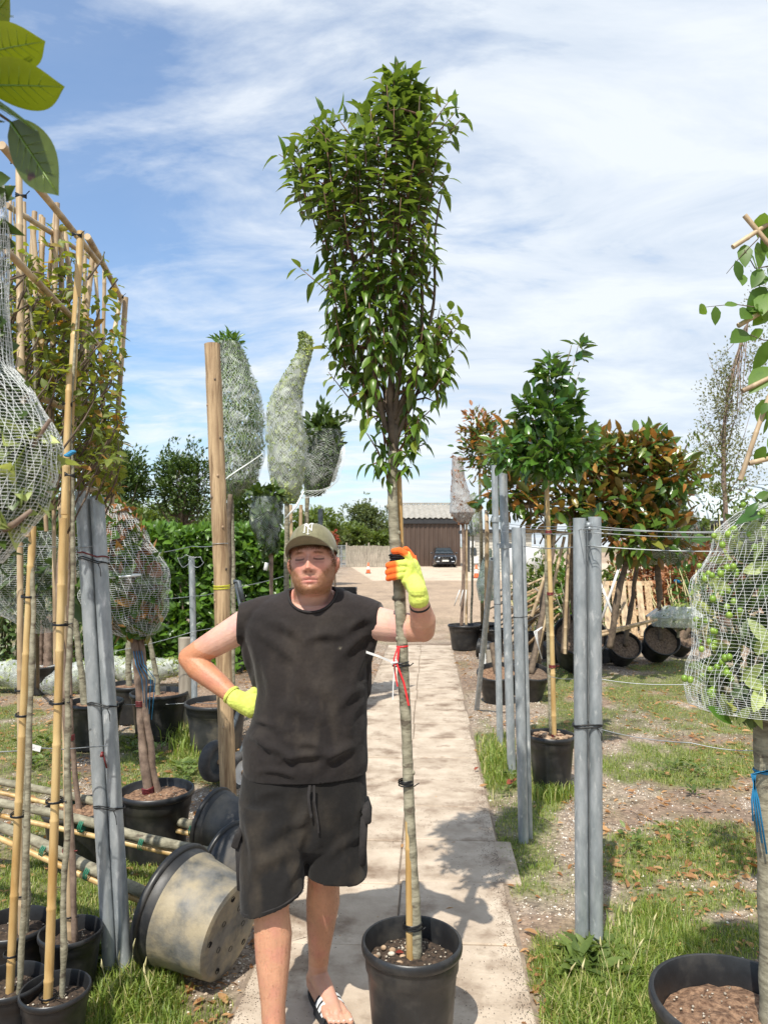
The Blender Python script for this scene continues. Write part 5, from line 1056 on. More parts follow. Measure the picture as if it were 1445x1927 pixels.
# ------------------------------------------------------------------ netted rhododendron and overhanging branch, close at the left edge
t = thing('netted_rhododendron', 'large leaved shrub bundled in white netting, close at the left edge', 'netted shrub', tuple(P(20, 1927, 1.25)-Vector((0, 0, P(20, 1927, 1.25).z))))
Yn = 1.15
S = bag_surface([(-40, 1060, 40), (-25, 1015, 62), (-10, 960, 90), (0, 900, 102), (5, 840, 100), (-5, 790, 92), (-25, 740, 90), (-40, 690, 62), (-45, 610, 60), (-42, 520, 58), (-42, 430, 58), (-46, 340, 48)], Yn, .8, seed=14, amp=.11)
bag_strands(S, M_net, t, 44, 1.6, .0005, 1.02, 110, rings=96, jit=.3)
bag_leaves(S, 240, .085, TPLbig, L_netl, t, 'leaves', .55, .2, .1, 21, 0.12, .42, k1=.80)
bag_leaves(S, 420, .075, TPLbig, L_dark, t, 'dark_leaves', .1, .2, .5, 22, 0, 1, k1=.8)
mb = MB(); 
for (a, b, c_) in (((-10, 960, Yn), (40, 870, Yn), (95, 790, Yn-.05)), ((-20, 1010, Yn), (30, 985, Yn-.05), (60, 960, Yn-.05)), ((-40, 1200, Yn), (-20, 1000, Yn), (-20, 820, Yn)), ((-20, 820, Yn), (-30, 600, Yn), (-45, 400, Yn))): mb.tube([P(*a), P(*b), P(*c_)], [.006, .005, .003], 7)
part('stems', mb, M_barkred, t); mb = MB(); b0 = P(-40, 1200, Yn); mb.tube([Vector((b0.x, Yn, 0)), b0], [.02, .012], 8); part('trunk', mb, M_bark, t)
# magnolia branch reaching in at the top left
t = thing('magnolia_branch', 'magnolia branch with large glossy leaves reaching in at the top left', 'tree branch', tuple(P(-60, 200, 1.0)))
mb = MB(); e = [P(-230, 420, 1.05), P(-120, 300, 1.02), P(-40, 200, 1.0), P(-20, 120, 1.0), P(-30, 40, 1.0)]; mb.tube(e, [.012, .009, .007, .005, .004], 8); mb.tube([P(-40, 195, 1.0), P(-5, 212, .99), P(20, 229, .985)], [.004, .0025, .002], 6); mb.tube([P(-25, 150, 1), P(-14, 150, 1)], .003, 6); part('stem', mb, M_barkdark, t)
for (a, b, upv, mt, wd, cu) in [((-30, 160, 1.0), (130, 158, .94), (0, .6, .8), L_fore, .43, .05), ((20, 229, .985), (118, 372, .96), (.1, .9, .35), L_forespot, .46, .04), ((-30, 100, 1.0), (95, 68, .95), (0, .5, .8), L_fore, .50, .10), ((-40, 60, 1.0), (30, -10, .95), (.1, .8, .4), L_fore, .5, .1), ((-50, 175, 1.02), (82, 222, .93), (0, .2, .98), L_dark, .40, .10), ((-60, 150, 1.02), (58, 108, 1.0), (0, -.5, .87), L_dark, .42, .1), ((-60, 40, 1.0), (25, 20, 1.02), (0, -.6, .8), L_dark, .4, .1), ((-100, 230, 1.0), (10, 215, .98), (0, -.3, .9), L_dark, .4, .1)]:
    A, B = P(*a), P(*b); tp_ = leaf_tpl(2, wd, .07, cu); st = 14; V = [(0, 0, 0)]; T = []; Q = []   # smooth ovate blade
    for i in range(1, st):
        x = i/st; hw = wd/2*(math.sin(math.pi*x**.92)**(.6+.5*x*x)); zz = -cu*x*x; V += [(x, hw, zz+.05*hw), (x, hw*.5, zz+.012), (x, 0, zz-.004), (x, -hw*.5, zz+.012), (x, -hw, zz+.05*hw)]
    V.append((1, 0, -cu)); n_ = len(V)-1
    T += [(0, 2, 1), (0, 3, 2), (0, 4, 3), (0, 5, 4)]; q0 = 1+(st-2)*5; T += [(q0+j, q0+j+1, n_) for j in range(4)]
    for i in range(st-2):
        for j in range(4): k = 1+i*5+j; Q.append((k, k+1, k+6, k+5))
    Mx_ = frames(np.array([list((B-A))]), np.array([list(upv)], float)); X_, Y_, Z_ = [Vector(q[0]) for q in Mx_]; Ln = (B-A).length; mb = MB()
    mb.tube([A+X_*(u_*Ln)+Z_*(Ln*(-cu*u_*u_)-.0012) for u_ in (0, .25, .5, .75, .97)], [.0016, .0013, .001, .0008, .0003], 5)
    for u_ in (.2, .32, .44, .56, .68):
        for sg in (-1, 1): q = A+X_*(u_*Ln)+Z_*(Ln*(-cu*u_*u_)-.0006); mb.tube([q, q+X_*(.13*Ln)+Y_*(sg*wd*.36*Ln*math.sin(math.pi*min(u_+.13, 1)))+Z_*(-cu*.2*Ln)], [.0006, .0002], 3)
    part('leaf_veins', mb, L_olive, t)
    d = np.array([list((B-A))]); leaves('leaf', np.array([list(A)]), d, np.array([list(upv)], float), [(B-A).length], (np.array(V), np.array(T), np.array(Q)), mt, t, None)
# ------------------------------------------------------------------ right side
# camellia on a cane
Yc = 5.2; h = .34; c = G(1037, 1398, h*.9); Yc = c.y
t = thing('potted_camellia', 'glossy green camellia on a tall yellow bamboo cane, in a pot of bark chips', 'potted tree', (c.x, Yc, 0))
add_pot(t, (c.x, Yc, 0), .165, .37, mat=M_pot, soilm=M_soilbrown, seed=7, soil=.9, heap=.02)
g = np.random.default_rng(3); mb = MB()
for i in range(34):
    a = g.uniform(0, 6.28); r = .13*math.sqrt(g.uniform(0, 1)); s = g.uniform(.02, .06); mb.box((c.x+r*math.cos(a), Yc+r*math.sin(a), .352+g.uniform(0, .012)), (s, s*.5, .008), Matrix.Rotation(g.uniform(0, 3), 3, 'Z') @ Matrix.Rotation(g.uniform(-.4, .4), 3, 'X'))
part('bark_chips', mb, M_chip, t, 'stuff', smooth=False)
cb0 = Vector((c.x+.02, Yc, .33)); cb1 = P(1029, 905, Yc); canepart(t, cb0, cb1, .0175, M_bam, 12)
mb = MB(); p, rr = wob([cb0+Vector((-.012, .02, 0)), P(1027, 1050, Yc+.03), P(1030, 900, Yc+.03), P(1045, 760, Yc+.03), P(1075, 650, Yc)], [.016, .014, .012, .008, .003], .01, 40, 4, .1); mb.tube(p, rr, 8); part('trunk', mb, M_bark, t)
ties(t, [.015, .28, .56, .80], cb0, cb1, .022, M_darkred, 'maroon_tie', w=.009)
for (x, y, rx, ry, nn, sd) in ((1035, 850, 84, 56, 520, 1), (1032, 785, 52, 45, 210, 2), (1035, 715, 26, 42, 95, 3), (1090, 660, 13, 28, 20, 4), (985, 765, 14, 26, 30, 5), (1085, 765, 16, 50, 42, 6), (945, 850, 26, 30, 60, 7)):
    crown(t, P(x, y, Yc), (rx*mpp(Yc), rx*mpp(Yc)*.9, ry*mpp(Yc)), nn, .098, TPLcam, L_cam, sd, 'foliage', hollow=.25, up=.1, lump=.3)
mb = MB(); rnd = random.Random(5)
for e in ((1090, 640), (1050, 660), (985, 745), (1030, 700), (1080, 760), (960, 860), (1100, 840), (1000, 800), (1090, 700)): q = P(e[0], e[1], Yc); s0 = P(1030, 900-rnd.uniform(0, 60), Yc); mb.tube([s0, s0.lerp(q, .5)+Vector((0, 0, -.03)), q], [.008, .005, .002], 6)
part('branches', mb, M_bark, t, 'stuff')
mb = MB(); q = P(1020, 1180, Yc-.03); 
for k in range(3): mb.tube([q, q+Vector((-.04-.01*k, -.01, -.03)), q+Vector((-.03+.012*k, -.01, -.14-.04*k))], .004, 5)
part('white_tag', mb, M_white, t)
# pleached magnolia screen
Ym = 9.0; t = thing('magnolia_screen', 'pleached magnolia screen of green and rust backed leaves on bamboo canes', 'pleached tree', tuple(G(1120, 1240)))
for k, (a, b) in enumerate([((948, 796), (1250, 828)), ((985, 905), (1215, 905)), ((1090, 860), (1230, 868)), ((960, 950), (1210, 968)), ((985, 998), (1205, 1012)), ((1005, 1250), (1062, 1010)), ((1000, 1160), (1040, 1035)), ((1062, 1230), (1075, 930)), ((1245, 820), (1195, 1010)), ((1048, 960), (1030, 1110)), ((1140, 840), (1150, 1020)), ((950, 800), (955, 1000))]):
    canepart(t, P(a[0], a[1], Ym), P(b[0], b[1], Ym), .022, M_bam2, 40+k)
mb = MB(); rnd = random.Random(8)
for (a, b, c_) in (((1060, 1230), (1070, 1080), (1082, 930)), ((1145, 1220), (1165, 1110), (1200, 980)), ((1010, 1250), (1025, 1110), (1040, 960))):
    p, rr = wob([P(a[0], a[1], Ym+.1), P(b[0], b[1], Ym+.1), P(c_[0], c_[1], Ym+.1)], [.045, .038, .03], .03, 20, a[0], .1); mb.tube(p, rr, 9)
part('trunks', mb, M_barkdark, t)
for (x, y, rx, ry, nn, sd, Y) in ((985, 850, 75, 50, 330, 1, Ym), (960, 930, 70, 45, 200, 8, Ym), (1110, 860, 100, 50, 300, 2, Ym), (1190, 850, 80, 42, 300, 3, Ym), (1250, 900, 62, 50, 360, 4, Ym), (1150, 940, 110, 50, 360, 5, Ym), (1215, 1000, 85, 50, 420, 6, Ym), (1070, 960, 120, 40, 240, 7, Ym)):
    crown(t, P(x, y, Y), (rx*mpp(Y), .45, ry*mpp(Y)), nn, .19, TPLmag, L_mag, 20+sd, 'foliage', hollow=.15, up=.15, lump=.35)
mb = MB(); C0 = P(1150, 910, Ym)
for i in range(60): a = P(rnd.uniform(980, 1260), rnd.uniform(840, 1030), Ym+rnd.uniform(-.3, .3)); mb.tube([a, a+Vector((rnd.uniform(-.3, .3), rnd.uniform(-.1, .1), rnd.uniform(.1, .4)))], [.012, .005], 5)
part('branches', mb, M_barkdark, t, 'stuff')
t = thing('magnolia_tree', 'rusty leaved magnolia beyond the tall pipe posts, left end of the screen', 'tree', tuple(G(905, 1210)))
crown(t, P(905, 840, 10.5), (.32, .32, .50), 620, .11, TPLmag, L_mag, 33, 'foliage', hollow=.2, up=.3); crown(t, P(898, 805, 10.4), (.27, .28, .30), 90, .10, TPLmag, L_rust, 34, 'rust_foliage', hollow=.5, up=.3)
mb = MB(); mb.tube([G(908, 1215), P(905, 1000, 10.5), P(900, 830, 10.5)], [.03, .026, .01], 8); part('trunk', mb, M_bark, t)
t, S = netted('evergreen with the lower half wrapped in clear film at the right end of the screen', 9.4, [(1245, 1062, 34), (1250, 1040, 52), (1252, 1000, 58), (1258, 960, 50)], [(1241, 1130), (1238, 1090), (1236, 1050)], 420, .13, L_mag, netmat('clear film', 20, 14, (.6, .66, .64), haze=.06, hz=4), 121, TPLmag, rs=.04, barkm=M_barkdark)
# netted slim trees by the path
t, S = netted('slim tree with crumpled clear netting beside the path, left of the tall posts', 12.0, [(871, 985, 8), (870, 965, 24), (866, 935, 18), (862, 900, 12), (860, 860, 9)], [(868, 1180), (872, 1080), (871, 980)], 260, .12, L_rust, netmat('crumpled film', 24, 14, (.62, .63, .62), haze=.38, hz=6), 122, TPLmag, rs=.028, barkm=M_barkred)
q = G(868, 1214); add_pot(t, (q.x, 12.2, 0), .27, .40, mat=M_pot, soilm=M_soil, seed=6); canepart(t, P(877, 1175, 12), P(878, 985, 12), .02, M_bam2, 70)
t, S = netted('second slim netted tree just behind, shorter and greener', 12.6, [(890, 1008, 6), (893, 985, 12), (892, 960, 10), (888, 930, 7)], [(886, 1190), (888, 1100), (889, 1000)], 120, .10, L_net, netmat('crumpled film b', 24, 14, (.6, .63, .62), haze=.34, hz=6), 123, TPLmag, rs=.02, barkm=M_bark)
q = G(895, 1206); add_pot(t, (q.x+.1, 12.6, 0), .24, .38, mat=M_pot, soilm=M_soil, seed=16)
t, S = netted('dark film wrapped plant between the slim trees and the pipe posts', 10.8, [(915, 1130, 14), (913, 1100, 17), (916, 1060, 10), (920, 1035, 5)], [(912, 1240), (914, 1180), (915, 1120)], 200, .08, L_dark, netmat('dark film', 30, 14, (.35, .42, .40), haze=.3, hz=4), 124, rs=.02)
mb = MB(); mb.tube([P(915, 1190, 9.6), P(916, 1000, 9.6), P(915, 960, 9.6)], [.03, .028, .025], 8); o = part('birch_stake', mb, M_white if False else M_bam2, None, None, 'pale slender stem with hanging film behind the brace pipe'); o['category'] = 'stem'
mb = MB(); 
for k in range(3): a = P(865+6*k, 1110, 11.9); mb.tube([a, a+Vector((-.05+.02*k, -.02, -.12)), a+Vector((-.09+.04*k, 0, -.26))], .008, 5)
o = part('ribbon', mb, M_white, None, None, 'white and red ribbon tails on the slim tree by the path'); o['category'] = 'ribbon'
M_soilmid = pm('dry potting soil', (.07, .045, .03), (.20, .14, .095), 40, .95, .008, 60)
# tipped pots facing the camera
def tipped(lab, px, py, rpx, Y, pitch, yaw, trunk, seed, m=None, soil=M_soilmid, grp='tipped pots with leaning trees'):
    c = P(px, py, Y); r = rpx*mpp(Y); ax = Vector((math.sin(yaw)*math.sin(pitch), -math.cos(yaw)*math.sin(pitch), math.cos(pitch))); h = r*1.45; base = c-ax*h*.95
    lift = min(0, base.z-r*.76*math.sin(pitch)); base.z = max(base.z, r*.74*math.sin(pitch)*.98)
    t = thing('tipped_pot', lab, 'potted tree', (base.x, base.y, 0), grp); add_pot(t, base, r, h, ax, m or M_pot, soil, ribs=12, seed=seed, soil=.85, grit=50)
    if trunk:
        s = base+ax*h*.85; q = [s]+[P(*k) for k in trunk]; mb = MB(); p, rr = wob(q, [.036, .03, .026][:len(q)], .02, 18, seed, .08); mb.tube(p, rr, 9); part('trunk', mb, M_barkdark, t)
    return t
tipped('large tipped pot behind the pipe pair, left of the three open pots', 1092, 1225, 50, 9.7, .75, -.1, [(1076, 1120, 9.8), (1080, 1020, 9.6)], 131)
tipped('tipped pot in the middle, between the pipe pair and the round one', 1176, 1216, 30, 10.3, .9, .0, [(1190, 1120, 10.3), (1203, 1030, 10.1)], 132)
tipped('round open tipped pot on the right with a stem throwing a dark shadow', 1245, 1211, 34, 10.6, .95, .05, [(1240, 1140, 10.6), (1238, 1060, 10.4)], 133)
tipped('tipped pot half hidden behind the round open one, farthest right', 1288, 1206, 26, 11.2, .8, .3, [(1300, 1180, 11.2), (1325, 1160, 11.2)], 134)
tipped('pot standing open behind the brace pipe beside the path', 935, 1272, 38, 8.0, .3, -.3, [(925, 1210, 8.1)], 135, soil=M_soilbrown)
tipped('black pot by the tall posts holding two leaning canes', 1000, 1272, 36, 8.1, .35, .3, [(1020, 1150, 8.4), (1040, 1030, 8.8)], 136)
def lyingpot(lab, px, py, rpx, Y, yaw, m=None, seed=0, hf=1.5):
    c = P(px, py, Y); r = rpx*mpp(Y); ax = Vector((math.sin(yaw), -math.cos(yaw), .12)).normalized(); b = c-ax*r*hf*.5; b.z = r*.9
    t = thing('empty_pot', lab, 'pot', (b.x, b.y, 0), 'empty pots lying by the screen'); add_pot(t, b, r, r*hf, ax, m or M_pot, None, ribs=12, seed=seed)
lyingpot('empty pot on its side showing its ribbed wall, behind the large tipped pot', 1058, 1180, 25, 10.5, -2.2, M_potdusty, 1)
lyingpot('empty pot on its side left of the middle tipped pot', 1140, 1172, 20, 10.6, 2.4, M_potdusty, 2)
lyingpot('empty pot upturned against the middle tipped pot', 1178, 1180, 24, 10.9, 2.8, M_potdusty, 3)
lyingpot('round pot base leaning behind the two leaning canes', 985, 1232, 28, 8.6, 2.9, M_potdusty, 4)
lyingpot('grey pot lying behind the brace pipe near the slim trees', 912, 1165, 18, 11.2, -1.9, M_potdusty, 5)
lyingpot('old pot behind the canes by the tall posts', 1030, 1170, 20, 11., 2.0, M_pot, 6)
for (px, pyb, r, hh, lab) in ((925, 1222, .22, .34, 'upright pot next to the pot by the path'), (1010, 1225, .2, .3, 'upright black pot behind the thick pipe post')):
    q = G(px, pyb); t = thing('empty_pot', lab, 'pot', tuple(q)); add_pot(t, tuple(q), r, hh, mat=M_pot, soilm=M_soil, seed=8)
# pallet leaning
t = thing('pallet', 'pale wooden pallet leaning behind the tipped pots', 'pallet', tuple(G(1190, 1200)))
Yq = 12.6; A = P(1140, 1198, Yq); B = P(1238, 1198, Yq); U = (P(1134, 1094, Yq+.55)-A); X = (B-A); N_ = X.cross(U).normalized()
for i in range(6):
    mb = MB(); f = (i+.3)/6.0; a = A+X*f; mb.bar(a, a+U, .105, .02, N_, .003); part('slat', mb, M_soft if i % 2 else M_bam2, t, smooth=False)
for f in (.02, .42, .97): mb = MB(); mb.bar(A+U*f-N_*.05, B+U*f-N_*.05, .09, .08, N_, .003); part('bearer', mb, M_soft, t, smooth=False)
# heap of cut canes and planks behind
t = thing('cane_heap', 'untidy heap of split canes and planks behind the tall pipe posts', 'cane heap', tuple(G(1000, 1180))); rnd = random.Random(12)
for i in range(34):
    a = P(rnd.uniform(950, 1075), rnd.uniform(1100, 1190), rnd.uniform(11.5, 12.5)); L = rnd.uniform(.5, 1.3); an = rnd.choice([.6, .7, 2.3, .5, .9]); d = Vector((math.cos(an), rnd.uniform(-.2, .2), math.sin(an)*.8)); mb = MB()
    if i % 4: mb.tube([a-d*L/2, a+d*L/2], rnd.uniform(.012, .022), 6); part('stick', mb, rnd.choice([M_bam2, M_soft, M_greywood]), t)
    else: mb.bar(a-d*L/2, a+d*L/2, .09, .02); part('plank', mb, rnd.choice([M_soft, M_greywood]), t, smooth=False)
t = thing('white_poles', 'crossed white poles propped by the pallet', 'poles', tuple(G(1165, 1195)))
for a, b in (((1130, 1170, 12.2), (1172, 1045, 12.4)), ((1160, 1175, 12.2), (1128, 1095, 12.3))): mb = MB(); mb.tube([P(*a), P(*b)], .022, 8); part('pole', mb, M_white, t)
t = thing('fallen_stake', 'long pale split stake lying over the tipped pots', 'stake', tuple(P(1180, 1180, 9.9)))
for a, b in (((1120, 1192, 9.2), (1235, 1166, 9.8)), ((1128, 1196, 9.2), (1222, 1170, 9.8))): canepart(t, P(*a), P(*b), .02, M_bam2, 5, 'cane')
mb = MB(); mb.bar(P(1216, 1160, 9.8), P(1236, 1146, 9.8), .05, .02); part('white_tag', mb, M_white, t, smooth=False)
t, S = netted('low bundle wrapped in pale netting lying behind the round tipped pot', 10.6, [(1275, 1178, 46), (1280, 1160, 55), (1290, 1140, 35)], [(1275, 1200), (1276, 1180)], 240, .09, L_netl, netmat('pale bundle net', 26, 14, haze=.4, hz=6), 125, depth=.7, rs=.02)
# planks by path (white tank)
for (px, pyb, pyt, w, lab) in ((922, 1300, 1225, .10, 'pale plank upright behind the brace pipe'), (906, 1292, 1232, .08, 'white plank beside the brace pipe')):
    q = G(px+4, 1288); t_ = P(px, pyt, q.y); mb = MB(); mb.box((q.x, q.y+.1, t_.z/2), (w, .03, t_.z), None, .003); o = part('plank', mb, M_greywood if w > .09 else M_white, None, None, lab, smooth=False); o['category'] = 'plank'
Yw = 20.; mb = MB(); mb.box(P(985, 1055, Yw), (.9, .5, .75), None, .05); o = part('white_tank', mb, M_white, None, None, 'white plastic tank seen between the pipe posts and the camellia cane'); o['category'] = 'tank'
# shrub and rubbish heaps at the right back
for (nm, lab, px, py, rx, ry, Y, n, ln, m, sd) in (('dead_hedge', 'heap of dead rusty brown foliage right of the screen', 1320, 1100, 95, 38, 13.5, 3300, .12, L_rust, 1), ('brush_heap', 'brush heap of pale green cut stems under the polytunnel roof', 1330, 1010, 90, 45, 16, 2600, .14, L_mid, 2), ('young_laurel', 'young dark green laurel before the dead foliage', 1300, 1105, 32, 40, 12.5, 240, .13, L_cam, 3), ('brush_heap', 'dull green brush behind the magnolia screen', 1080, 1105, 130, 55, 15, 3800, .12, L_mid, 4), ('leafy_bush', 'green leafy bush behind the camellia cane', 1072, 1130, 30, 45, 11.6, 420, .12, L_hedge, 5), ('dead_hedge', 'dry brown brush filling the gap behind the pallet', 1220, 1080, 80, 40, 15.0, 2400, .12, L_rust, 6)):
    t = thing(nm, lab, 'brush' if 'heap' in nm or 'dead' in nm else 'bush', (P(px, py, Y).x, Y, 0)); zc = P(px, py, Y).z; rz = ry*mpp(Y)
    crown(t, (P(px, py, Y).x, Y, max(zc-.1, .3)), (rx*mpp(Y), .5, max(rz, zc-.1)), n, ln, TPL1, m, 140+sd, 'foliage', hollow=.1)
    mb = MB(); rnd = random.Random(sd)
    for i in range(40): a = Vector((P(px, py, Y).x+rnd.uniform(-1, 1)*rx*mpp(Y)*.8, Y+rnd.uniform(-.4, .3), 0)); mb.tube([a, a+Vector((rnd.uniform(-.5, .5), rnd.uniform(-.2, .2), zc+rnd.uniform(-.3, rz)))], [.018, .005], 5)
    part('stems', mb, M_straw if nm != 'leafy_bush' else M_bark, t, 'stuff')
mb = MB(); mb.box(P(1274, 1094, 12.9), (.10, .06, .05), Matrix.Rotation(.3, 3, 'Y'), .01); o = part('blue_carton', mb, M_blue, None, None, 'scrap of bright blue packaging lodged in the dead foliage', smooth=False); o['category'] = 'rubbish'
# birch
tb = thing('birch_tree', 'airy small leaved birch with reddish trunk at the right', 'tree', tuple(G(1365, 1160))); Yb = 12.
mb = MB(); p, rr = wob([P(1366, 1180, Yb), P(1364, 1000, Yb), P(1362, 880, Yb), P(1366, 760, Yb), P(1392, 650, Yb), P(1425, 560, Yb)], [.05, .042, .036, .028, .018, .006], .03, 50, 4, .08); mb.tube(p, rr, 9); part('trunk', mb, M_barkred, tb)
for (x, y, rx, ry, n, sd) in ((1362, 760, 48, 75, 1500, 1), (1375, 850, 60, 60, 1200, 2), (1325, 840, 30, 50, 260, 3), (1420, 700, 40, 90, 800, 4), (1430, 560, 30, 90, 500, 5), (1340, 920, 40, 40, 200, 6), (1410, 900, 45, 45, 300, 7), (1363, 690, 22, 45, 260, 8)): crown(tb, P(x, y, Yb), (rx*mpp(Yb), rx*mpp(Yb), ry*mpp(Yb)), n, .042, TPLr, L_birch, 50+sd, 'foliage', hollow=.1, lump=.4)
mb = MB(); rnd = random.Random(3)
for i in range(46): s0 = Vector(p[rnd.randrange(14, 46)]); e = P(rnd.uniform(1300, 1440), rnd.uniform(650, 930), Yb+rnd.uniform(-.4, .4)); e = s0.lerp(e, .8)+Vector((0, 0, .15)); mb.tube([s0, s0.lerp(e, .5)-Vector((0, 0, .05)), e], [.010, .006, .002], 5)
part('branches', mb, M_barkred, tb, 'stuff')
# ------------------------------------------------------------------ netted citrus in the large pot, right front
Yo = 2.15; to = thing('netted_fruit_tree', 'tree with small green fruits in white netting, in the large pot at the right edge', 'potted tree', (P(1400, 1800, Yo).x, Yo, 0))
rc = G(1385, 1880, .40); add_pot(to, (rc.x+.01, rc.y, 0), .243, .40, mat=M_pot, soilm=M_soilbrown, seed=31, soil=.80, heap=.02, grit=260)
mb = MB(); s = Vector((P(1452, 1880, rc.y).x, rc.y, .30)); p, rr = wob([s, P(1447, 1650, rc.y), P(1440, 1500, rc.y), P(1440, 1330, rc.y), P(1442, 1200, rc.y)], [.036, .031, .030, .031, .02], .006, 40, 9, .07); mb.tube(p, rr, 16)
for k in range(4): mb.tube([P(1440, 1340, rc.y), P(1400-30*k+40, 1290, rc.y), P(1380-25*k+60, 1220, rc.y+.05*k)], [.02, .014, .006], 7)
part('trunk', mb, M_bark, to)
S = bag_surface([(1450, 1342, 60), (1430, 1328, 125), (1425, 1290, 128), (1445, 1220, 130), (1450, 1150, 132), (1460, 1090, 138), (1470, 1040, 120), (1480, 1000, 120), (1490, 965, 95), (1500, 945, 60)], rc.y, .85, seed=6, amp=.10)
bag_strands(S, M_net, to, 50, .9, .0005, 1.04, 90, rings=96, jit=.3)
bag_leaves(S, 420, .085, TPLbig, L_dark, to, 'leaves', .1, .0, .6, 31, k1=.85); bag_leaves(S, 200, .08, TPLbig, L_netl, to, 'pale_leaves', .75, -.1, .3, 32)
g = np.random.default_rng(8); fr = None
base_me = None
for k in range(34):
    u = g.uniform(.15, .95); th = math.pi+g.uniform(-.2, 1.8); c0 = Vector(S(np.array([u]), np.array([th]), 1.0)[0])
    for j in range(int(g.integers(2, 6))):
        c = c0+Vector(tuple(g.normal(size=3)*.013)); r = g.uniform(.0075, .0105)
        if base_me is None:
            mb = MB(); mb.sphere((0, 0, 0), 1.0, None, 12, 8); base_me = bpy.data.meshes.new('fruit'); base_me.from_pydata(mb.v, [], mb.f); base_me.materials.append(L_olive); base_me.polygons.foreach_set('use_smooth', [True]*len(base_me.polygons))
        o = bpy.data.objects.new('fruit', base_me); COL.objects.link(o); o.parent = to; o.location = c-OFF[to.name]; o.scale = (r, r, r*1.1)
mb = MB(); q = P(1424, 1448, rc.y-.03); 
for k in range(4): mb.tube([q+Vector((.03, -.01, 0)), q+Vector((-.01-.004*k, -.01, -.01)), q+Vector((-.022+.006*k, -.01, -.08)), q+Vector((-.02+.012*k, -.01, -.14-.03*k))], .0028, 5)
mb.lathe([(.034, -.004), (.037, 0), (.034, .004)], 18, Rz_tilt(P(1441, 1450, rc.y), (0, 0, 1))); part('blue_twine', mb, M_blue, to)
leaves('hanging_leaves', np.array([list(P(1330, 1330, rc.y-.1)), list(P(1405, 1335, rc.y-.05)), list(P(1388, 1335, rc.y-.05)), list(P(1440, 965, rc.y-.1)), list(P(1400, 975, rc.y-.1))]), np.array([[.85, -.1, -.5], [.05, 0, -1], [0, .1, -1], [-.9, -.2, -.2], [.5, -.2, .7]]), np.array([[.3, -.8, .4], [-1, -.3, 0], [-1, -.2, 0], [0, -.5, .8], [-.5, -.8, .2]]), [.085, .06, .05, .10, .06], TPLbig, L_cam, to)
# ------------------------------------------------------------------ hornbeam on canes, upper right
Yh = 2.7; th_ = thing('hornbeam_screen', 'pleached hornbeam with ribbed leaves on thin canes at the upper right edge', 'pleached tree', (P(1500, 1500, Yh).x, Yh, 0))
for k, (a, b) in enumerate([((1400, 405), (1470, 490)), ((1378, 465), (1480, 398)), ((1388, 613), (1480, 560)), ((1396, 736), (1480, 695)), ((1392, 903), (1455, 720)), ((1408, 872), (1500, 850)), ((1462, 380), (1462, 980))]): canepart(th_, P(a[0], a[1], Yh), P(b[0], b[1], Yh), .0095, M_bam2, 80+k)
hl = [((1315, 590), (1330, 572)), ((1345, 576), (1347, 612)), ((1362, 575), (1390, 570)), ((1393, 600), (1415, 578)), ((1420, 575), (1440, 600)), ((1405, 625), (1378, 640)), ((1408, 585), (1435, 582)), ((1383, 490), (1395, 530)), ((1400, 460), (1402, 500)), ((1412, 480), (1428, 510)), ((1425, 455), (1432, 505)), ((1438, 400), (1425, 445)), ((1432, 505), (1415, 540)), ((1440, 540), (1410, 600)), ((1395, 515), (1398, 535)), ((1445, 640), (1420, 700)), ((1436, 700), (1410, 712)), ((1440, 750), (1426, 800)), ((1452, 930), (1420, 935)), ((1436, 620), (1405, 640)), ((1445, 585), (1418, 610)), ((1450, 420), (1440, 480)), ((1448, 690), (1412, 735)), ((1449, 940), (1425, 955))]
g = np.random.default_rng(4)
for i in range(46): x = 1448+g.uniform(-12, 60); y = g.uniform(390, 960); hl.append(((x, y), (x+g.uniform(-28, 20), y+g.uniform(5, 40))))
A = np.array([list(P(a[0], a[1], Yh+g.uniform(-.05, .05))) for a, b in hl]); B = np.array([list(P(b[0], b[1], Yh+g.uniform(-.05, .05))) for a, b in hl])
tplh = leaf_tpl(2, .55, .1, .12); me0 = leafmesh('leaf', np.zeros((1, 3)), np.array([[1., 0, 0]]), np.array([[0, 0, 1.]]), [1.], tplh); me0.materials.append(L_horn)
def leafobj(parent, me, a, b, up, name='leaf', scale=None):
    a = Vector(a); b = Vector(b); d = b-a; x = d.normalized(); z = (Vector(up)-x*Vector(up).dot(x)).normalized(); y = z.cross(x); s = scale or d.length
    o = bpy.data.objects.new(name, me); COL.objects.link(o); o.parent = parent; o.matrix_local = Matrix.Translation(a-OFF.get(parent.name, Vector())) @ Matrix((x, y, z)).transposed().to_4x4() @ Matrix.Scale(s, 4); return o
for a, b in zip(A, B): leafobj(th_, me0, a, b, (g.normal()*.3, -.8, .5+g.normal()*.2))
mb = MB(); 
for pts in (((1460, 590), (1420, 578), (1380, 572), (1325, 578)), ((1450, 400), (1425, 450), (1395, 480), (1366, 515)), ((1460, 640), (1436, 640), (1410, 630)), ((1450, 500), (1420, 505), (1400, 470))): mb.tube([P(a, b, Yh) for a, b in pts], [.003, .0022, .0016, .001][:len(pts)], 5)
part('twigs', mb, M_barkdark, th_, 'stuff')
mb = MB(); q0 = P(1500, 1500, Yh); mb.tube([Vector((q0.x, Yh, 0)), P(1500, 1000, Yh), P(1480, 500, Yh)], [.02, .018, .008], 8); part('trunk', mb, M_bark, th_)
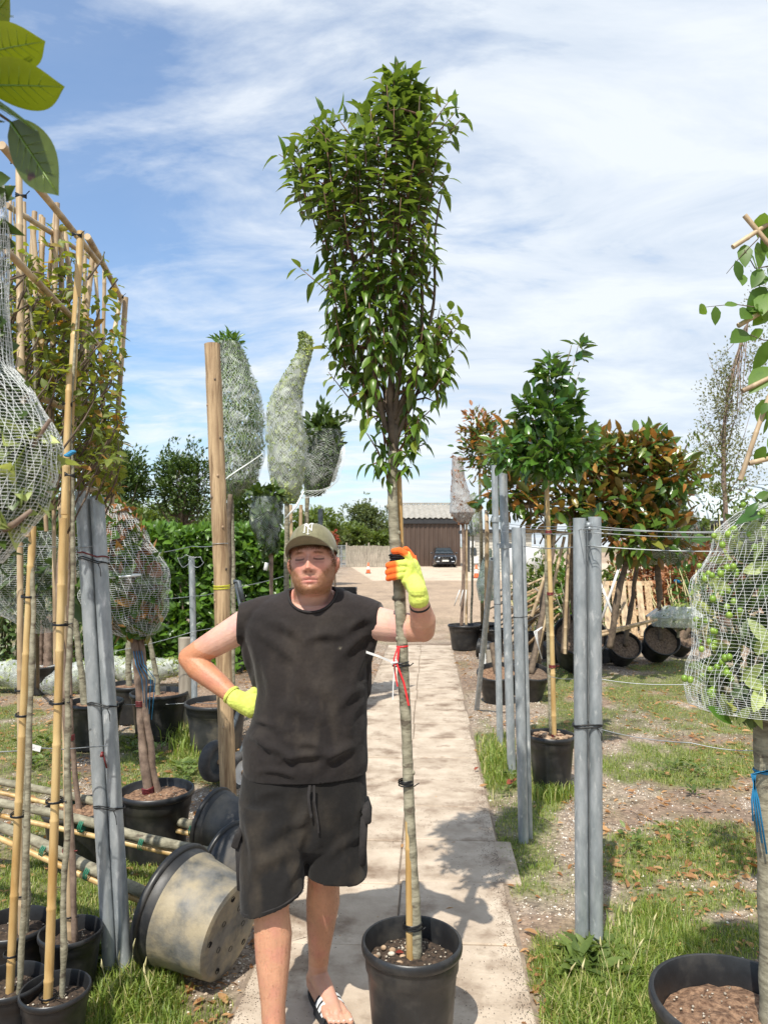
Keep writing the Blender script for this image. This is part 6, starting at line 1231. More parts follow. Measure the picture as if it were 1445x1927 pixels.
# ------------------------------------------------------------------ the laurel tree in the pot that the man holds
rc = G(775, 1767, .36); YT = rc.y
tt = thing('potted_laurel_tree', 'tall laurel tree in a ribbed black pot, held upright by the man', 'potted tree', (rc.x, rc.y, 0))
po = add_pot(tt, (rc.x, rc.y, 0), .168, .36, mat=M_pot, soilm=M_soil, seed=41, soil=.80, heap=.02, grit=200, ribs=10)
g = np.random.default_rng(41)
for k in range(9):
    q = Vector((rc.x-.07+g.normal()*.035, rc.y-.01+g.normal()*.05, .305)); mb = MB(); mb.sphere(q, (g.uniform(.008, .014), g.uniform(.007, .012), g.uniform(.006, .010)), None, 8, 6); part('stone', mb, M_chip if k % 3 else M_perl, tt)
leaves('red_leaf', np.array([[rc.x-.055, rc.y+.01, .312]]), np.array([[.6, -.5, .3]]), np.array([[0, -.4, 1.]]), [.035], TPLmag, L_red, tt, None)
TP = [(783, 1790), (779, 1690), (772, 1560), (766, 1430), (761, 1300), (755, 1180), (749, 1090), (742, 1010), (738, 920), (740, 850)]
tp3 = [P(a, b, YT) for a, b in TP]; tp3[0] = Vector((P(783, 1790, YT).x, YT, .28))
trad = [.0225, .0195, .0185, .018, .0185, .019, .019, .0185, .0165, .0165]
mb = MB(); p, rr = wob(tp3, trad, .0035, 150, 12, .05)
for i in range(len(rr)):
    if i % 11 == 5: rr[i] *= 1.09
mb.tube(p, rr, 20); 
for i in (22, 47, 66, 80, 93, 108, 118, 127, 134, 141):
    a = i*2.4; c = p[i]+Vector((math.cos(a), math.sin(a) if math.sin(a) < 0 else -math.sin(a), 0))*rr[i]*.95; mb.sphere(c, (.007, .006, .009), None, 8, 6)
part('trunk', mb, M_bark, tt)
c0 = Vector((P(771, 1790, YT).x, YT-.014, .30)); c1 = P(752, 885, YT+.034); canepart(tt, c0, c1, .0125, M_bam, 44)
def trk(py):
    j = min(range(len(p)), key=lambda i: abs(proj(*p[i])[1]-py)); return p[j], rr[j], (p[min(j+1, len(p)-1)]-p[j-1])
for py, wd in ((1746, 4), (1473, 4), (1249, 3)):
    c, r0, d = trk(py); mb = MB(); M = Rz_tilt(c+Vector((-.008, 0, 0)), d)
    for k in range(wd): mb.lathe([(r0*1.35, k*.005-.002), (r0*1.55, k*.005), (r0*1.35, k*.005+.003)], 18, M @ Matrix.Rotation(.10*math.sin(k*2.), 4, 'Y'))
    mb.tube([c+Vector((r0, -r0, 0)), c+Vector((.035, -.02, .012))], .002, 5); part('rubber_tie', mb, M_rubber, tt)
c, r0, d = trk(1050); mb = MB(); M = Rz_tilt(c+Vector((.004, 0, 0)), d)
for k in range(7): mb.lathe([(r0*1.25, k*.006-.024), (r0*1.5, k*.006-.02), (r0*1.25, k*.006-.015)], 18, M @ Matrix.Rotation(.14*math.sin(k*1.7), 4, 'Y'))
part('tape_wrap', mb, M_rubber, tt)
c, r0, d = trk(1214); mb = MB(); mb.lathe([(r0*1.05, -.003), (r0*1.12, 0), (r0*1.05, .003)], 18, Rz_tilt(c, d)); q = c+Vector((-.012, -.022, 0))
def ribbon(mb, pts, w, dirw=(1, 0, 0)):
    dv = Vector(dirw).normalized()*w/2; V = []
    for a in pts: V += [Vector(a)-dv, Vector(a)+dv]
    mb.add(V+[v+Vector((0, .0012, 0)) for v in V], [(2*i, 2*i+1, 2*i+3, 2*i+2) for i in range(len(pts)-1)]+[(2*len(pts)+2*i+2, 2*len(pts)+2*i+3, 2*len(pts)+2*i+1, 2*len(pts)+2*i) for i in range(len(pts)-1)])
ribbon(mb, [q, P(747, 1250, YT-.03), P(760, 1285, YT-.03), P(769, 1328, YT-.028)], .007); ribbon(mb, [q+Vector((-.004, 0, 0)), P(741, 1240, YT-.03), P(743, 1265, YT-.03), P(748, 1292, YT-.03)], .005); part('red_tape', mb, M_red, tt, smooth=False)
mb = MB(); ribbon(mb, [P(689, 1227, YT-.06), P(715, 1236, YT-.05), P(745, 1249, YT-.025)], .008, (0, 0, 1)); mb.tube([P(736, 1248, YT-.03), P(748, 1246, YT-.03), P(744, 1240, YT-.03)], .004, 6); ribbon(mb, [P(743, 1252, YT-.03), P(740, 1285, YT-.03), P(739, 1316, YT-.03)], .004); part('white_tag', mb, M_white, tt, smooth=False)
# crown
OUT = [(112, 735, 752), (130, 715, 775), (160, 705, 795), (190, 700, 800), (212, 600, 868), (235, 570, 866), (262, 535, 850), (300, 528, 845), (335, 550, 838), (380, 575, 840), (440, 588, 840), (500, 585, 838), (560, 590, 830), (595, 612, 858), (640, 612, 862), (690, 622, 852), (740, 645, 835), (790, 690, 815), (830, 700, 790)]
oy = [o[0] for o in OUT]; ol = [o[1] for o in OUT]; orr = [o[2] for o in OUT]
g = np.random.default_rng(5); stems = []; mb = MB(); F0 = P(741, 850, YT)
mains = [((735, 835), (742, 600), (738, 330), (745, 118), .015), ((728, 815), (690, 640), (650, 430), (548, 275), .011), ((735, 800), (712, 620), (690, 400), (660, 225), .010), ((745, 800), (790, 650), (800, 420), (835, 235), .011), ((742, 790), (762, 600), (775, 380), (790, 180), .010), ((748, 820), (800, 700), (835, 620), (858, 600), .008), ((733, 810), (680, 720), (640, 650), (618, 600), .008), ((740, 760), (725, 560), (715, 360), (700, 200), .009), ((736, 780), (668, 640), (620, 500), (575, 330), .008), ((745, 780), (808, 600), (822, 430), (838, 330), .008)]
for i, (a, b, c, e, r) in enumerate(mains):
    dy = [.02, -.02, .12, .05, -.05, .05, .04, .16, .10, .02][i]
    q, rs = wob([P(*a, YT), P(*b, YT+dy*.7), P(*c, YT+dy*1.2), P(*e, YT+dy*1.3)], [r, r*.75, r*.45, r*.15], .012, 36, 60+i, .1); mb.tube(q, rs, 9); stems.append(q)
mb.tube([F0-Vector((0, 0, .05)), F0, P(742, 800, YT)], [.0165, .017, .014], 12)
allst = np.array([list(v) for q in stems for v in q[4:]])
pos = []; dd = []; uu = []; ll = []; tw = MB()
def add_twig(tip, base, nl, z_rel, rn):
    tip = Vector(tip); base = Vector(base); j = np.argmin(((allst-np.array(base))**2).sum(1)); s = Vector(allst[j]); 
    if (s-base).length > .02: tw.tube([s, s.lerp(base, .55)+Vector((0, 0, .012)), base, tip], [.0045, .0034, .0024, .0012], 5)
    else: tw.tube([base, tip], [.003, .0012], 5)
    ax = (tip-base).normalized(); 
    for k in range(nl):
        u = (k+.6)/nl; c = base.lerp(tip, u**.8); a = k*2.4+rn*6; side = ax.cross(Vector((0, .3, 1))).normalized(); up2 = side.cross(ax)
        rad = side*math.cos(a)+up2*math.sin(a); droop = 1.0-z_rel      # leaves hang more low in the crown
        d = rad*1.0+ax*.45*u+Vector(tuple(g.normal(size=3)*.18))+Vector((0, 0, .25-1.15*droop+.15*g.normal())); d.normalize(); c = c+d*.008
        pos.append(tuple(c)); dd.append(tuple(d)); q = Vector((0, -.12, 1))+ax*.2+Vector(tuple(g.normal(size=3)*.25)); 
        if abs(d.z) > .75: q = Vector((rad.x, rad.y, .3))
        uu.append(tuple(q)); ll.append(.060*g.uniform(.65, 1.25))
W8 = np.array([max(orr[i]-ol[i], 20)*(oy[min(i+1, len(oy)-1)]-oy[max(i-1, 0)])*(1.0 if oy[i] < 420 else .85 if oy[i] < 690 else .42) for i in range(len(oy))], float)
ys_all = np.interp(g.uniform(0, 1, 400), np.cumsum(W8)/W8.sum(), oy)
NT = 212
for k in range(NT):
    y = ys_all[k]+g.uniform(-12, 12); y = max(y, 150); lo = np.interp(y, oy, ol); hi = np.interp(y, oy, orr); cx = (lo+hi)/2; hw = (hi-lo)/2-6; a = g.uniform(0, 6.283); r = g.uniform(.05, 1)**.36
    X = cx+hw*r*math.cos(a); Yd = YT+r*math.sin(a)*min(hw, 125)*mpp(YT)*.9; tip = P(X, y, Yd); z_rel = float(np.clip((640-y)/360, .0, 1)); out = Vector((math.cos(a)*.5, math.sin(a)*.5, 0)); base = tip-(out*.5*r+Vector((0, 0, 1.0))).normalized()*g.uniform(.10, .17)
    add_twig(tip, base, int(g.integers(11, 16)), z_rel, g.uniform())
for (x, y) in ((740, 136), (756, 142), (772, 150), (728, 160), (792, 165), (745, 170), (606, 215), (628, 212), (545, 270), (525, 290), (575, 245), (862, 205), (872, 220), (845, 190), (855, 245), (560, 500), (585, 230), (760, 145), (700, 195), (680, 215), (805, 175), (548, 300), (868, 600), (858, 620), (862, 650), (850, 585), (845, 690), (612, 650), (618, 700), (845, 330)): 
    tip = P(x, y, YT+g.uniform(-.1, .1)); add_twig(tip, tip-Vector(((x-735)*.0006, 0, .09)), 8, .9, g.uniform())
# side shoots low on the trunk
for (x0, y0, x1, y1, nl) in ((732, 905, 690, 815, 9), (745, 880, 800, 835, 7), (735, 880, 690, 880, 7), (748, 900, 775, 880, 6), (742, 860, 765, 855, 8), (730, 840, 700, 780, 6), (750, 850, 812, 770, 8)):
    b = P(x0, y0, YT); e = P(x1, y1, YT+g.uniform(-.08, .02)); tw.tube([b, b.lerp(e, .5)+Vector((0, -.01, .02)), e], [.004, .003, .0015], 6)
    for k in range(nl):
        u = (k+1)/nl; c = b.lerp(e, u)+Vector((0, -.01, .012)); a = k*2.6; d = Vector((math.cos(a), -abs(math.sin(a))*.6, -.55+.2*g.normal())).normalized(); pos.append(tuple(c)); dd.append(tuple(d)); uu.append((d.x*.6, -.5, .8)); ll.append(.056*g.uniform(.75, 1.15))
part('branches', mb, M_barkdark, tt); part('twigs', tw, M_twig, tt, 'stuff')
pos = np.array(pos); dd = nrm(np.array(dd)); uu = nrm(np.array(uu)); ll = np.array(ll); print('laurel leaves', len(pos))
order = np.argsort(pos[:, 1]+.15*RNG.uniform(0, 1, len(pos))); near = order[:300]; rest = order[300:]
tps = [leaf_tpl(2, .40, .20, .42), leaf_tpl(2, .36, .30, .60), leaf_tpl(2, .44, .14, .22)]
mes = [leafmesh('leaf', np.zeros((1, 3)), np.array([[1., 0, 0]]), np.array([[0, 0, 1.]]), [1.], t_) for t_ in tps]
for m_ in mes: m_.materials.append(L_main); m_.polygons.foreach_set('use_smooth', [True]*len(m_.polygons))
for i in near: leafobj(tt, mes[i % 3], Vector(pos[i]), Vector(pos[i]+dd[i]*ll[i]), uu[i], 'leaf', ll[i])
for k in range(3):
    s_ = rest[k::3]; leaves('foliage', pos[s_], dd[s_], uu[s_], ll[s_], tps[k], L_main, tt)
# ------------------------------------------------------------------ the man
def voxel(mb, vox, smooth=4, fac=.5):
    me = bpy.data.meshes.new('tmp'); me.from_pydata(mb.v, [], mb.f); o = bpy.data.objects.new('tmp', me); COL.objects.link(o)
    md = o.modifiers.new('r', 'REMESH'); md.mode = 'VOXEL'; md.voxel_size = vox; md.adaptivity = 0; md.use_smooth_shade = True
    if smooth: ms = o.modifiers.new('s', 'SMOOTH'); ms.factor = fac; ms.iterations = smooth
    dg = bpy.context.evaluated_depsgraph_get(); dg.update(); r = bpy.data.meshes.new_from_object(o.evaluated_get(dg)); bpy.data.objects.remove(o); bpy.data.meshes.remove(me); return r
def co_of(me): a = np.zeros(len(me.vertices)*3, np.float32); me.vertices.foreach_get('co', a); return a.reshape(-1, 3).astype(float)
def no_of(me): a = np.zeros(len(me.vertices)*3, np.float32); me.vertices.foreach_get('normal', a); return a.reshape(-1, 3).astype(float)
def set_co(me, a): me.vertices.foreach_set('co', a.astype(np.float32).ravel()); me.update()
def vcol(me, c): ca = me.color_attributes.new('Col', 'FLOAT_COLOR', 'POINT'); ca.data.foreach_set('color', np.concatenate([np.clip(c, 0, 1), np.ones((len(c), 1))], 1).astype(np.float32).ravel())
def blend(c, w, col): w = np.clip(w, 0, 1)[:, None]; return c*(1-w)+np.array(col)*w
def gs(d, s): return np.exp(-(d/s)**2)
man = thing('person', 'man in olive cap, black sleeveless shirt and shorts, one gloved hand holding the tree', 'person', tuple(G(560, 1930)))
H = P(588, 1056.5, 2.60)       # centre of the head at eye level
HS = 1.03
def hp(x, y, z): return Vector((H.x+x*HS, H.y+y*HS, H.z+z*HS))   # head space: x to picture right, y away, z up; eyes at z=0
# --- head sculpt (dense ball pushed into a face)
def head_mesh():
    mb = MB(); mb.sphere((0, 0, 0), 1, None, 120, 90); V = np.array(mb.v); x, y, z = V.T
    Z = .118*z; hz_ = np.sqrt(np.maximum(1-z*z, 1e-6)); zk = [-.118, -.113, -.104, -.09, -.065, -.035, 0]; wx = np.interp(Z, zk, [.012, .030, .044, .0575, .0695, .0745, .076]); wf = np.interp(Z, zk, [.020, .062, .083, .090, .0925, .0935, .095]); wb = np.interp(Z, zk, [.01, .02, .032, .045, .066, .086, .097])
    lowr = Z < 0; X = np.where(lowr, wx*x/hz_, .076*x); Yy = np.where(lowr, np.where(y < 0, wf, wb)*y/hz_, np.where(y < 0, .095*y*(1-.06*np.clip(z, 0, 1)), .097*y)); Z = Z-.002
    front = np.clip(-y, 0, 1); X = X*(1+.03*gs(z+.05, .25)*(1-front))
    f2 = np.where(y < 0, 1.0, 0)
    def push(cx, cz, sx, sz, a):  # towards the viewer
        nonlocal Yy; Yy = Yy-a*np.exp(-((X-cx)/sx)**2-((Z-cz)/sz)**2)*f2*np.clip(front*2, 0, 1)
    push(0, .024, .048, .011, .0085)          # brow
    for s in (-1, 1):
        push(s*.030, .002, .018, .013, -.0175); push(s*.032, -.001, .012, .0068, .0085); push(s*.032, .0045, .014, .003, .0022); push(s*.034, -.014, .014, .006, .0025)
        push(s*.042, -.030, .020, .018, .0065); push(s*.0155, -.040, .0065, .0075, .0115); push(s*.026, -.05, .006, .02, -.0018); push(s*.045, -.075, .02, .02, .002)
    push(0, .0, .0085, .022, .010); push(0, -.018, .0095, .020, .012); push(0, -.034, .0145, .0120, .0225); push(0, -.0385, .009, .007, .005)
    push(0, -.058, .020, .006, .0035); push(0, -.0655, .027, .0048, .0068); push(0, -.0712, .027, .0022, -.0070); push(0, -.0785, .023, .0058, .0085); push(0, -.087, .018, .005, -.0035); push(0, -.103, .024, .014, .0105); push(0, -.052, .03, .02, .006)
    R = Matrix.Rotation(math.radians(-3), 3, 'Y') @ Matrix.Rotation(math.radians(-3), 3, 'Z') @ Matrix.Rotation(math.radians(-8), 3, 'X'); A = np.array(R)
    L_ = np.stack([X, Yy, Z], -1); W_ = (L_ @ A.T)*HS+np.array([H.x, H.y+.02, H.z]); mb.v = [tuple(v) for v in W_]; return mb, A
hm, HA = head_mesh()
def hl(x, y, z): v = HA @ np.array([x, y, z]); return Vector((H.x+v[0]*HS, H.y+.02+v[1]*HS, H.z+v[2]*HS))
body = MB(); body.v = list(hm.v); body.f = list(hm.f); body.m = list(hm.m)
for s in (-1, 1):   # ears
    c = hl(s*.077, .012, -.014); body.sphere(c, (.008, .019, .030), Matrix.Rotation(s*.35, 4, 'Z'), 16, 12); body.sphere(hl(s*.083, .018, -.008), (.005, .016, .024), Matrix.Rotation(s*.5, 4, 'Z'), 14, 10)
CX = -.268; SHY_ = 2.68
neckb = Vector((CX+.006, 2.69, 1.475)); body.limb([neckb+Vector((0, 0, -.03)), neckb, Vector((H.x+.0, H.y+.045, H.z-.08)), Vector((H.x, H.y+.05, H.z-.03))], [.078, .071, .066, .062], 24)
body.limb([Vector((CX-.10, 2.70, 1.435)), Vector((CX-.05, 2.70, 1.47)), Vector((CX, 2.695, 1.485)), Vector((CX+.06, 2.70, 1.47)), Vector((CX+.11, 2.70, 1.435))], [.052, .056, .058, .056, .052], 18)
body.sphere((CX, 2.675, 1.375), (.165, .103, .115), None, 28, 18); body.sphere((CX, 2.68, 1.18), (.155, .10, .20), None, 24, 16); body.sphere((CX-.01, 2.68, .97), (.16, .105, .15), None, 24, 16)
# arms
sA = P(470, 1172, 2.70); eA = P(357, 1238, 2.74); wA = P(452, 1322, 2.64)
body.limb([sA, sA.lerp(eA, .35), sA.lerp(eA, .72), eA], [.060, .054, .047, .041], 20)
body.limb([eA, eA.lerp(wA, .22)+Vector((-.004, 0, -.002)), eA.lerp(wA, .6), wA, wA.lerp(eA, -.02)], [.041, .046, .037, .0255, .018], 20)
sB = P(694, 1170, 2.69); eB = P(796, 1186, 2.54); wB = P(787, 1120, 2.44)
body.limb([sB, sB.lerp(eB, .35)+Vector((0, 0, -.003)), sB.lerp(eB, .7), eB], [.062, .058, .052, .040], 20)
body.limb([eB, eB.lerp(wB, .3)+Vector((.004, 0, 0)), eB.lerp(wB, .7), wB, wB.lerp(eB, -.02)], [.041, .044, .034, .025, .018], 20)
# legs
def foot(an, to, side):
    """ankle an, toe point to; adds heel, arch, toes"""
    an = Vector(an); to = Vector(to); d = (to-Vector((an.x, an.y, 0))); d.z = 0; L = d.length; d.normalize(); n = Vector((-d.y, d.x, 0)); h = Vector((an.x, an.y, .0))
    z0 = .028
    body.limb([an, h-d*.035+Vector((0, 0, z0+.030)), h-d*.045+Vector((0, 0, z0+.022))], [.036, .032, .028], 16)
    body.limb([an+Vector((0, 0, -.005)), h+d*.07+Vector((0, 0, z0+.040)), h+d*.13+Vector((0, 0, z0+.022)), h+d*(L-.055)+Vector((0, 0, z0+.015))], [.036, .033, .028, .022], 16)
    body.limb([h-d*.03+n*.006*side+Vector((0, 0, z0+.014)), h+d*.08+n*.022*side+Vector((0, 0, z0+.014)), h+d*(L-.065)+n*.030*side+Vector((0, 0, z0+.012))], [.026, .020, .018], 14)
    body.limb([h+d*.08-n*.020*side+Vector((0, 0, z0+.016)), h+d*(L-.06)-n*.026*side+Vector((0, 0, z0+.012))], [.020, .018], 14)
    tl = []
    for k, (o, ln, r) in enumerate(((-.030, .058, .0135), (-.009, .050, .0095), (.008, .044, .009), (.023, .036, .0085), (.036, .027, .008))):
        a = h+d*(L-.062)+n*o*side+Vector((0, 0, z0+.010)); b = a+d*ln*.6+Vector((0, 0, .004)); c = a+d*ln+Vector((0, 0, -.003)); body.limb([a, b, c], [r, r*1.02, r*.9], 10); tl.append((c, d, r))
    return h, d, n, L, tl
hip1 = P(522, 1490, 2.66); kn1 = P(511, 1712, 2.53); an1 = Vector((P(514, 1940, 2.45).x, 2.47, .095))
body.limb([hip1, hip1.lerp(kn1, .5), kn1.lerp(hip1, .12), kn1, kn1.lerp(an1, .22)+Vector((.002, .012, 0)), kn1.lerp(an1, .42)+Vector((0, .012, 0)), kn1.lerp(an1, .75), an1], [.092, .080, .063, .058, .063, .057, .040, .037], 22)
hip2 = P(624, 1490, 2.68); kn2 = P(609, 1655, 2.71); an2 = P(598, 1868, 2.83); an2.z = .095
body.limb([hip2, hip2.lerp(kn2, .5), kn2.lerp(hip2, .12), kn2, kn2.lerp(an2, .25)+Vector((.002, .014, 0)), kn2.lerp(an2, .45)+Vector((0, .012, 0)), kn2.lerp(an2, .78), an2], [.090, .078, .061, .057, .061, .054, .039, .035], 22)
f1 = foot(an1, (an1.x-.03, an1.y-.225, 0), 1); f2 = foot(an2, (an2.x+.105, an2.y-.205, 0), -1)
bm_ = voxel(body, .0036, 2, .5)
C = co_of(bm_); N_ = no_of(bm_)
# skin colours; shade of nostrils, mouth gap and lid creases painted in too
loc = ((C-np.array([H.x, H.y+.02, H.z]))/HS) @ HA; lx, ly, lz = loc.T; head = (lz > -.125) & (np.abs(lx) < .1) & (C[:, 2] > 1.48)
c = np.tile(np.array([.58, .34, .255]), (len(C), 1)); n_ = fbm(C*60, 3, 3); n2 = fbm(C*12, 4, 5)
def dseg(C, a, b): a = np.array(a); b = np.array(b); t = np.clip(((C-a)@(b-a))/((b-a)@(b-a)), 0, 1); return np.linalg.norm(C-(a+t[:, None]*(b-a)), axis=1), t
d, t = dseg(C, sA, eA); c = blend(c, (d < .085)*np.clip((t-.5)*2.2, 0, 1)*.8, (.53, .235, .125)); c = blend(c, (d < .085)*np.clip(.6-t, 0, 1)*1.2, (.66, .42, .34))
d, t = dseg(C, eA, wA); c = blend(c, (d < .07)*.85, (.52, .225, .115))
d, t = dseg(C, sB, eB); c = blend(c, (d < .085)*np.clip(.75-t, 0, 1)*1.2, (.66, .42, .34))
d, t = dseg(C, eB, wB); c = blend(c, (d < .06)*.7, (.53, .28, .17))
legm = C[:, 2] < .75; c = blend(c, legm*.9, (.50, .255, .150)); c[legm] *= (1+.10*fbm(C[legm]*np.array([25, 25, 8]), 3, 8))[:, None]
c = blend(c, (C[:, 2] < .14)*.5, (.58, .33, .24))
for q in ((P(503, 1748, 2.44)), (P(485, 1768, 2.46)), (P(504, 1832, 2.42)), P(520, 1690, 2.46)): c = blend(c, gs(np.linalg.norm(C-np.array(q), axis=1), .012)*.9, (.45, .06, .04))
fr = head & (ly < .03)
c = blend(c, fr*.55, (.60, .29, .21)); c = blend(c, fr*(gs(lz+.03, .02)*gs(np.abs(lx)-.038, .026))*.5, (.60, .20, .14)); c = blend(c, fr*gs(lz+.03, .018)*gs(lx, .014)*.5, (.64, .24, .17))
bn = fbm(C*160, 2, 9)*.5+.5
beard = fr*np.clip((-.062-lz+np.clip(np.abs(lx)-.022, 0, .06)*1.15)/.016, 0, 1)*np.where((np.abs(lx) < .024) & (lz > -.088) & (lz < -.062), .2, 1)*np.clip((.125+lz)/.02, 0, 1)
c = blend(c, beard*(.42+.5*bn), (.27, .125, .052)); c = blend(c, fr*gs(lz+.0575, .0050)*np.clip(1.2-np.abs(lx)/.034, 0, 1)*(.4+.5*bn), (.30, .15, .07))
lips = fr*np.maximum(gs(lz+.0655, .0038), gs(lz+.0785, .0055))*np.clip(1.3-np.abs(lx)/.026, 0, 1)*(np.abs(lx) < .032); c = blend(c, lips*.95, (.56, .20, .17)); c = blend(c, fr*gs(lz+.0715, .0018)*(np.abs(lx) < .026)*.95, (.16, .04, .03))
for s in (-1, 1):
    ex = (lx-s*.032)/.0155; inx = np.clip(1.15-np.abs(ex), 0, 1); arc = -.001-.0025*ex*ex*-1-.0035
    c = blend(c, fr*gs(lz-(-.0035+.002*ex*ex), .0026)*(np.abs(ex) < 1.1)*1.0, (.03, .012, .010)); c = blend(c, fr*gs(lz-(.0075-.0035*ex*ex), .0014)*(np.abs(ex) < 1.05)*.6, (.36, .14, .10))
    c = blend(c, fr*gs(lz-(.0195-.003*ex*ex-.001*s*ex), .0036)*np.clip(1.45-np.abs(ex), 0, 1)*(.7+.3*bn), (.25, .12, .06)); c = blend(c, fr*gs(lz+.014, .004)*(np.abs(ex) < 1)*.45, (.40, .15, .12))
    c = blend(c, fr*gs(lx-s*.0085, .0045)*gs(lz+.0465, .0032)*.95, (.14, .04, .03))  # nostril shade put into the skin colour
c = blend(c, (head & (np.abs(lx) > .070) & (lz < .03) & (ly > -.005))*.6, (.62, .23, .17))
c = c*(1+.10*n_+.16*n2)[:, None]; c[:, 1] *= 1-.10*np.clip(fbm(C*20, 3, 55)*2, 0, 1); vcol(bm_, c)
def skinmat():
    m, N, L = nodes('skin'); out = N.new('ShaderNodeOutputMaterial'); b = N.new('ShaderNodeBsdfPrincipled'); L.new(b.outputs[0], out.inputs[0])
    at = N.new('ShaderNodeAttribute'); at.attribute_name = 'Col'; L.new(at.outputs[0], b.inputs['Base Color']); b.inputs['Roughness'].default_value = .48; b.inputs['Specular IOR Level'].default_value = .4
    b.inputs['Subsurface Weight'].default_value = .12; b.inputs['Subsurface Radius'].default_value = (1, .35, .2); b.inputs['Subsurface Scale'].default_value = .006
    tc = N.new('ShaderNodeTexCoord'); n = N.new('ShaderNodeTexNoise'); n.inputs['Scale'].default_value = 160; n.inputs['Detail'].default_value = 7; L.new(tc.outputs['Object'], n.inputs['Vector'])
    bp = N.new('ShaderNodeBump'); bp.inputs['Distance'].default_value = .0014; L.new(n.outputs[0], bp.inputs['Height']); L.new(bp.outputs[0], b.inputs['Normal']); return m
M_skin = skinmat(); bodyo = link('body', bm_, M_skin, man)
C_world = C.copy()
# toenails
mb = MB()
for (cc, dv, r) in f2[4]+f1[4]: mb.sphere(cc+Vector((0, 0, r*.62))+dv*r*.15, (r*.62, r*.62, r*.30), None, 8, 6)
part('toenails', mb, pm('nail', (.62, .42, .36), (.66, .46, .40), 30, .3), man)
# hair: short strands on temples, nape and fringe; beard stubble
M_hair = pm('ginger brown hair', (.11, .045, .018), (.24, .11, .045), 40, .5)
def strands(name, pts, nor, ln, r, m, parent, bend=(0, 0, -.4), seed=1, jit=.35):
    g = np.random.default_rng(seed); n = len(pts); d = nrm(nor+g.normal(size=(n, 3))*jit+np.array(bend)); L = ln*g.uniform(.6, 1.3, n)[:, None]; a = nrm(np.cross(d, g.normal(size=(n, 3)))); b = np.cross(d, a)
    p0 = pts-nor*.001; p1 = p0+d*L*.55; p2 = p1+nrm(d+np.array(bend)*.6)*L*.45; V = []
    for q, rr_ in ((p0, r), (p1, r*.8)):
        for th in (0, 2.094, 4.189): V.append(q+a*math.cos(th)*rr_+b*math.sin(th)*rr_)
    V.append(p2); V = np.stack(V, 1).reshape(-1, 3); k = (np.arange(n)*7)[:, None, None]
    Q = (np.array([[0, 1, 4, 3], [1, 2, 5, 4], [2, 0, 3, 5]])[None]+k).reshape(-1, 4); T = (np.array([[3, 4, 6], [4, 5, 6], [5, 3, 6]])[None]+k).reshape(-1, 3)
    return link(name, npmesh(name, V, [T, Q]), m, parent, 'stuff')
g = np.random.default_rng(2)
hmask = np.where(head & (((np.abs(lx) > .058) & (lz > -.022) & (ly > -.045) & (lz < .048) & ~((np.abs(lx) > .074) & (ly > -.008) & (ly < .035) & (lz < .016))) | ((ly > .035) & (lz > -.065))))[0]
sel = g.choice(hmask, 2600); strands('hair', C[sel], N_[sel]*.5, .012, .0007, M_hair, man, (0, .1, -.7), 3)
fm = np.where(head & (lz > .040) & (lz < .056) & (ly < -.03) & (np.abs(lx) < .062))[0]; sel = g.choice(fm, 1500); strands('fringe', C[sel], N_[sel]*np.array([1, .4, .4]), .020, .0008, M_hair, man, (-.5, -.15, -.9), 4, .3)
bm2 = np.where((beard > .5) & ~((np.abs(lx) < .030) & (lz > -.087) & (lz < -.06)))[0]; sel = g.choice(bm2, 5200); strands('beard', C[sel], N_[sel], .0042, .00028, pm('beard hair', (.24, .115, .045), (.46, .26, .11), 60, .5), man, (0, -.1, -.7), 5, .5)
# eyelashes / brows as fine strands
eb = np.where(fr & (gs(lz-.0195, .0035)*np.clip(1.4-np.abs((np.abs(lx)-.032)/.0155), 0, 1) > .4))[0]; sel = g.choice(eb, 170); strands('eyebrow', C[sel], N_[sel]*.5, .006, .00028, M_hair, man, (0, 0, .1), 6, .5)
am = np.where((dseg(C, eA, wA)[0] < .06) | ((C[:, 2] < .62) & (C[:, 2] > .15)))[0]; sel = g.choice(am, 2600); strands('body_hair', C[sel], N_[sel], .010, .00022, M_hair, man, (0, 0, -1.1), 7, .5)
# --- cap
M_cap = pm('olive cap cloth', (.155, .145, .080), (.215, .20, .115), 50, .85, .0006, 260, c3=(.22, .20, .12), s3=9, t3=(.60, .80), sheen=.2)
M_capdark = pm('cap lining', (.03, .028, .016), (.04, .036, .02), 40, .9); M_thread = pm('white thread', (.72, .72, .68), (.82, .82, .78), 200, .7, .0005, 400)
def capsurf(a, t):   # a angle round (0 = front), t 0 rim .. 1 crown
    rx, ry = .0845, .106; ph = t*math.pi/2; fr_ = max(0, math.cos(a))
    r = math.cos(ph)**.74; x = math.sin(a)*rx*r; y = .006-math.cos(a)*ry*r*(1-.02*fr_); z = .046+.082*math.sin(ph)**1.0
    z += .010*fr_*math.sin(math.pi*min(t*1.2, 1))-.020*(1-fr_)*(1-t) 
    return hl(x, y, z)
mb = MB(); na, nt_ = 72, 18; V = []
for k in range(nt_+1):
    for j in range(na):
        a = 2*math.pi*j/na; t_ = k/nt_*.995; q = capsurf(a, t_); 
        sm = abs(((a/(math.pi/3)) % 1)-.5)*2; q = q-Vector((0, 0, .0012*max(0, (sm-.93)/.07))) ; V.append(q)
F = [(k*na+j, k*na+(j+1) % na, (k+1)*na+(j+1) % na, (k+1)*na+j) for k in range(nt_) for j in range(na)]+[tuple(nt_*na+j for j in range(na))]
mb.add(V, F); mb.add([q+(Vector((H.x, H.y+.02, H.z))-q)*.03 for q in V], [tuple(reversed(f)) for f in F]); capo = part('cap', mb, M_cap, man)
mb = MB(); q = capsurf(0, 1); mb.sphere(q, (.007, .007, .004), None, 12, 8); part('button', mb, M_cap, capo)
mb = MB()   # seams
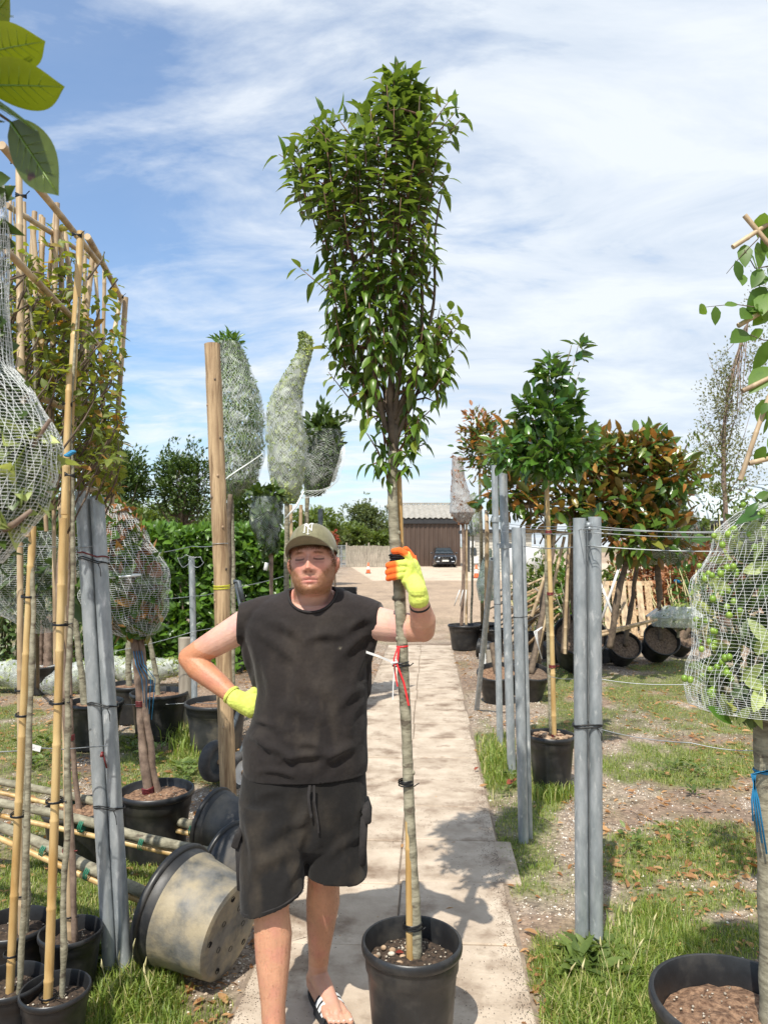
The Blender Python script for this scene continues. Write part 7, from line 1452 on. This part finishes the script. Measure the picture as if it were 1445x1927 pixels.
for sm in range(6): a = math.pi/6+sm*math.pi/3; mb.tube([capsurf(a, t/14)+(capsurf(a, t/14)-Vector((H.x, H.y+.02, H.z))).normalized()*.0006 for t in range(15)], .0009, 5)
part('seams', mb, M_cap, capo)
def brim(u, v):      # u -1..1 across, v 0..1 outward
    a = u*1.17; q0 = capsurf(a, 0.0); out = .076*(1-abs(u)**3)*v
    drop = -.028*v*(1-u*u)**1.2+.030*(abs(u)**1.7)*v
    d = HA @ np.array([math.sin(a)*.35, -math.cos(a*.5), 0]); return q0+Vector((d[0]*out, d[1]*out, .003-drop))
mb = MB(); nu, nv = 40, 10; V = [brim(-1+2*i/nu, j/nv) for j in range(nv+1) for i in range(nu+1)]; V2 = [q-Vector((0, 0, .0032)) for q in V]; w = nu+1
F = [(j*w+i, j*w+i+1, (j+1)*w+i+1, (j+1)*w+i) for j in range(nv) for i in range(nu)]; n0 = len(V)
F2 = [tuple(n0+k for k in reversed(f)) for f in F]+[(nv*w+i, nv*w+i+1, n0+nv*w+i+1, n0+nv*w+i) for i in range(nu)]+[(j*w, (j+1)*w, n0+(j+1)*w, n0+j*w) for j in range(nv)]+[(j*w+nu, n0+j*w+nu, n0+(j+1)*w+nu, (j+1)*w+nu) for j in range(nv)]
mb.add(V+V2, F+F2); part('visor', mb, M_cap, capo, autos=40)
mb = MB()
for vv in (.55, .68, .80, .92): mb.tube([brim(-.96+1.92*i/36, vv)+Vector((0, 0, .0004)) for i in range(37)], .0006, 4)
part('stitching', mb, M_cap, capo)
# interlocking letters on the front of the cap
def lp(x, y):   # letter plane -1..1 -> cap front surface
    t_ = .40+y*.185; a = x*.27/max(math.cos(t_*math.pi/2)**.74, .3)*.85; q = capsurf(a, t_); o = (q-hl(0, .0, .03)).normalized(); return q+o*.0016
def stroke(mb, pts, w):
    q = []
    for i in range(len(pts)-1):
        for k in range(5): u = k/5; q.append(lp(pts[i][0]*(1-u)+pts[i+1][0]*u, pts[i][1]*(1-u)+pts[i+1][1]*u))
    q.append(lp(*pts[-1])); mb.tube(q, w, 6)
mb = MB(); W1 = .0019
stroke(mb, [(-.62, -.80), (-.62, .62)], W1); stroke(mb, [(-.62, .62), (.60, -.62)], W1); stroke(mb, [(.60, -.66), (.60, .80)], W1)            # N
stroke(mb, [(-.85, .62), (-.62, .66), (-.40, .62)], W1*.8); stroke(mb, [(-.85, -.70), (-.70, -.84), (-.45, -.74)], W1*.8); stroke(mb, [(.85, .72), (.70, .84), (.42, .72)], W1*.8)
stroke(mb, [(-.50, 1.02), (-.30, .78), (0, .12)], W1); stroke(mb, [(.50, 1.02), (.30, .78), (0, .12)], W1); stroke(mb, [(0, .12), (0, -1.02)], W1)  # Y
stroke(mb, [(-.72, 1.0), (-.50, 1.06), (-.32, .98)], W1*.8); stroke(mb, [(.32, .98), (.50, 1.06), (.72, 1.0)], W1*.8); stroke(mb, [(-.24, -1.0), (0, -1.08), (.24, -1.0)], W1*.8)
part('emblem', mb, M_thread, capo)
# --- shirt
def ell_ring(cx, cy, z, hx, hy, n=64, p=2.4):
    out = []
    for j in range(n):
        a = 2*math.pi*j/n; c_, s_ = math.cos(a), math.sin(a); out.append((cx+hx*math.copysign(abs(c_)**(2/p), c_), cy+hy*math.copysign(abs(s_)**(2/p), s_), z))
    return out
def loft(rings, cap=True):
    mb = MB(); n = len(rings[0]); V = [p for r in rings for p in r]; F = [(k*n+j, k*n+(j+1) % n, (k+1)*n+(j+1) % n, (k+1)*n+j) for k in range(len(rings)-1) for j in range(n)]
    if cap: F += [tuple(reversed(range(n))), tuple((len(rings)-1)*n+j for j in range(n))]
    mb.add(V, F); return mb
def ringpx(xl, xr, y, hy, Y=2.62, cy=2.68): a, b = P(xl, y, Y), P(xr, y, Y); return ell_ring((a.x+b.x)/2, cy, a.z, (b.x-a.x)/2, hy)
rings = [ringpx(456, 690, 1468, .152, cy=2.672), ringpx(452, 691, 1440, .158, cy=2.672), ringpx(454, 690, 1400, .160, cy=2.672), ringpx(472, 690, 1350, .154, cy=2.672), ringpx(480, 690, 1305, .150, cy=2.672), ringpx(472, 692, 1250, .142), ringpx(458, 696, 1210, .136), ringpx(455, 700, 1180, .128), ringpx(466, 698, 1155, .115, cy=2.685), ringpx(486, 684, 1135, .095, cy=2.69), ringpx(520, 656, 1118, .075, cy=2.70), ringpx(542, 636, 1108, .062, cy=2.70)]
sh = loft(rings)
sh.limb([Vector((CX-.06, 2.70, 1.475)), P(500, 1150, 2.69), P(466, 1166, 2.69), P(456, 1178, 2.695)], [.045, .055, .066, .066], 20)
sh.limb([Vector((CX+.07, 2.70, 1.475)), P(668, 1148, 2.69), P(700, 1162, 2.67), P(712, 1166, 2.655)], [.045, .055, .064, .064], 20)
sh.limb([P(478, 1190, 2.69), P(483, 1245, 2.69), P(492, 1295, 2.69)], [.056, .048, .03], 16); sh.limb([P(686, 1190, 2.67), P(678, 1250, 2.68), P(684, 1300, 2.68)], [.055, .044, .03], 16)
sm = voxel(sh, .0058, 5, .5)
# trim the sleeves flat: everything beyond the armhole planes goes
def cutplane(me, planes):
    import bmesh
    bm = bmesh.new(); bm.from_mesh(me)
    for co, no in planes: 
        r = bmesh.ops.bisect_plane(bm, geom=bm.verts[:]+bm.edges[:]+bm.faces[:], plane_co=co, plane_no=no, clear_outer=True)
        ed = [e for e in r['geom_cut'] if isinstance(e, bmesh.types.BMEdge)]
        bmesh.ops.holes_fill(bm, edges=ed, sides=0)
    bm.normal_update(); bm.to_mesh(me); bm.free()
CUTS = ([(P(451, 1180, 2.69), (-1, 0, .04)), (P(718, 1170, 2.66), (1, -.25, .10)), ((0, 0, P(570, 1466, 2.55).z), (0.03, .0, -1))])
C = co_of(sm); N_ = no_of(sm); x, y, z = C.T; px_, py_ = np.array([proj(*c) for c in C]).T
front = np.clip(-N_[:, 1]*1.3, 0, 1); disp = .003*fbm(C*9, 3, 3)
def fold(x0, y0, x1, y1, wd, amp):  # a crease ridge drawn between two places on the chest
    global disp
    a = np.array([x0, y0]); b = np.array([x1, y1]); q = np.stack([px_, py_], -1); t_ = np.clip(((q-a)@(b-a))/((b-a)@(b-a)), 0, 1); c_ = a+t_[:, None]*(b-a); perp = np.array([-(b-a)[1], (b-a)[0]])/np.linalg.norm(b-a)
    off = (q-c_)@perp+6*np.sin(t_*3.1); taper = np.sin(np.pi*np.clip(t_, .02, .98))**.7; d_ = np.linalg.norm(q-c_, axis=1)
    disp = disp+1.2*amp*taper*(np.exp(-(off/wd)**2)-.6*np.exp(-((off-wd*1.7)/wd)**2))*(d_ < wd*4)*front
for f_ in [(500, 1165, 570, 1205, 9, .008), (475, 1185, 560, 1250, 10, .007), (570, 1205, 650, 1195, 9, .008), (650, 1190, 700, 1160, 9, .009), (640, 1240, 700, 1185, 10, .009), (660, 1300, 705, 1210, 9, .009), (470, 1200, 480, 1290, 8, .009), (485, 1200, 510, 1330, 10, .007), (560, 1230, 550, 1330, 12, .006), (590, 1260, 600, 1370, 13, .005), (520, 1430, 640, 1420, 9, .010), (500, 1400, 560, 1440, 8, .010), (600, 1445, 670, 1400, 9, .010), (470, 1380, 530, 1440, 8, .009), (640, 1330, 685, 1290, 10, .008), (655, 1390, 675, 1320, 10, .008), (460, 1355, 520, 1370, 7, .009), (560, 1400, 610, 1410, 8, .008), (480, 1450, 560, 1462, 7, .007), (530, 1165, 545, 1200, 8, .006), (560, 1290, 640, 1310, 14, .004), (520, 1330, 600, 1350, 13, .005)]: fold(*f_)
wr = fbm(np.stack([x*14, y*10, z*26], -1), 3, 6); disp = disp+.0016*wr+.0045*np.clip(fbm(np.stack([x*6+z*9, y*6, z*7-x*5], -1), 3, 12), -.5, .6)
C = C+N_*disp[:, None]; set_co(sm, C); cutplane(sm, CUTS)
# neck opening
import bmesh
ztop = P(586, 1150, 2.58).z; cxn = P(587, 1130, 2.62).x
bm = bmesh.new(); bm.from_mesh(sm); dele = []
def inneck(v): return ((v.x-cxn)/.083)**2+((v.z-(ztop+.066))/.066)**2 < 1 and v.y < 2.70 or (((v.x-cxn)/.083)**2+((v.y-2.695)/.075)**2 < 1 and v.z > ztop+.062)
bmesh.ops.delete(bm, geom=[v for v in bm.verts if inneck(v.co)], context='VERTS'); bm.to_mesh(sm); bm.free()
C = co_of(sm); N_ = no_of(sm); x, y, z = C.T
g0_ = fbm(C*7, 4, 3); dirt_sun = np.clip(fbm(C*np.array([16, 16, 9]), 5, 17)*1.8+.15, 0, 1); sun_cen = np.clip(gs((x-(cxn-.03)), .09)*gs((z-1.30), .16), 0, 1)
col = np.tile(np.array([.0155, .0125, .0118]), (len(C), 1))*(1+.18*g0_)[:, None]; col = blend(col, sun_cen*.6*(.5+.6*dirt_sun), (.055, .043, .034)); col = blend(col, dirt_sun*.3, (.045, .037, .030)); col = blend(col, gs(z-1.08, .10)*gs(x-cxn, .10)*dirt_sun*.8, (.065, .052, .040))  # sunlit middle of the chest painted in as paler cloth, over random dirt
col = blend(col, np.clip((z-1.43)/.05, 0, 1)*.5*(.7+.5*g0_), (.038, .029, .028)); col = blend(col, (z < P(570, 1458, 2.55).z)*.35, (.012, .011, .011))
for q, s_ in ((P(581, 1268, 2.55), .005), (P(591, 1340, 2.54), .005), (P(522, 1373, 2.55), .004), (P(640, 1220, 2.56), .002)): col = blend(col, gs(np.linalg.norm(C-np.array(q), axis=1), s_*1.6)*.9, (.20, .18, .13))
vcol(sm, col)
def clothmat(name, rough=.9, bs=900):
    m, N, L = nodes(name); out = N.new('ShaderNodeOutputMaterial'); b = N.new('ShaderNodeBsdfPrincipled'); L.new(b.outputs[0], out.inputs[0]); at = N.new('ShaderNodeAttribute'); at.attribute_name = 'Col'
    tc = N.new('ShaderNodeTexCoord'); n = N.new('ShaderNodeTexNoise'); n.inputs['Scale'].default_value = 90; n.inputs['Detail'].default_value = 6; L.new(tc.outputs['Object'], n.inputs['Vector'])
    mr = N.new('ShaderNodeMapRange'); mr.inputs['To Min'].default_value = .7; mr.inputs['To Max'].default_value = 1.3; L.new(n.outputs[0], mr.inputs[0]); vm = N.new('ShaderNodeVectorMath'); vm.operation = 'SCALE'; L.new(at.outputs[0], vm.inputs[0]); L.new(mr.outputs[0], vm.inputs['Scale']); L.new(vm.outputs[0], b.inputs['Base Color'])
    b.inputs['Roughness'].default_value = rough; b.inputs['Sheen Weight'].default_value = .08; b.inputs['Sheen Roughness'].default_value = .5; b.inputs['Specular IOR Level'].default_value = .25
    n2 = N.new('ShaderNodeTexNoise'); n2.inputs['Scale'].default_value = 55; n2.inputs['Detail'].default_value = 7; L.new(tc.outputs['Object'], n2.inputs['Vector']); bp = N.new('ShaderNodeBump'); bp.inputs['Distance'].default_value = .0022; L.new(n2.outputs[0], bp.inputs['Height']); L.new(bp.outputs[0], b.inputs['Normal']); return m
M_cloth = clothmat('worn cotton'); shirt = link('shirt', sm, M_cloth, man)
M_rib = pm('black rib', (.016, .014, .014), (.026, .023, .022), 60, .95, .0005, 300)
# collar follows the opening
mb = MB(); pts = []; F_ = y < 2.72
for k in range(25):
    a = math.pi+math.pi*k/24; X_ = cxn+.086*math.cos(a); Z_ = ztop+.066+.070*math.sin(a); d_ = (x-X_)**2+(z-Z_)**2+(y > 2.72)*9; j = np.argsort(d_)[:12]; pts.append(Vector((X_, float(y[j].min()), Z_)))
for _ in range(3): pts = [pts[0]]+[(pts[i-1]+pts[i]*2+pts[i+1])/4 for i in range(1, len(pts)-1)]+[pts[-1]]
bk = [Vector((cxn+.082*math.cos(a), 2.695+.075*math.sin(a), ztop+.066+.012*math.sin(a))) for a in [math.pi*k/12 for k in range(1, 12)]]
V = pts+bk; V.append(V[0]); mb.tube(V, .0045, 10, cap=False); part('collar', mb, M_rib, shirt)
# --- shorts
def legloft(tp, bt, rt, rb, n=64):
    rs = []; tp = Vector(tp); bt = Vector(bt)
    for k in range(9):
        u = k/8; c_ = tp.lerp(bt, u); hx = rt[0]*(1-u)+rb[0]*u; hy = rt[1]*(1-u)+rb[1]*u; rs.append([Vector(v)+Vector((0, 0, (Vector(v).x-c_.x)*bt_tilt*u)) for v in ell_ring(c_.x, c_.y, c_.z, hx, hy, n, 2.3)])
    return rs
wz = P(570, 1445, 2.6).z
so = loft([ell_ring(P(570, 1445, 2.62).x, 2.675, wz+.03, .205, .135), ell_ring(P(570, 1480, 2.62).x, 2.672, wz-.04, .218, .145), ell_ring(P(569, 1530, 2.62).x, 2.668, wz-.14, .226, .150), ell_ring(P(568, 1570, 2.6).x, 2.66, wz-.20, .215, .14), ell_ring(P(566, 1610, 2.6).x, 2.65, wz-.265, .17, .12), ell_ring(P(566, 1640, 2.6).x, 2.65, wz-.315, .09, .08)])
bt_tilt = -.0
for (tx, ty, tY, bx, by, bY, rt, rb, tilt) in ((512, 1500, 2.655, 513, 1692, 2.545, (.112, .135), (.106, .112), .33), (630, 1500, 2.68, 634, 1640, 2.65, (.108, .13), (.108, .118), -.07)):
    bt_tilt = tilt; l = loft(legloft(P(tx, ty, tY), P(bx, by, bY), rt, rb)); so.add(l.v, l.f)
ss = voxel(so, .0056, 4, .5); C = co_of(ss); N_ = no_of(ss); x, y, z = C.T; px_, py_ = np.array([proj(*c) for c in C]).T; front = np.clip(-N_[:, 1]*1.3, 0, 1); disp = .004*fbm(C*8, 3, 33)+.0045*np.clip(fbm(np.stack([x*5+z*4, y*6, z*6+x*6], -1), 3, 34), -.5, .5)
for f_ in [(585, 1490, 560, 1560, 10, .010), (590, 1500, 600, 1600, 10, .009), (500, 1580, 575, 1540, 12, .007), (470, 1640, 560, 1600, 12, .006), (610, 1620, 680, 1570, 10, .007), (530, 1690, 575, 1610, 9, .009), (460, 1530, 480, 1660, 9, .007), (640, 1480, 660, 1620, 14, .005), (480, 1500, 540, 1490, 10, .006), (560, 1640, 572, 1560, 8, .010)]: fold(*f_)
C = C+N_*disp[:, None]; set_co(ss, C); x, y, z = C.T
col = np.tile(np.array([.0095, .0085, .008]), (len(C), 1))*(1+.2*fbm(C*8, 3, 5))[:, None]; dt = np.clip(fbm(C*np.array([14, 14, 9]), 5, 18)*1.8+.1, 0, 1)
col = blend(col, dt*gs(z-.62, .16)*.7, (.058, .045, .031)); col = blend(col, dt*.2, (.035, .030, .024)); vcol(ss, col); shorts = link('shorts', ss, M_cloth, man)
# hems, drawstring, cargo flaps
def hem(bx, by, bY, rb, tilt, off):
    c_ = P(bx, by, bY); V = [Vector(v)+Vector((0, 0, (Vector(v).x-c_.x)*tilt+off)) for v in ell_ring(c_.x, c_.y, c_.z, rb[0]*1.0, rb[1]*1.0, 48, 2.3)]; V.append(V[0]); return V
mb = MB(); mb.tube(hem(513, 1692, 2.545, (.102, .107), .33, .012), .0035, 6, False); mb.tube(hem(634, 1640, 2.65, (.103, .113), -.07, .012), .0035, 6, False); part('hem', mb, M_rib, shorts)
mb = MB(); q0 = P(583, 1478, 2.505); ribbon(mb, [q0, q0+Vector((-.004, -.008, -.03)), q0+Vector((.0, -.010, -.065)), q0+Vector((.006, -.006, -.10))], .009); ribbon(mb, [q0+Vector((.014, 0, 0)), q0+Vector((.016, -.008, -.05)), q0+Vector((.028, -.008, -.12)), q0+Vector((.030, -.004, -.155))], .007); mb.sphere(q0+Vector((.006, -.004, -.098)), (.005, .004, .010)); part('drawstring', mb, M_rib, shorts, smooth=False)
for (cx_, cy_, cY_, sx, lab) in ((681, 1560, 2.64, 1, 0), (462, 1605, 2.60, -1, 1)):
    c_ = P(cx_, cy_, cY_); mb = MB(); mb.box(c_+Vector((sx*.006, 0, -.02)), (.026, .13, .17), Matrix.Rotation(sx*.05, 3, 'Y'), .009); part('cargo_pocket', mb, M_rib, shorts, autos=60)
    mb = MB(); mb.box(c_+Vector((sx*.018, -.005, .068)), (.022, .14, .055), Matrix.Rotation(-sx*.30, 3, 'Y'), .007); part('pocket_flap', mb, M_rib, shorts, autos=60)
# --- gloves
M_glove = clothmat('knit glove', .85)
def paint_glove(me, fn):
    C = co_of(me); c_ = np.tile(np.array([.60, .68, .13]), (len(C), 1)); c_ *= (1+.06*fbm(C*60, 3, 3))[:, None]; w = fn(C, no_of(me)); c_ = blend(c_, np.clip(w, 0, 1), (.80, .135, .020)); vcol(me, c_)
    N_ = no_of(me); C = C+N_*(.0007*fbm(C*180, 2, 5)+.0012*fbm(C*45, 2, 6))[:, None]; set_co(me, C)
Yg = YT-.02; gl = MB()
T0 = trk(1070)[0]; Rg = .030   # trunk and stake together
wr_ = P(786, 1112, 2.44); k0 = P(775, 1088, Yg-.005)
gl.limb([wB.lerp(eB, .10), wr_, wr_.lerp(k0, .5), P(774, 1090, Yg-.012)], [.0345, .032, .031, .030], 18)
gl.limb([P(781, 1098, Yg-.01), P(770, 1062, Yg-.035)], [.028, .020], 16); gl.limb([P(778, 1105, Yg-.01), P(764, 1092, Yg-.038)], [.026, .018], 16); gl.limb([P(786, 1100, Yg-.005), P(777, 1062, Yg-.012)], [.026, .020], 16); gl.limb([P(770, 1068, Yg-.034), P(765, 1090, Yg-.038)], [.019, .018], 14)
fing = []
for (kx, ky, mx_, my, tx, ty, r) in ((771, 1058, 752, 1061, 731, 1064, .0125), (768, 1069, 748, 1073, 730, 1077, .0122), (766, 1080, 748, 1084, 731, 1088, .0118)):
    a_ = P(kx, ky, Yg-.036); b_ = P(mx_, my, Yg-.044); c_ = P(tx, ty, Yg-.026); e_ = P(tx+1, ty+1, Yg-.002); fing.append((a_, b_, c_, e_)); gl.limb([a_, a_.lerp(b_, .5)+Vector((0, -.004, 0)), b_, c_, e_], [r*1.1, r, r*1.02, r*.96, r*.8], 12)
fi = [P(773, 1060, Yg-.034), P(766, 1044, Yg-.042), P(752, 1036, Yg-.042), P(741, 1037, Yg-.032)]; gl.limb(fi, [.0135, .0125, .0120, .0108], 12)
pk = [P(770, 1094, Yg-.032), P(752, 1094, Yg-.044), P(738, 1094, Yg-.030), P(738, 1094, Yg-.008)]
th_g = [P(782, 1072, Yg+.0), P(776, 1052, Yg+.012), P(769, 1040, Yg+.012), P(764, 1034, Yg+.006)]; gl.limb(th_g, [.019, .0145, .013, .0115], 12)
gm = voxel(gl, .0024, 2, .5)
def go(C, N_):
    px2, py2 = np.array([proj(*c) for c in C]).T; w = np.clip((751-px2)/7, 0, 1)*(py2 > 1056)+(py2 < 1054)*np.clip((1050-py2+.35*(760-px2))/6, 0, 1)*(px2 < 768); w = np.maximum(w, (px2 > 764)*(py2 < 1056)*(C[:, 1] > Yg-.005)); w = np.maximum(w, N_[:, 1] > .45); return w
paint_glove(gm, go); glove = link('glove', gm, M_glove, man, label='yellow glove with orange palm gripping the trunk')
mb = MB(); d_ = (eB-wr_).normalized(); c_ = wB.lerp(eB, .10)+d_*.030; mb.lathe([(.031, -.004), (.0345, -.002), (.0345, .002), (.031, .004)], 28, Rz_tilt(c_, d_)); part('cuff', mb, M_rib, glove)
mb = MB()      # faint print on the back of the hand
for i in range(5):
    a_ = P(774+2.2*i, 1070+3.2*i, Yg-.038+.004*i); mb.tube([a_, a_+Vector((.010, .004, -.014))], .0006, 4)
part('print', mb, M_black, glove)
g2 = MB(); w2 = wA.lerp(eA, .08); h2 = P(474, 1332, 2.655)
g2.limb([w2, w2.lerp(h2, .5), h2], [.0345, .036, .036], 18); g2.limb([w2.lerp(h2, .5)+Vector((0, 0, .014)), P(482, 1316, 2.655)], [.026, .022], 14); g2.limb([w2.lerp(h2, .5)+Vector((0, -.004, -.008)), P(481, 1338, 2.65)], [.026, .024], 14)
for k, (dz, r) in enumerate(((.018, .0115), (.004, .012), (-.010, .012), (-.024, .0112))):
    a_ = P(482, 1328, 2.65)+Vector((0, 0, dz)); g2.limb([a_, a_+Vector((.022, .012, .0)), a_+Vector((.030, .045, .002)), a_+Vector((.022, .075, .004))], [r*1.05, r, r*.95, r*.8], 10)
g2.limb([P(468, 1310, 2.66), P(478, 1300, 2.66), P(488, 1302, 2.66)], [.018, .014, .011], 10)
gm2 = voxel(g2, .0024, 2, .5); paint_glove(gm2, lambda C, N_: (N_[:, 0] > .55)*(C[:, 1] > 2.70)*1.0); glove2 = link('glove', gm2, M_glove, man, label='yellow green glove resting on the hip')
mb = MB(); d_ = (w2-eA).normalized(); mb.lathe([(.031, -.006), (.0350, -.003), (.0352, .003), (.032, .007)], 28, Rz_tilt(w2-d_*.024, d_)); part('cuff', mb, pm('glove rib', (.50, .58, .10), (.62, .70, .14), 60, .9, .001, 200), glove2)
# --- slides
M_sole = pm('black foam sole', (.012, .013, .016), (.022, .024, .028), 20, .6)
for fi_, (h_, d_, n_, L_, tl_) in enumerate((f2, f1)):
    side = -1 if fi_ == 0 else 1; outl = []
    for k in range(28):
        a_ = 2*math.pi*k/28; u = math.cos(a_); v = math.sin(a_); ln = (L_+.085)/2; w_ = .046*(1+.12*u) if u > 0 else .038; outl.append(h_+d_*(u*ln+ (L_-.040)/2-.0)+n_*(math.copysign(abs(v)**.8, v)*w_)*1.05+Vector((0, 0, .002)))
    mb = MB(); mb.prism(outl, (0, 0, .022)); c_ = sum(outl, Vector())/28; mb.prism([c_+(o_-c_)*.93+Vector((0, 0, .022)) for o_ in outl], (0, 0, .004)); sl = part('sandal', mb, M_sole, man, autos=40)
    u0, u1 = L_*.40, L_*.78; mb = MB(); V = []; na = 22; nb = 10
    def sp(i, j, o_=0):
        a_ = math.pi*(i/na); u = u0+(u1-u0)*j/nb; hh = .068-.026*(j/nb)+o_; ww = .054+o_; return h_+d_*(u-.004*math.sin(a_))+n_*(-math.cos(a_)*ww)+Vector((0, 0, .010+hh*math.sin(a_)**.75))
    V = [sp(i, j) for j in range(nb+1) for i in range(na+1)]+[sp(i, j, -.004) for j in range(nb+1) for i in range(na+1)]; w_ = na+1; n0 = (nb+1)*w_
    F = [(j*w_+i, j*w_+i+1, (j+1)*w_+i+1, (j+1)*w_+i) for j in range(nb) for i in range(na)]; F += [tuple(n0+q for q in reversed(f)) for f in F]; F += [(i, n0+i, n0+i+1, i+1) for i in range(na)]+[(nb*w_+i, nb*w_+i+1, n0+nb*w_+i+1, n0+nb*w_+i) for i in range(na)]
    mb.add(V, F); part('strap', mb, M_sole, sl, autos=60)
    for st_ in range(3):
        ja, jb = 1.3+st_*2.7, 3.0+st_*2.7; mb = MB(); V = [sp(i, j, .0016) for j in (ja, (ja+jb)/2, jb) for i in range(3, na-2)]; w2_ = na-5; mb.add(V, [(q*w2_+i, q*w2_+i+1, (q+1)*w2_+i+1, (q+1)*w2_+i) for q in range(2) for i in range(w2_-1)]); part('stripe', mb, M_white, sl)
